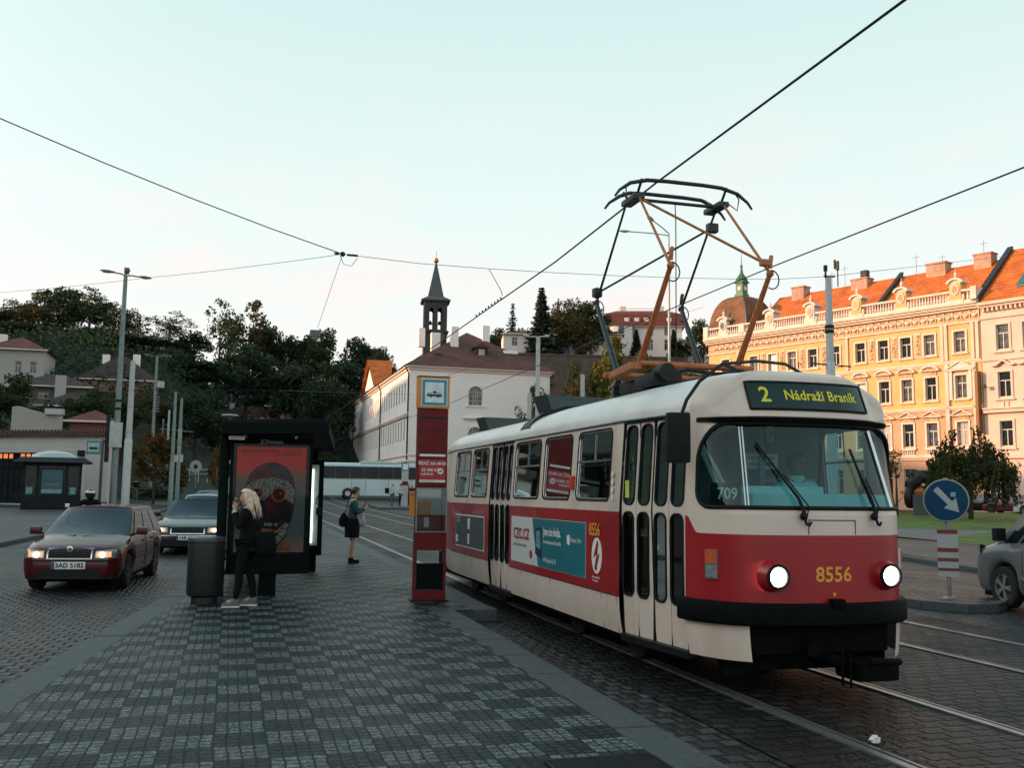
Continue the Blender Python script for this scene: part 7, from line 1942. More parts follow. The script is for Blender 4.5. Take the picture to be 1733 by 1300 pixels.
# roofs
mb = MB(); rd = 6.0; zr = 23.4; ze = 18.8
mb.add([(4.9, .6, ze), (LN, .6, ze), (LN, rd, zr), (4.9, rd, zr), (LN, rd * 2, ze), (4.9, rd * 2, ze)], [(0, 1, 2, 3), (3, 2, 4, 5), (0, 3, 5), (1, 4, 2)])
rf = mb.build('roof', m_tile_o, PAL)
mb = MB(); mb.loft([[(18.9, .5, ze + .1), (19.3, .5, ze + .1), (19.3, .5, ze + .4), (18.9, .5, ze + .4)], [(18.9, rd, zr + .1), (19.3, rd, zr + .1), (19.3, rd, zr + .45), (18.9, rd, zr + .45)]]); mb.build('fire_wall', m_sheet, rf)
for c, w_, h_ in ((8.4, 1.5, .9), (15.6, 1.8, .6), (23.6, 1.9, .8), (28.0, 1.6, .9)):
    mb = MB(); mb.cbox(c - w_ / 2 - .6, c + w_ / 2 - .6, rd - .9, rd + .3, zr - 1.2, zr - .35 + h_, .05); mb.cbox(c - w_ / 2 - .68, c + w_ / 2 - .52, rd - .98, rd + .38, zr - .35 + h_, zr - .2 + h_, .03); mb.build('chimney', M('chimney_plaster', (.45, .27, .19), .85, var=.2, scale=2, dirt=.4), rf)
mb = MB()
for c, h_ in ((11.6, 2.4), (13.1, 3.0), (15.2, 1.8), (20.8, 2.6), (23.4, 1.9), (27.3, 2.8)): mb.tube([(c, rd - .3, zr - .3), (c, rd - .3, zr + h_ * .7)], .018, 5); mb.tube([(c - .35, rd - .3, zr + h_ * .6), (c + .35, rd - .3, zr + h_ * .6)], .014, 4)
mb.cbox(15.0, 15.7, rd - .6, rd, zr - .3, zr + 1.2, .05)
mb.build('aerial', m_dark, rf)
mb = MB(); mb.tube([(12.4, rd - .5, zr), (12.4, rd - .5, zr + 2.4)], .06, 6); mb.cbox(12.25, 12.55, rd - .6, rd - .4, zr + 1.7, zr + 2.7, .04); mb.cbox(12.0, 12.15, rd - .6, rd - .4, zr + 1.9, zr + 2.9, .03); mb.build('antenna_mast', m_dark, rf)
# corner dome
m_dome_t = tiles('dome_tile', (.20, .085, .035), (.27, .12, .05), .25, .25)
mb = MB(); rings = []
for t_ in [i / 12 for i in range(13)]:
    a_ = t_ * PI / 2; k_ = math.cos(a_) ** .8 * .84 + .16; z = 18.9 + 4.5 * math.sin(a_)
    cx, cy, hx, hy = 2.45, 2.6, 2.55 * k_, 2.6 * k_
    rings.append([(cx - hx, cy - hy, z), (cx + hx, cy - hy, z), (cx + hx, cy + hy, z), (cx - hx, cy + hy, z)])
mb.loft(rings); dm = mb.build('dome', m_dome_t, PAL, smooth=30)
mb = MB(); mb.box(1.9, 3.0, 2.05, 3.15, 23.35, 23.7); mb.box(2.0, 2.9, 2.15, 3.05, 23.7, 24.9); mb.box(1.85, 3.05, 2.0, 3.2, 24.9, 25.05)
mb.lathe([(.72, 25.05), (.66, 25.3), (.42, 25.7), (.2, 26.0), (.10, 26.6), (.16, 26.8), (.05, 27.0), (.02, 28.3)], (2.45, 2.6, 0), 8); ln = mb.build('lantern', m_copper, dm, smooth=30)
mb = MB()
for p0, ax in (((2.45, 2.135, 24.3), 'y'), ((2.915, 2.6, 24.3), 'x')): mb.lathe([(.24, -.02), (.24, .02)], p0, 14, axis=ax)
mb.build('lantern_dial', m_stonew, ln)
mb = MB(); rings = [[(p_[0] - .02, p_[1] - .02, p_[2]) for p_ in (Vector(r_[1]) + Vector((dx, dy, 0)) for dx, dy in ((-.1, -.03), (.08, -.03), (.08, .15), (-.1, .15)))] for r_ in rings]; mb.loft(rings); mb.build('dome_ridge', m_sheet, dm)
# side sign on the joint of the facades
mb = MB(); mb.box(29.0, 29.25, -.65, -.02, 7.4, 12.6); vs_ = mb.build('banner_sign', M('banner_brown', (.22, .09, .03), .6, var=.1), PAL)
me = text_mesh('RESTAURANT', .62, 0, True)
for v in me.vertices: v.co = Vector((28.99, -.33 - v.co.y * -1 * 1.0 * .55, 10.0 + v.co.x * 1.0)) if False else Vector((28.985, -.33 + v.co.y * .6, 10.0 - v.co.x * .98))
me.materials.append(m_stone); link('lettering', me, vs_)
# ---------------------------------------------------------------- pale pink neighbour
L0, L1 = 29.42, 52.0
PK = thing('pink_townhouse', 'pale pink town house with pointed window hoods right of the ochre palace', 'building', (AX, AY, 0), FROT)
PW_ = [31.2 + 2.15 * i for i in range(10)]
holes = [(a - .5, a + .5, z0, z1) for a in PW_ for z0, z1 in ((14.3, 16.4), (10.3, 12.4), (6.2, 8.3), (2.0, 4.4))]
mb = MB(); wall_grid(mb, L0, L1, Z0 - 1, 17.2, holes, -.02, .25, m_pink); mb.box(L0, L1, .3, 11, Z0 - 1, 17.0, m_pink); mb.add([(L0, -.02, -.8), (L0, .3, -.8), (L0, .3, 17.2), (L0, -.02, 17.2)], [(0, 1, 2, 3)], m_pink); mb.build('wall', None, PK)
mb = MB()
for z0, z1, o_ in ((17.0, 17.3, .14), (17.95, 18.15, .4), (18.15, 18.4, .6), (13.4, 13.6, .14), (9.0, 9.3, .3), (9.3, 9.42, .42), (5.2, 5.5, .25)): mb.box(L0 + .01, L1, -o_ - .02, -.024, z0, z1)
mb.box(L0 + .01, L1, -.02, 1.5, 17.2, 18.3)
x = L0 + .3
while x < L1: mb.box(x, x + .16, -.34, -.05, 17.62, 17.95); x += .38
mb.build('cornice', m_pink, PK)
for a in PW_:
    for z0, h_ in ((14.3, 2.1), (10.3, 2.1), (6.2, 2.1), (2.0, 2.4)): window(PK, a, z0, 1.0, h_, .13, pane=pick() if z0 > 13 else m_pane)
    for z0, z1 in ((14.3, 16.4), (10.3, 12.4), (6.2, 8.3)):
        mb = MB()
        for s in (-1, 1): mb.box(a + s * .52 - (.18 if s < 0 else 0), a + s * .52 + (.18 if s > 0 else 0), -.10, .0, z0 - .15, z1 + .15)
        mb.box(a - .52, a + .52, -.10, .0, z1, z1 + .15); mb.box(a - .8, a + .8, -.2, .0, z0 - .28, z0 - .15)
        mb.build('architrave', m_pink, PK)
    mb = MB(); mb.loft([[(a - .95, y, 12.9), (a - .95, y, 13.05), (a - .6, y, 13.05), (a, y, 13.5), (a + .6, y, 13.05), (a + .95, y, 13.05), (a + .95, y, 12.9), (a + .55, y, 12.9), (a, y, 13.3), (a - .55, y, 12.9)] for y in (-.34, -.02)]); mb.build('window_hood', m_pink, PK)
    mb = MB(); mb.box(a - .28, a - .1, -.12, 0, 9.45, 9.9); mb.box(a + .1, a + .28, -.12, 0, 9.45, 9.9); n_ = 10
    o_ = [(a + .95 * math.cos(PI * i / n_), 4.6 + .5 * math.sin(PI * i / n_)) for i in range(n_ + 1)]; i_ = [(a + .78 * math.cos(PI * i / n_), 4.55 + .36 * math.sin(PI * i / n_)) for i in range(n_ + 1)]
    for i in range(n_): mb.loft([[(p_[0], y, p_[1]) for p_ in (o_[i], o_[i + 1], i_[i + 1], i_[i])] for y in (-.25, .0)])
    mb.build('bracket', m_pink, PK)
mb = MB(); rz_ = 24.2; mb.add([(L0 - .15, -.5, 18.42), (L1, -.5, 18.42), (L1, 6.5, rz_), (L0 - .15, 6.5, rz_), (L1, 13.5, 18.4), (L0 - .15, 13.5, 18.4)], [(0, 1, 2, 3), (3, 2, 4, 5)]); mb.add([(L0 - .1, 0, 18.3), (L0 - .1, 6.5, rz_ - .1), (L0 - .1, 13, 18.3)], [(0, 1, 2)], m_pink)
rf2 = mb.build('roof', None, PK); rf2.data.materials.clear(); rf2.data.materials.append(m_tile_o); rf2.data.materials.append(m_pink)
mb = MB(); mb.loft([[(L0 - .35, -.6, 18.4), (L0 + .15, -.6, 18.4), (L0 + .15, -.6, 18.75), (L0 - .35, -.6, 18.75)], [(L0 - .35, 6.5, rz_), (L0 + .15, 6.5, rz_), (L0 + .15, 6.5, rz_ + .35), (L0 - .35, 6.5, rz_ + .35)]]); mb.build('verge', m_sheet, rf2)
def roof2(x, t, dz=.12): return Vector((x, -.5 + 7 * t, 18.42 + (rz_ - 18.42) * t + dz))
for c in (32.6, 33.7, 34.8):
    mb = MB(); mb.loft([[roof2(c - .5, .18), roof2(c + .5, .18), roof2(c + .5, .46), roof2(c - .5, .46)], [roof2(c - .5, .18, .22), roof2(c + .5, .18, .22), roof2(c + .5, .46, .22), roof2(c - .5, .46, .22)]]); mb.build('skylight', M('skylight_glass', (.05, .12, .13), .08, spec=.8), rf2)
MB().cbox(31.4, 32.8, 5.6, 6.8, rz_ - .8, rz_ + 1.0, .05).build('chimney', M('chimney_plaster', (.45, .27, .19), .85), rf2)
mb = MB(); mb.bar((29.75, -.03, 11.2), (29.75, -.55, 11.3), .05, .05); mb.cbox(29.6, 29.9, -.7, -.5, 11.1, 11.4, .04); mb.build('wall_lamp', m_dark, PK)
# ---------------------------------------------------------------- long white building
m_wht = M('wall_white_pink', (.90, .82, .78), .85, var=.05, scale=.25, dirt=.25, dirt_col=(.4, .34, .31))
WX, WY = 19.75, 113.2; WG = H(25, 113) - .3; WE = 16.75
WB_ = thing('long_white_building', 'long white building with brown hipped roof, arched front windows and rows of side windows', 'building', (WX, WY, 0), 0)
WL, WD = 17.4, 76.0
mb = MB()
ah = [(7.2, 8.9, 12.2, 14.5), (7.2, 8.9, 7.2, 9.6), (7.2, 8.9, 2.8, 5.2)]
wall_grid(mb, 0, WL, WG, WE, ah, 0, .3)
mb.add([(WL, 0, WG), (WL, WD, WG), (WL, WD, WE), (WL, 0, WE), (0, WD, WG), (0, WD, WE)], [(0, 1, 2, 3), (1, 4, 5, 2)])
# left facade: its own opening grid, turned to face -x
SWY = [3.0 + 2.05 * i for i in range(32)]
SWY = [q for q in SWY if abs(q - 22.5) > .9 and abs(q - 54) > .9]
side = MB(); lh = [(q - .42, q + .42, z0, z1) for q in SWY for z0, z1 in ((12.6, 14.9), (7.9, 10.4), (2.4, 5.0))]
wall_grid(side, 0, WD, WG, WE, lh, 0, .09)
side.v = [Vector((p_.y, p_.x, p_.z)) for p_ in side.v]
mb.add(side.v, side.f)
mb.build('wall', m_wht, WB_)
for q in SWY:
    for z0, h_ in ((12.6, 2.3), (7.9, 2.5), (2.4, 2.6)):
        window(WB_, 0, 0, .84, h_, trans=((.025, q, z0), R(-90)))
for a, b_, c, d in ah:
    w_ = window(WB_, (a + b_) / 2, c, b_ - a, d - c, .2, arch=True)
    mb = MB(); n_ = 14; mx_ = (a + b_) / 2; r_ = (b_ - a) / 2
    arc = [(mx_ + r_ * math.cos(PI * i / n_), d - r_ + r_ * math.sin(PI * i / n_)) for i in range(n_ + 1)]
    outer = [rect_proj(x, z, a - .001, b_ + .001, d - 2 * r_, d + .001) for x, z in arc]
    mb.loft([[(x, -.002, z) for x, z in arc], [(x, -.002, z) for x, z in outer]], closed=False, cap0=False, cap1=False); mb.loft([[(x, -.002, z) for x, z in arc], [(x, .25, z) for x, z in arc]], closed=False, cap0=False, cap1=False)
    o2 = [(mx_ + (r_ + .22) * math.cos(PI * i / n_), d - r_ + (r_ + .22) * math.sin(PI * i / n_)) for i in range(n_ + 1)]; o1 = [(mx_ + (r_ + .06) * math.cos(PI * i / n_), d - r_ + (r_ + .06) * math.sin(PI * i / n_)) for i in range(n_ + 1)]
    for i in range(n_): mb.loft([[(p_[0], y, p_[1]) for p_ in (o2[i], o2[i + 1], o1[i + 1], o1[i])] for y in (-.06, .0)])
    mb.box(a - .3, b_ + .3, -.14, .0, c - .18, c - .04); mb.build('arch_surround', m_wht, WB_)
    mb = MB()
    for i in range(1, 3): mb.box(a + (b_ - a) * i / 3 - .03, a + (b_ - a) * i / 3 + .03, .17, .2, c, d)
    for i in range(1, 4): mb.box(a, b_, .17, .2, c + (d - c) * i / 4 - .025, c + (d - c) * i / 4 + .025)
    mb.build('glazing', m_wfr, w_, loc=-w_.location)
mb = MB(); mb.box(6.6, 9.5, -.3, 0, 10.55, 10.72)
for z0, z1, o_ in ((6.0, 6.2, .12), (5.3, 5.55, .18), (16.2, 16.5, .18), (16.5, 16.75, .42)): mb.box(-o_, WL + o_, -o_, -.003, z0, z1)
for z0, z1, o_ in ((10.95, 11.15, .14), (10.7, 10.8, .2), (6.0, 6.2, .12), (5.3, 5.55, .18), (16.2, 16.5, .18), (16.5, 16.75, .42)): mb.box(-o_, -.003, -.003, WD, z0, z1)
mb.build('cornice', M('cornice_pale', (.74, .60, .53), .8, var=.08), WB_)
for y, x0 in ((.15, -.1), (22.5, -.1), (54, -.1)): MB().tube([(x0, y, WG), (x0, y, 15.8), (x0 - .25, y, 16.3), (x0 - .4, y, 16.7)], .09, 6).build('downpipe', m_dark, WB_)
mb = MB(); ov = .6; rh = 5.6; mb.add([(-ov, -ov, WE), (WL + ov, -ov, WE), (WL + ov, WD, WE), (-ov, WD, WE), (WL / 2, 8.0, WE + rh), (WL / 2, WD, WE + rh)], [(0, 1, 4), (1, 2, 5, 4), (3, 0, 4, 5), (2, 3, 5)]); rf3 = mb.build('roof', m_tile_b, WB_)
for cx, cy, hh, w_ in ((6.3, 4.6, 3.9, .95), (10.8, 6.5, 3.6, .95), (4.0, 5.0, 2.6, 1.1), (2.6, 7, 2.4, .8), (13.3, 3.6, 1.0, 1.8)):
    zb0 = WE + rh * min(1, min(cy + ov, 8.6) / 8.6) * .9 - 1.2
    MB().cbox(cx - w_ / 2, cx + w_ / 2, cy - .45, cy + .45, zb0, WE + rh * min(1, (cy + ov) / 8.6) * .75 + hh * .8, .05).build('chimney', m_wht, rf3)
mb = MB(); mb.box(8.6, 10.0, 2.4, 4.4, WE + 1.4, WE + 2.9, m_dark); mb.loft([[(8.3, y, WE + 2.85), (9.3, y, WE + 3.5), (10.3, y, WE + 2.85)] for y in (2.1, 5.0)], m_tile_b); d_ = mb.build('dormer', None, rf3); MB().box(8.9, 9.7, 2.37, 2.395, WE + 1.7, WE + 2.7).build('pane', m_pane_w, d_)
mb = MB(); mb.box(3.2, 4.2, 1.7, 2.3, WE + 1.45, WE + 1.8); mb.build('skylight', m_sheet, rf3)
# cross gable on the long side, sunlight on its slopes painted as orange tile
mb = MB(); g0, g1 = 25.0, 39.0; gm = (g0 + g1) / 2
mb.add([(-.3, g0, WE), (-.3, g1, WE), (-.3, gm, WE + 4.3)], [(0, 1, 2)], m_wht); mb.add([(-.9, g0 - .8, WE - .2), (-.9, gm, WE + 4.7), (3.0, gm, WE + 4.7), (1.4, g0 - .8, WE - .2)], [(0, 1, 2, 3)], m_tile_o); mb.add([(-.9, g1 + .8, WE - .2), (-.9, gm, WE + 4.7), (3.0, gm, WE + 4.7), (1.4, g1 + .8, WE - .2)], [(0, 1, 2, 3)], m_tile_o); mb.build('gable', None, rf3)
# ---------------------------------------------------------------- generic house
def house(name, label, loc, rz, w_, dep, h_, rh, wall, roof, wins=(), ov=.5, hip=True, chim=(), cat='house', wsize=(1.0, 1.5), group=None):
    o = thing(name, label, cat, loc, rz, group); mb = MB(); hs = [(x - wsize[0] / 2, x + wsize[0] / 2, z, z + wsize[1]) for x, z in wins]
    wall_grid(mb, 0, w_, -6, h_, hs, 0, .2); mb.add([(0, 0, -6), (0, dep, -6), (0, dep, h_), (0, 0, h_), (w_, 0, -6), (w_, dep, -6), (w_, dep, h_), (w_, 0, h_)], [(0, 1, 2, 3), (4, 5, 6, 7), (1, 5, 6, 2)])
    if not hip: mb.add([(0, 0, h_), (0, dep, h_), (0, dep / 2, h_ + rh), (w_, 0, h_), (w_, dep, h_), (w_, dep / 2, h_ + rh)], [(0, 1, 2), (3, 4, 5)])
    mb.build('wall', wall, o)
    for x, z in wins: window(o, x, z, wsize[0], wsize[1], .12)
    mb = MB(); i_ = min(dep, w_) / 2 if hip else -ov
    a = (-ov, -ov, h_ - .1), (w_ + ov, -ov, h_ - .1), (w_ + ov, dep + ov, h_ - .1), (-ov, dep + ov, h_ - .1)
    mb.add([*a, (max(i_, -ov), dep / 2, h_ + rh), (w_ - max(i_, -ov), dep / 2, h_ + rh)], [(0, 1, 5, 4), (2, 3, 4, 5), (1, 2, 5), (3, 0, 4), (3, 2, 1, 0)]); rf = mb.build('roof', roof, o)
    MB().box(-ov, w_ + ov, -ov - .05, -ov + .04, h_ - .22, h_ - .06).build('eaves_board', m_stonew, o)
    for x, y, z1 in chim: MB().cbox(x - .45, x + .45, y - .4, y + .4, h_, h_ + z1, .04).build('chimney', m_wht, rf)
    return o
# clock tower behind the white building
p = at(735, 590, d=150); TZ = H(p.x, p.y)
TWR = thing('clock_tower', 'dark clock tower with open arched belfry and a pointed spire topped by a gilt ball', 'tower', (p.x, p.y, 0), R(-8))
m_tw = M('tower_dark', (.045, .043, .042), .8, var=.25, scale=.8); m_slate = M('slate', (.07, .085, .09), .6, var=.2, scale=2)
def tz(y): return at(735, y, d=150).z
mb = MB(); hw = 1.75; z_a, z_b, z_c, z_d = tz(560), tz(548), tz(518), tz(508)
mb.box(-hw, hw, -hw, hw, TZ - 3, z_a); mb.box(-hw - .25, hw + .25, -hw - .25, hw + .25, z_a - .5, z_a - .2)
for x, q_ in ((-hw, .8), (-.32, .64), (hw - .8, .8)):
    for y in (-hw, hw - .6): mb.box(x, x + q_, y, y + .6, z_a, z_c)
for x in (-hw, hw - .6): mb.box(x, x + .6, -.32, .32, z_a, z_c)
for y in (-hw, hw - .4):
    for cx in (-.635, .635):
        n_ = 10; arc = [(cx + .33 * math.cos(PI * i / n_), z_c - .75 + .33 * math.sin(PI * i / n_)) for i in range(n_ + 1)]
        poly = arc + [(cx - .33, z_c), (cx + .33, z_c)]; mb.loft([[(x, q, z) for x, z in poly] for q in (y, y + .4)])
mb.box(-hw, hw, -hw, hw, z_c - .05, z_d - .3); mb.build('shaft', m_tw, TWR)
mb = MB(); mb.box(-hw - .4, hw + .4, -hw - .4, hw + .4, z_d - .3, z_d - .05); mb.loft([[(-2.25, -2.25, z_d - .15), (2.25, -2.25, z_d - .15), (2.25, 2.25, z_d - .15), (-2.25, 2.25, z_d - .15)], [(-1.2, -1.2, z_d + .55), (1.2, -1.2, z_d + .55), (1.2, 1.2, z_d + .55), (-1.2, 1.2, z_d + .55)], [(-.12, -.12, tz(442)), (.12, -.12, tz(442)), (.12, .12, tz(442)), (-.12, .12, tz(442))]]); mb.build('spire', m_slate, TWR)
mb = MB(); mb.ball((0, 0, tz(437)), .42, n=12, m=8); mb.tube([(0, 0, tz(440)), (0, 0, tz(420))], .05, 5); mb.build('finial', M('gilt', (.55, .28, .12), .35, .8), TWR, smooth=60)
mb = MB(); mb.lathe([(1.15, .0), (1.2, .1)], (.2, -hw - .02, tz(573)), 24, axis='y'); dl = mb.build('clock_face', M('dial_brown', (.10, .055, .04), .6), TWR)
mb = MB()
for k in range(12): a_ = k * PI / 6; mb.bar((.2 + .85 * math.cos(a_), -hw - .14, tz(573) + .85 * math.sin(a_)), (.2 + 1.02 * math.cos(a_), -hw - .14, tz(573) + 1.02 * math.sin(a_)), .10, .04)
mb.bar((.2, -hw - .14, tz(573)), (.65, -hw - .14, tz(573) + .65), .12, .04); mb.bar((.2, -hw - .14, tz(573)), (.2, -hw - .14, tz(573) - .6), .12, .04); mb.build('clock_hands', M('dial_gold', (.40, .24, .12), .5), dl)
for cx in (-.7, .7): MB().lathe([(.30, 0), (.26, .2), (.16, .5), (.05, .6)], (cx, 0, z_a + 1.0), 12).build('bell', m_dark, TWR)
# villa on the hill
p = at(1022, 596, d=196); VZ = p.z
def vz(y): return at(1090, y, d=196).z - VZ
m_vil = M('villa_white', (.70, .62, .57), .85, var=.06, scale=.5)
VW = 15.6; hE = vz(552)
VL = house('hill_villa', 'white villa with red mansard roof on the hill behind the pantograph', (p.x, p.y, VZ), R(-20), VW, 11, hE, .1, m_vil, m_tile_r, [(9.3, 3.4), (12.6, 3.4), (9.3, .4), (12.6, .4), (6.2, .4)], chim=(), cat='villa', wsize=(1.1, 2.2))
mb = MB(); z0, z1, z2 = hE, hE + 2.6, vz(520)
mb.loft([[(-.7, -.7, z0), (VW + .7, -.7, z0), (VW + .7, 11.7, z0), (-.7, 11.7, z0)], [(.3, .3, z1), (VW - .3, .3, z1), (VW - .3, 10.7, z1), (.3, 10.7, z1)], [(2.6, 3.6, z2), (VW - 2.6, 3.6, z2), (VW - 2.6, 7.4, z2), (2.6, 7.4, z2)]]); mr_ = mb.build('mansard', m_tile_r, VL)
for c in (4.6, 6.6, 8.5, 13.0): MB().cbox(c - .5, c + .5, -.35, .8, z0 + .5, z0 + 1.7, .2).build('dormer', m_vil, mr_)
for c in (4.0, 11.8): MB().cbox(c - .6, c + .6, 4.6, 5.8, z2 - .4, z2 + 1.2, .05).build('chimney', m_vil, mr_)
mb = MB(); mb.box(3.0, VW - 3.0, 3.7, 3.8, z2 + .5, z2 + .6)
for k in range(24): mb.box(3.0 + k * .4, 3.08 + k * .4, 3.7, 3.8, z2 - .1, z2 + .5)
mb.build('roof_railing', m_vil, mr_)
mb = MB(); n_ = 12; mb.loft([[(3.4 + 3.1 * math.cos(PI + PI * i / n_), 0.0 + 1.8 * math.sin(PI + PI * i / n_), z) for i in range(n_ + 1)] for z in (-2, hE - .3)]); bw = mb.build('bow_front', m_vil, VL, smooth=60)
for a_ in (-1.05, 0, 1.05):
    mb = MB(); q = 1.5 * PI + a_ * .8; c = Vector((3.4 + 3.12 * math.cos(q), 1.82 * math.sin(q), 0)); mb.prism([(-.55, 2.6), (.55, 2.6)] + [(.55 * math.cos(PI * i / 8), 5.0 + .55 * math.sin(PI * i / 8)) for i in range(9)], lambda u, v: c + Vector((u, -.03, v)), lambda u, v: c + Vector((u, .2, v))); mb.build('arched_window', m_pane, bw)
# terrace wall on the hill
pa, pb2 = at(850, 600, d=165), at(1010, 603, d=165); mb = MB(); zt = pa.z
mb.box(0, 34, 0, 1.0, -10, 0); mb.box(-.1, 34.1, -.12, 1.1, 0, .3); o = mb.build('terrace_wall', M('wall_brown_stone', (.10, .065, .052), .9, var=.35, scale=.9, bump=.6, bscale=3), None, loc=(pa.x - 2, pa.y, zt), rz=R(-10)); tag(o, 'brown stone terrace wall below the hilltop trees right of the white building', 'wall')
p = at(870, 600, d=172); house('garden_house', 'low pale house on the terrace between the conifers', (p.x - 2, p.y, p.z + .5), R(-12), 9, 6, 3.2, 1.0, m_vil, m_tile_b, [(2, 1), (5, 1)], cat='house')
p = at(945, 598, d=182); house('garden_house', 'pale building half hidden by the autumn trees left of the villa', (p.x - 2, p.y, p.z - .5), R(-12), 14, 6, 4.4, 1.0, m_vil, m_tile_b, [(2, 1), (5, 1), (9, 1), (12, 1)], cat='house')
p = at(1150, 600, d=190); house('garden_house', 'small white block at the foot of the hill trees beside the palace', (p.x, p.y, p.z - 1), R(-20), 8, 6, 2.6, .4, m_vil, m_vil, [], cat='house')
# houses up the valley
def hpx(name, label, px, py, d, w_, dep, h_, rh, wall, roof, rz=0., **k):
    p = at(px, py, d=d); return house(name, label, (p.x, p.y, p.z), rz, w_, dep, h_, rh, wall, roof, **k)
m_sal = M('house_salmon', (.46, .145, .10), .85, var=.1); m_hw = M('house_white', (.46, .42, .38), .85, var=.1); m_hdk = M('house_grey', (.10, .105, .10), .85, var=.15); m_tealr = M('roof_teal', (.035, .085, .085), .6, .1, var=.15, scale=2)
hpx('hillside_house', 'salmon pink house with two dark windows above the shelter roof', 451, 722, 160, 3.8, 6, 3.5, .6, m_sal, m_tile_b, wins=[(1.3, 1.4), (2.4, 1.4)], wsize=(.75, 1.1))
hpx('hillside_house', 'white gabled house right of the salmon pink house', 487, 722, 163, 8.5, 6, 1.5, 2.6, m_hw, m_tile_b, rz=R(72), hip=False, wins=[])
hpx('hillside_house', 'dark roofed house with skylights left above the shelter', 372, 712, 172, 9.0, 7, 1.2, 1.9, m_hdk, m_tile_b, wins=[(5, .1)], wsize=(.8, .6), chim=((2, 3, 2.2),))
hpx('hillside_house', 'house with a teal hipped roof just above the shelter', 410, 735, 140, 5.5, 6, .8, 2.0, m_hdk, m_tealr)
hpx('hillside_house', 'long grey flat roofed house behind the dark roofed one', 366, 705, 185, 10, 5, 2.2, .1, m_hdk, m_hdk, wins=[(8.6, .6)], wsize=(.9, .7))
hpx('hillside_house', 'red roofed house with a white dormer beyond the long white building', 566, 745, 172, 12.5, 9, 6.0, 4.6, m_hw, m_tile_r, wins=[(2, 3), (5, 3), (8, 3)], wsize=(1, 1.8), chim=((4, 4, 5.4),))
hpx('narrow_house', 'narrow cream house joined to the far end of the long white building', 567, 790, 196, 5.5, 10, 14.5, 2.5, m_hw, m_tile_b, wins=[(1.2, 8), (2.6, 8), (4.1, 8), (1.2, 3), (2.6, 3), (4.1, 3)], wsize=(.8, 3.4))
# left: white villa, brown roofs, low white building with raised wall
m_hl = M('house_pale', (.42, .40, .38), .85, var=.1, dirt=.2)
hpx('hillside_house', 'white house with a bright red hipped roof at the left edge', -30, 640, 120, 6.8, 8, 3.9, 2.0, m_hl, m_tile_r, wins=[(3.9, .8), (5.6, .8)], wsize=(.75, 1.5), chim=((1.2, 4, 2.2),))
hpx('brown_roofed_house', 'low house with dark brown roof just below the bright red roofed house', 22, 662, 105, 7.6, 6, .8, 1.5, m_hdk, m_tile_d, wins=[(1.2, -.7), (3.0, -.7)], wsize=(1.0, .8))
p = at(92, 668, d=104); mb = MB(); mb.cbox(0, 1.0, 0, .8, -2, 2.1, .04); o = mb.build('chimney_wall', m_hl, None, loc=p); tag(o, 'tall white chimney wall standing between the brown roofs', 'chimney')
hpx('brown_roofed_house', 'pinkish house with big brown hipped roof and white chimneys by the lamp mast', 133, 660, 125, 9.2, 8, 1.6, 3.4, M('house_pinkish', (.30, .17, .135), .85), m_tile_d, wins=[], chim=((2.6, 4, 3.6), (6.4, 4, 3.8)))
hpx('red_roofed_shed', 'low shed with a red roof beneath the chimney wall', 66, 694, 98, 5, 5, .6, 1.5, m_hdk, m_tile_d)
hpx('red_roofed_shed', 'small red tiled roof peeping over the long low white building', 118, 728, 82, 3.4, 4, .9, 1.0, M('shed_red', (.20, .07, .05), .85), m_tile_r)
# long low white building
m_low = M('plaster_white', (.56, .53, .51), .85, var=.06, scale=.5, dirt=.3, dirt_col=(.26, .24, .23))
pL, pR = at(-140, 858, d=70), at(178, 858, d=66)
gz = H(pR.x, pR.y); d_ = (pR - pL).to_2d(); ang = math.atan2(d_.y, d_.x); LW = d_.length
LB_ = thing('low_white_building', 'long low white building with tiled wall top and a dark glowing shopfront', 'building', (pL.x, pL.y, gz - .1), ang)
def lz(py): return at(178, py, d=66).z - gz + .1
def lx(px): 
    v = ray(px, 800); a_ = Vector((pL.x, pL.y)); u = Vector((math.cos(ang), math.sin(ang))); nn = Vector((-u.y, u.x)); k = (a_ - CAM.to_2d()).dot(nn) / v.to_2d().dot(nn); return ((CAM + v * k).to_2d() - a_).dot(u)
ht = lz(738); hole = [(lx(-60), lx(65), .2, lz(766))]
mb = MB(); wall_grid(mb, 0, LW, -1, ht, hole, 0, .5); mb.add([(LW, 0, -1), (LW, 1.0, -1), (LW, 1.0, ht), (LW, 0, ht)], [(0, 1, 2, 3)]); mb.box(0, LW, .6, 1.0, -1, ht - .02); mb.build('wall', m_low, LB_)
mb = MB(); mb.loft([[(x, -.25, ht), (x, .15, ht + .45), (x, .6, ht + .1)] for x in (0, LW + .2)])
x = .1
while x < LW: mb.tube([(x, -.27, ht + .03), (x, .13, ht + .47)], .07, 5); x += .3
mb.build('wall_tiles', m_tile_b, LB_)
mb = MB(); mb.box(hole[0][0], hole[0][1], .45, .5, .2, hole[0][3]); sf = mb.build('shopfront', m_pane, LB_)
m_glow = emis('shop_glow', (1.0, .28, .10), .8)
for px in (2, 38): x0_, x1_ = lx(px - 12), lx(px + 10); MB().box(x0_, x1_, .40, .44, lz(776), lz(768)).build('lit_window', m_glow, sf)
mb = MB()
for k in range(14): x_ = hole[0][0] + (hole[0][1] - hole[0][0]) * k / 13; mb.box(x_ - .04, x_ + .04, .3, .36, .2, hole[0][3])
mb.box(hole[0][0], hole[0][1], .3, .36, lz(790), lz(786)); mb.build('shopfront_bar', m_dark, sf)
MB().cbox(lx(132), lx(142), -.2, -.01, lz(772), lz(762), .02).build('vent_box', m_dark, LB_)
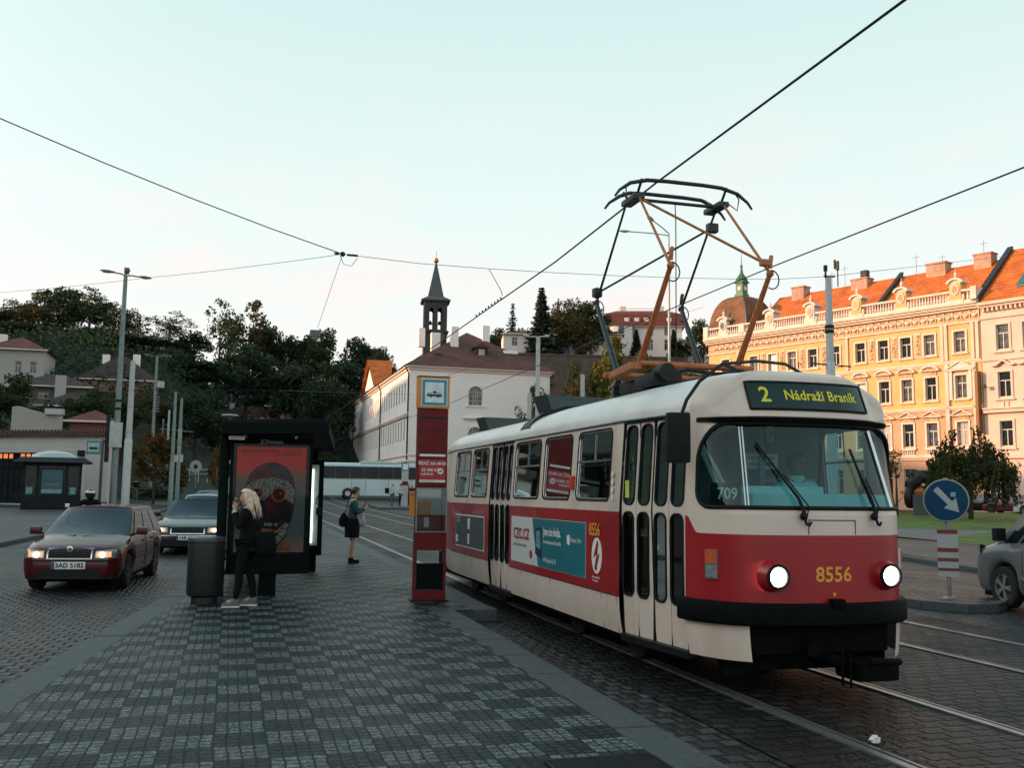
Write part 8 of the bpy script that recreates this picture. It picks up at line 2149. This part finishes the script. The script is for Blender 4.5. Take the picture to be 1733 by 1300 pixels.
mb = MB(); mb.box(lx(152), lx(153), -.03, -.004, .2, ht); mb.box(lx(70), LW, -.02, -.004, lz(763), lz(761)); mb.build('wall_seam', m_stonew, LB_)
# raised screen wall behind it
pa = at(18, 727, d=74); pb2 = at(101, 727, d=74); W_ = (pb2 - pa).length; z_l, z_r = at(18, 688, d=74).z - pa.z, at(101, 701, d=74).z - pa.z
mb = MB(); top_ = [(0, z_l), (W_ * .12, z_l + .05), (W_ * .3, z_l - .15), (W_ * .6, z_r + .12), (W_ * .8, z_r), (W_, z_r + .1)]
mb.loft([[(x, y, z) for x, z in [(0, -6), (W_, -6)] + top_[::-1]] for y in (0, .4)]); o = mb.build('screen_wall', M('screen_plaster', (.40, .35, .33), .85, var=.08), None, loc=pa, rz=math.atan2(pb2.y - pa.y, pb2.x - pa.x)); tag(o, 'pinkish plaster screen wall with curved top above the low white building', 'wall')
mb = MB(); mb.cbox(0, 1.3, -.1, .7, 0, .45, .04); o = mb.build('roof_hood', m_pole_w, None, loc=(pb2.x - 1.1, pb2.y - .1, pa.z + z_r - .05)); tag(o, 'pale metal hood on the right end of the screen wall', 'vent')
# ---------------------------------------------------------------- glazed kiosk
p = at(86, 862, d=57); kz = H(p.x, p.y) + .12
KS = thing('kiosk', 'dark kiosk with domed white rooflight and a teal poster on its front', 'kiosk', (p.x, p.y, kz), R(8))
m_kio = M('kiosk_dark', (.010, .014, .015), .6, spec=.15, var=.2)
hw = 1.55; mb = MB(); mb.cbox(-hw, hw, -hw, hw, 0, .75, .03); 
for x in (-hw + .08, -.75, .75, hw - .08):
    for y in (-hw + .08, hw - .08): mb.box(x - .07, x + .07, y - .07, y + .07, .75, 2.5)
mb.box(-hw, hw, -hw, hw, 2.45, 2.75); mb.build('body', m_kio, KS)
mb = MB(); mb.loft([[(-hw - .55, -hw - .55, 2.66), (hw + .55, -hw - .55, 2.66), (hw + .55, hw + .55, 2.66), (-hw - .55, hw + .55, 2.66)], [(-hw - .1, -hw - .1, 2.95), (hw + .1, -hw - .1, 2.95), (hw + .1, hw + .1, 2.95), (-hw - .1, hw + .1, 2.95)]]); kr_ = mb.build('roof', M('kiosk_eaves', (.02, .025, .026), .5, spec=.2), KS)
mb = MB(); mb.lathe([(1.25, 2.95), (1.18, 3.08), (.9, 3.24), (.5, 3.34), (.02, 3.38)], (0, 0, 0), 20); mb.build('rooflight', M('rooflight_white', (.42, .47, .47), .25, var=.1), kr_, smooth=50)
for s in (0, 90, -90, 180):
    mb = MB(); mb.box(-hw + .16, hw - .16, -hw + .05, -hw + .07, .75, 2.45); mb.xf(Matrix.Rotation(R(s), 4, 'Z')); mb.build('glass_wall', M('kiosk_glass', (.012, .022, .024), .1, var=.5, scale=3, spec=.25), KS)
kp = MB().box(-.62, .62, -hw - .02, -hw + .04, .80, 2.32).build('poster_case', m_kio, KS); MB().box(-.55, .55, -hw - .035, -hw - .021, .87, 2.25).build('poster', M('poster_teal', (.012, .10, .125), .3, var=.25, scale=1.5), kp); MB().box(-.52, .52, -hw - .045, -hw - .036, .92, 1.12).build('poster_band', M('poster_pale', (.16, .28, .32), .4, var=.5, scale=14), kp); MB().box(-.4, .4, -hw - .045, -hw - .036, 1.38, 1.42).build('poster_strip', M('poster_amber', (.30, .20, .05), .4), kp)
for x in (-1.15, 1.1): MB().box(x - .17, x + .17, -hw - .03, -hw + .0, .85, 1.25).build('leaflet_panel', M('leaflet_teal', (.10, .24, .27), .4, var=.5, scale=9), KS)
# stop sign by the kiosk
p = at(152, 864, d=62); SS_ = thing('stop_sign', 'tall teal and white stop board on a brown post right of the kiosk', 'stop sign', (p.x, p.y, H(p.x, p.y) + .1), 0)
MB().box(.45, .62, -.05, .05, 0, 4.3).build('post', M('post_brown', (.10, .07, .06), .6), SS_); MB().cbox(-.42, .42, -.06, .06, 3.35, 4.2, .02).build('sign_box', m_blue, SS_); MB().box(-.34, .34, -.075, -.061, 3.5, 4.08).build('sign_face', m_sign := M('sign_pale2', (.42, .52, .52), .4), SS_); MB().box(-.24, .24, -.085, -.076, 3.66, 3.80).build('tram_symbol', m_dark, SS_); MB().cbox(-.40, .42, -.05, .05, .1, 3.3, .02).build('panel', m_low, SS_)
mb = MB(); mb.loft([[(.62, y, 4.25), (1.25, y, 4.25), (.70, y, 3.45)] for y in (-.04, .04)]); mb.build('fin', m_dark, SS_)
mb = MB(); mb.tube([(-.5, -.3, .0), (-.5, -.3, 1.0)], .03, 5); mb.bar((-.7, -.3, .65), (.1, -.3, .85), .1, .02); mb.build('barrier', m_pole_w, SS_)
# round sign and white railing far up the lane
p = at(330, 826, d=95); RS = thing('road_sign', 'small round white road sign by the railing far up the lane', 'road sign', (p.x, p.y, H(p.x, p.y)), R(-25)); zt = at(332, 790, d=95).z - H(p.x, p.y)
MB().tube([(0, 0, 0), (0, 0, zt)], .05, 6).build('post', m_grey, RS); ds = plaque(circle(0, zt, .62, 20), m_sw, RS, (0, -.06, 0), (1, 0, 0), (0, 0, 1), .01, .03, 'disc'); plaque(circle(0, zt, .22, 14), m_dark, ds, (0, -.06, 0), (1, 0, 0), (0, 0, 1), .014, .003, 'disc_mark')
p0, p1 = at(304, 832, d=98), at(380, 832, d=98); o_ = thing('railing', 'low white street railing at the top of the lane', 'railing', (p0.x, p0.y, H(p0.x, p0.y) - .05), math.atan2(p1.y - p0.y, p1.x - p0.x)); Lr = (p1 - p0).length; mb = MB(); mb.tube([(0, 0, 1.0), (Lr, 0, 1.05)], .05, 6); mb.tube([(0, 0, .55), (Lr, 0, .58)], .035, 6); mb.build('rail', m_pole_w, o_)
for k in range(6): MB().tube([(Lr * k / 5, 0, -.3), (Lr * k / 5, 0, 1.02)], .05, 6).build('post', m_pole_w, o_)
# ---------------------------------------------------------------- dark sculpture on a plinth beyond the lawn
p = at(1553, 866, d=68); sz = H(p.x, p.y); SC_ = thing('sculpture', 'big black winged sculpture on a grey plinth between the tram and the willow', 'sculpture', (p.x, p.y, sz), R(-42))
def sd_(px, py): q = at(px, py, d=68); return Vector(((q.x - p.x) * math.cos(R(42)) - (q.y - p.y) * math.sin(R(42)), 0, q.z - sz))
def sd2(px, py):
    q = at(px, py, d=68) - Vector((p.x, p.y, sz)); return Vector((q.x * math.cos(R(-42)) + q.y * math.sin(R(-42)), 0, q.z))
a = sd2(1547, 866); b_ = sd2(1590, 838); MB().cbox(a.x, b_.x, -1.0, 1.0, -.4, b_.z, .05).build('plinth', M('plinth_grey', (.075, .085, .085), .7, var=.1), SC_)
m_brz = M('bronze_black', (.012, .014, .015), .45, .4, var=.3, scale=2)
k_ = Skel(); seq = [((1541, 862), .45), ((1540, 850), .62), ((1539, 838), .66), ((1541, 828), .55), ((1549, 820), .50), ((1556, 812), .60), ((1560, 806), .72), ((1567, 805), .8), ((1574, 812), .85), ((1580, 821), .7), ((1574, 829), .55), ((1562, 830), .5)]
last = None
for i, (px, r_) in enumerate(seq): k_.p(f'a{i}', sd2(*px), (r_, r_ * .7), last); last = f'a{i}'
k_.p('b1', sd2(1540, 805), .22, 'a4'); k_.p('b2', sd2(1535, 797), .10, 'b1'); k_.p('c1', sd2(1534, 815), .2, 'a4'); k_.p('c2', sd2(1532, 825), .1, 'c1'); k_.p('d1', sd2(1548, 800), .25, 'a6'); k_.p('d2', sd2(1545, 794), .1, 'd1')
me = k_.mesh(2); me.materials.append(m_brz); link('figure', me, SC_)
MB().ball(sd2(1556, 832), .65, .5, .45, 12, 8, jit=.08).build('orange_mass', M('sculpture_orange', (.50, .14, .04), .7, var=.3, scale=3), SC_)
# ================================================================== trees
def leafmat(name, c1, c2, tr=.25):
    m, nt, b = _nt(name); N, L = nt.nodes, nt.links
    oi = N.new('ShaderNodeTexCoord'); nz = N.new('ShaderNodeTexNoise'); nz.inputs['Scale'].default_value = .9; nz.inputs['Detail'].default_value = 5; L.new(oi.outputs['Object'], nz.inputs[0])
    rp = N.new('ShaderNodeValToRGB'); rp.color_ramp.elements[0].position = .36; rp.color_ramp.elements[1].position = .66
    rp.color_ramp.elements[0].color = c1 + (1,); rp.color_ramp.elements[1].color = c2 + (1,); L.new(nz.outputs['Fac'], rp.inputs[0])
    L.new(rp.outputs[0], b.inputs['Base Color']); b.inputs['Roughness'].default_value = .7; b.inputs['Specular IOR Level'].default_value = .25
    tl = N.new('ShaderNodeBsdfTranslucent'); L.new(rp.outputs[0], tl.inputs[0]); mx = N.new('ShaderNodeMixShader'); mx.inputs[0].default_value = tr
    L.new(b.outputs[0], mx.inputs[1]); L.new(tl.outputs[0], mx.inputs[2]); L.new(mx.outputs[0], nt.nodes['Material Output'].inputs['Surface'])
    return m
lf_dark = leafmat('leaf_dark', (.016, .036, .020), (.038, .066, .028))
lf_mid = leafmat('leaf_mid', (.026, .046, .016), (.060, .080, .024))
lf_warm = leafmat('leaf_warm', (.034, .050, .016), (.115, .070, .020))
lf_yel = leafmat('leaf_yellow', (.05, .065, .014), (.17, .135, .022))
lf_or = leafmat('leaf_orange', (.06, .045, .012), (.17, .075, .014))
lf_con = leafmat('needle_dark', (.016, .030, .022), (.034, .048, .028), .1)
lf_wil = leafmat('leaf_willow', (.018, .030, .010), (.085, .092, .026), .35)
m_bark = M('bark', (.040, .032, .026), .9, var=.3, scale=4, bump=.6, bscale=14)
def leaves(mb, c, rad, n, size, rnd, flat=.7, droop=0.):
    """n leaf sprays spread through a clump"""
    for _ in range(n):
        while True:
            p = Vector((rnd.uniform(-1, 1), rnd.uniform(-1, 1), rnd.uniform(-1, 1)))
            if p.length < 1: break
        p = p * (p.length ** -.35 if p.length > .05 else 1)
        q = c + Vector((p.x * rad, p.y * rad, p.z * rad * flat)); s = size * rnd.uniform(.6, 1.3)
        a = Vector((rnd.gauss(0, 1), rnd.gauss(0, 1), rnd.gauss(0, .7) - droop)).normalized(); b_ = a.cross(Vector((rnd.gauss(0, 1), rnd.gauss(0, 1), rnd.gauss(0, 1)))).normalized()
        o = len(mb.v); mb.v += [q - a * s * .55, q + b_ * s * .30, q + a * s * .55, q - b_ * s * .30]; mb.f.append((o, o + 1, o + 2, o + 3)); mb.m.append(0)
def broad(seed, h, wd, n_cl, per, leaf, clump, trunk=.18, base=.25, airy=0.):
    """returns (trunk MB, crown MB) of a broadleaf tree of height h and crown width wd"""
    rnd = random.Random(seed); tr = MB(); cr = MB()
    r0 = h * .022; top = h * .72; lean = rnd.uniform(-.04, .04) * h
    tp = [Vector((lean * t ** 2, rnd.uniform(-.1, .1) * t, top * t)) for t in (0, .25, .5, .75, 1)]
    tr.tube([Vector((0, 0, -1.5))] + tp, [r0 * 1.4, r0 * 1.15, r0, r0 * .8, r0 * .5, r0 * .2], 8)
    lobes = []
    for k in range(rnd.randint(7, 10)):
        a = rnd.uniform(0, 2 * PI); t = rnd.uniform(.28, .95); ln = wd * .5 * rnd.uniform(.45, .95) * (1.15 - abs(t - .5))
        s = Vector((lean * t ** 2, 0, top * t)); e_ = s + Vector((math.cos(a) * ln, math.sin(a) * ln, h * rnd.uniform(.08, .24)))
        m_ = s.lerp(e_, .5) + Vector((0, 0, -h * .02)); tr.tube([s, m_, e_], [r0 * .45, r0 * .28, r0 * .08], 5); lobes.append((e_, wd * rnd.uniform(.17, .27)))
    lobes.append((Vector((lean, 0, h * .88)), wd * .2)); lobes.append((Vector((lean * .5, 0, h * .66)), wd * .28))
    for k in range(n_cl):
        e_, rr = rnd.choice(lobes)
        d = Vector((rnd.gauss(0, 1), rnd.gauss(0, 1), rnd.gauss(0, .8))).normalized() * rr * rnd.uniform(.35, 1.1)
        c = e_ + d
        if c.z < h * base: c.z = h * base + rnd.uniform(0, h * .1)
        c.z = min(c.z, h * .97)
        leaves(cr, c, clump * rnd.uniform(.6, 1.25), int(per * rnd.uniform(.5, 1.3)), leaf, rnd)
    return tr, cr
def conifer(seed, h, wd, leaf=.55, dens=1., bare=.08, ragged=.25):
    rnd = random.Random(seed); tr = MB(); cr = MB()
    tr.tube([(0, 0, -1.5), (0, 0, h * .5), (0, 0, h * .99)], [h * .02, h * .012, .02], 7)
    z = h * bare
    while z < h * .985:
        t = (z - h * bare) / (h * (1 - bare)); ln = wd * .5 * (1 - t) ** 1.05 + .08; n = max(5, int(9 * dens)); a0 = rnd.uniform(0, 6)
        for k in range(n):
            a = a0 + 2 * PI * k / n + rnd.uniform(-.3, .3); L_ = ln * rnd.uniform(1 - ragged * 1.6, 1 + ragged * .5); d = Vector((math.cos(a), math.sin(a), 0))
            e_ = Vector((0, 0, z)) + d * L_ + Vector((0, 0, -.22 * L_)); tr.tube([Vector((0, 0, z)), e_], [.05, .015], 4)
            m = max(2, int(L_ / .42))
            for i in range(m):
                c = Vector((0, 0, z)).lerp(e_, (i + .8) / m); leaves(cr, c, .20 + .26 * (1 - t), int(7 * dens), leaf * (.55 + .45 * (1 - t)), rnd, .4, .5)
        z += h * .019 * rnd.uniform(.7, 1.4)
    return tr, cr
def willow(seed, h, wd):
    rnd = random.Random(seed); tr = MB(); cr = MB(); tr.tube([(0, 0, -.5), (.1, 0, h * .3), (0, .1, h * .62)], [.28, .22, .14], 8)
    for k in range(150):
        a = rnd.uniform(0, 2 * PI); rr = wd * .5 * math.sqrt(rnd.uniform(.02, 1)) * (1 + .16 * math.sin(3 * a + 1) + .10 * math.sin(5 * a)); zt = h * (1 - .34 * (rr / (wd * .5)) ** 2) * (1 + .13 * math.sin(2 * a + 1) + .08 * math.sin(5 * a + rr * 2)) * rnd.uniform(.84, 1.03)
        c = Vector((math.cos(a) * rr, math.sin(a) * rr * .8, zt)); leaves(cr, c, .6, 22, .28, rnd, .6)
        if k % 8 == 0: tr.tube([(0, 0, h * .55), c * .6 + Vector((0, 0, h * .3)), c], [.10, .06, .02], 5)
        ln = zt * (rnd.uniform(.18, .45) if rr < wd * .33 else rnd.uniform(.35, .86))
        for j in range(2):
            b0 = c + Vector((rnd.uniform(-.6, .6), rnd.uniform(-.6, .6), 0)); n = int(ln / .16)
            for i in range(n):
                q = b0 + Vector((.12 * math.sin(i * .5 + j), .1 * math.cos(i * .4), -i * .16)) ; leaves(cr, q, .12, 2, .30, rnd, 1, 1.6)
    return tr, cr
def shrub(seed, h, wd, leaf=.3, n=60):
    rnd = random.Random(seed); tr = MB(); cr = MB()
    for k in range(7): a = rnd.uniform(0, 6.28); tr.tube([(0, 0, -.4), (math.cos(a) * wd * .3, math.sin(a) * wd * .3, h * .7)], [.06, .02], 5)
    for k in range(n):
        a = rnd.uniform(0, 6.28); rr = wd * .5 * math.sqrt(rnd.random()); c = Vector((math.cos(a) * rr, math.sin(a) * rr, h * rnd.uniform(.15, .92) * (1 - .35 * (rr / (wd * .5)) ** 2))); leaves(cr, c, wd * .13, 26, leaf, rnd, .8)
    return tr, cr
SPEC = {}
def kind(key, pair, mat, h, wd):
    a = bpy.data.meshes.new('trunk'); tr, cr = pair
    a.from_pydata([tuple(p) for p in tr.v], [], tr.f); a.materials.append(m_bark); [setattr(p, 'use_smooth', True) for p in a.polygons]
    b_ = bpy.data.meshes.new('crown'); b_.from_pydata([tuple(p) for p in cr.v], [], cr.f); b_.materials.append(mat)
    SPEC[key] = (a, b_, h, wd)
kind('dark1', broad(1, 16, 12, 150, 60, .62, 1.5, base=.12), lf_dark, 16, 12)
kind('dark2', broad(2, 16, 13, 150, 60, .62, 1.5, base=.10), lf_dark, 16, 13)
kind('mid1', broad(3, 16, 12, 120, 60, .58, 1.35, base=.2), lf_mid, 16, 12)
kind('airy1', broad(4, 18, 12, 85, 42, .52, 1.15, base=.28), lf_mid, 18, 12)
kind('airy2', broad(5, 18, 11, 72, 40, .52, 1.05, base=.3), lf_warm, 18, 11)
kind('thin', broad(9, 16, 7, 42, 26, .42, .85, base=.3), lf_warm, 16, 7)
kind('warm', broad(6, 16, 13, 130, 60, .55, 1.4, base=.14), lf_warm, 16, 13)
kind('con1', conifer(1, 20, 7.6, .7, 1.2, .03, .34), lf_con, 20, 7)
kind('con2', conifer(2, 18, 8, .55, .62, .16, .6), lf_con, 18, 8)
kind('cypress', conifer(3, 12, 2.6, .4, 1.4, .02, .12), lf_con, 12, 2.6)
kind('street', broad(7, 7, 5.6, 130, 55, .30, .62, base=.28), lf_or, 7, 5.6)
kind('yellow', broad(8, 12, 9, 140, 60, .42, 1.05, base=.1), lf_yel, 12, 9)
kind('willow', willow(1, 5.2, 7.4), lf_wil, 5.2, 7.4)
kind('shrub', shrub(1, 3, 4, .30), lf_mid, 3, 4)
kind('shrub_y', shrub(2, 3, 4, .28), lf_yel, 3, 4)
kind('shrub_o', shrub(3, 3, 3.4, .26, 44), lf_or, 3, 3.4)
tr_rnd = random.Random(21)
def tree(key, name, label, px, ptop, d, wpx=None, group=None, cat='tree', sink=0., pbase=None):
    """a tree whose top is seen at (px, ptop), standing on the terrain at distance d"""
    top = at(px, ptop, d=d); zb0 = H(top.x, top.y) - sink
    if pbase: zb0 = at(px, pbase, d=d).z
    a, b_, h, wd = SPEC[key]; s = max(.15, (top.z - zb0) / (h * .985)); sw = (wpx * d / FPX / wd) if wpx else s
    o = thing(name, label, cat, (top.x, top.y, zb0), tr_rnd.uniform(0, 6.28), group); o.scale = (sw, sw, s)
    link('trunk', a, o); link('crown', b_, o)
    return o
G1 = 'trees on the wooded hill at the left'
for k, ((key, px, pt, d, w_), lb) in enumerate(zip([
    ('dark1', -25, 515, 180, 110), ('warm', 30, 512, 186, 100), ('airy2', 68, 498, 178, 85), ('dark2', 112, 492, 184, 110), ('airy1', 155, 489, 180, 95), ('warm', 193, 520, 190, 75), ('thin', 237, 528, 182, 46), ('airy1', 288, 527, 184, 80), ('dark1', 322, 562, 190, 70),
    ('airy1', 375, 512, 180, 95), ('airy2', 425, 510, 184, 100), ('mid1', 455, 545, 186, 70), ('dark2', 492, 574, 186, 80), ('mid1', 553, 558, 186, 80), ('dark1', 522, 572, 196, 80), ('dark1', 612, 576, 190, 95), ('mid1', 650, 590, 184, 60)],
    ['dark tree cut by the left edge above the red roofed house', 'tree with browning leaves above the red roofed house', 'gappy tree with orange tinted top left of the highest trees', 'broad dark tree, highest of the left wood beside the gappy one', 'tall gappy tree just left of the tallest lamp mast', 'brown tinged tree right behind the tallest lamp mast', 'thin see-through tree between the lamp masts', 'gappy tree above the second lamp mast', 'low dark tree in the dip of the left wood', 'tall gappy tree, left one of the high pair above the shelter', 'gappy reddish topped tree, right one of the high pair above the shelter', 'rounded tree on the right flank of the high pair', 'dark tree just left of the hanging lamp', 'round green tree right behind the hanging lamp', 'dark tree behind and below the hanging lamp', 'broad dark round tree left of the clock tower', 'green tree at the right end of the left wood before the clock tower'])):
    tree(key, 'tree', lb, px, pt, d, w_, G1)
G2 = 'lower trees filling the slope'
for (key, px, pt, d, w_), lb in zip([('dark2', 240, 600, 150, 120), ('dark1', 330, 610, 155, 120), ('dark2', 420, 590, 168, 120), ('dark1', 505, 612, 165, 120), ('dark2', 590, 620, 172, 110), ('dark1', 560, 640, 155, 90), ('dark2', 40, 560, 160, 120), ('dark1', 140, 570, 165, 120)],
    ['dark tree below the thin see-through tree', 'dark tree low on the slope right of the second lamp mast', 'dark tree below the high gappy pair', 'dark tree below the hanging lamp', 'dark tree right of the hanging lamp low on the slope', 'low dark tree above the salmon pink house', 'dark tree behind the red roofed house', 'dark tree behind the pinkish brown roofed house']):
    tree(key, 'tree', lb, px, pt, d, w_, G2)
for (key, px, pt, d, w_, lb) in [('mid1', 32, 634, 95, 110, 'dense green tree below the red roofed house at the left edge'), ('mid1', 150, 662, 92, 110, 'green tree between the chimney wall and the lamp mast'), ('mid1', 212, 668, 100, 90, 'green tree between the two poles by the lamp mast'), ('warm', 268, 668, 112, 90, 'brownish tree behind the street lamp with two heads'), ('dark1', 335, 662, 108, 105, 'big dark tree behind the slim poles'), ('dark2', 375, 700, 120, 70, 'dark tree left of the shelter roof'), ('dark2', 300, 690, 118, 90, 'dark tree behind the orange leaved street tree')]:
    tree(key, 'tree', lb, px, pt, d, w_)
tree('street', 'street_tree', 'small street tree with orange brown leaves between the poles', 265, 735, 74, 88)
tree('shrub_o', 'shrub', 'reddish shrub peeping past the left shelter post', 372, 742, 88, 34, cat='shrub')
tree('shrub', 'shrub', 'low dark hedge shrub behind the orange leaved street tree', 262, 822, 84, 90, cat='shrub')
G3 = 'trees on the hill at the right'
for key, px, pt, d, w_, lb in [('con2', 868, 513, 175, 74, 'sparse pine right of the white chimneys'), ('con1', 917, 488, 172, 96, 'tall dark spruce on the right hill'), ('con2', 945, 505, 186, 36, 'thin pine top behind the autumn trees'), ('warm', 962, 510, 176, 70, 'autumn tinted tree right of the tall spruce'), ('mid1', 1000, 512, 180, 80, 'green tree behind the left pantograph arm'), ('dark1', 1015, 540, 186, 70, 'dark tree just left of the red roofed villa'), ('mid1', 1190, 542, 185, 50, 'round tree between the villa and the palace dome'), ('dark2', 845, 560, 185, 60, 'dark tree behind the white chimneys'), ('dark1', 890, 556, 180, 60, 'dark low tree at the foot of the spruce'), ('mid1', 1150, 575, 188, 40, 'small tree right of the villa'), ('mid1', 938, 528, 178, 70, 'green tree filling the gap between spruce and autumn tinted tree')]:
    tree(key, 'tree', lb, px, pt, d, w_, G3)
for px, lb in ((1077, 'slim dark cypress in front of the villa bow windows'), (1140, 'slim dark cypress by the right corner of the villa')): tree('cypress', 'cypress', lb, px, 558, 188, 22, pbase=606)
for key, px, pt, d, w_, lb in [('yellow', 1040, 575, 120, 100, 'yellow green tree below the villa behind the pantograph base'), ('mid1', 975, 618, 118, 70, 'green tree in front of the terrace wall'), ('yellow', 905, 658, 84, 60, 'yellowish tree above the green shelter roof by the white building'), ('warm', 985, 640, 110, 60, 'reddish tree beside the pale pole stub above the tram'), ('yellow', 1085, 600, 112, 70, 'golden tree behind the orange pantograph frame')]:
    tree(key, 'tree', lb, px, pt, d, w_)
tree('willow', 'willow', 'drooping dark green willow in front of the pink facade', 1638, 756, 63, 122, cat='tree')
tree('thin', 'tree', 'sparse young tree between the tram and the ochre palace', 1515, 757, 66, 44)
tree('shrub_o', 'shrub', 'reddish tree top showing over the tram roof before the ochre palace', 1352, 608, 70, 60, cat='shrub')
# undergrowth that nobody could count, over the shaded slopes
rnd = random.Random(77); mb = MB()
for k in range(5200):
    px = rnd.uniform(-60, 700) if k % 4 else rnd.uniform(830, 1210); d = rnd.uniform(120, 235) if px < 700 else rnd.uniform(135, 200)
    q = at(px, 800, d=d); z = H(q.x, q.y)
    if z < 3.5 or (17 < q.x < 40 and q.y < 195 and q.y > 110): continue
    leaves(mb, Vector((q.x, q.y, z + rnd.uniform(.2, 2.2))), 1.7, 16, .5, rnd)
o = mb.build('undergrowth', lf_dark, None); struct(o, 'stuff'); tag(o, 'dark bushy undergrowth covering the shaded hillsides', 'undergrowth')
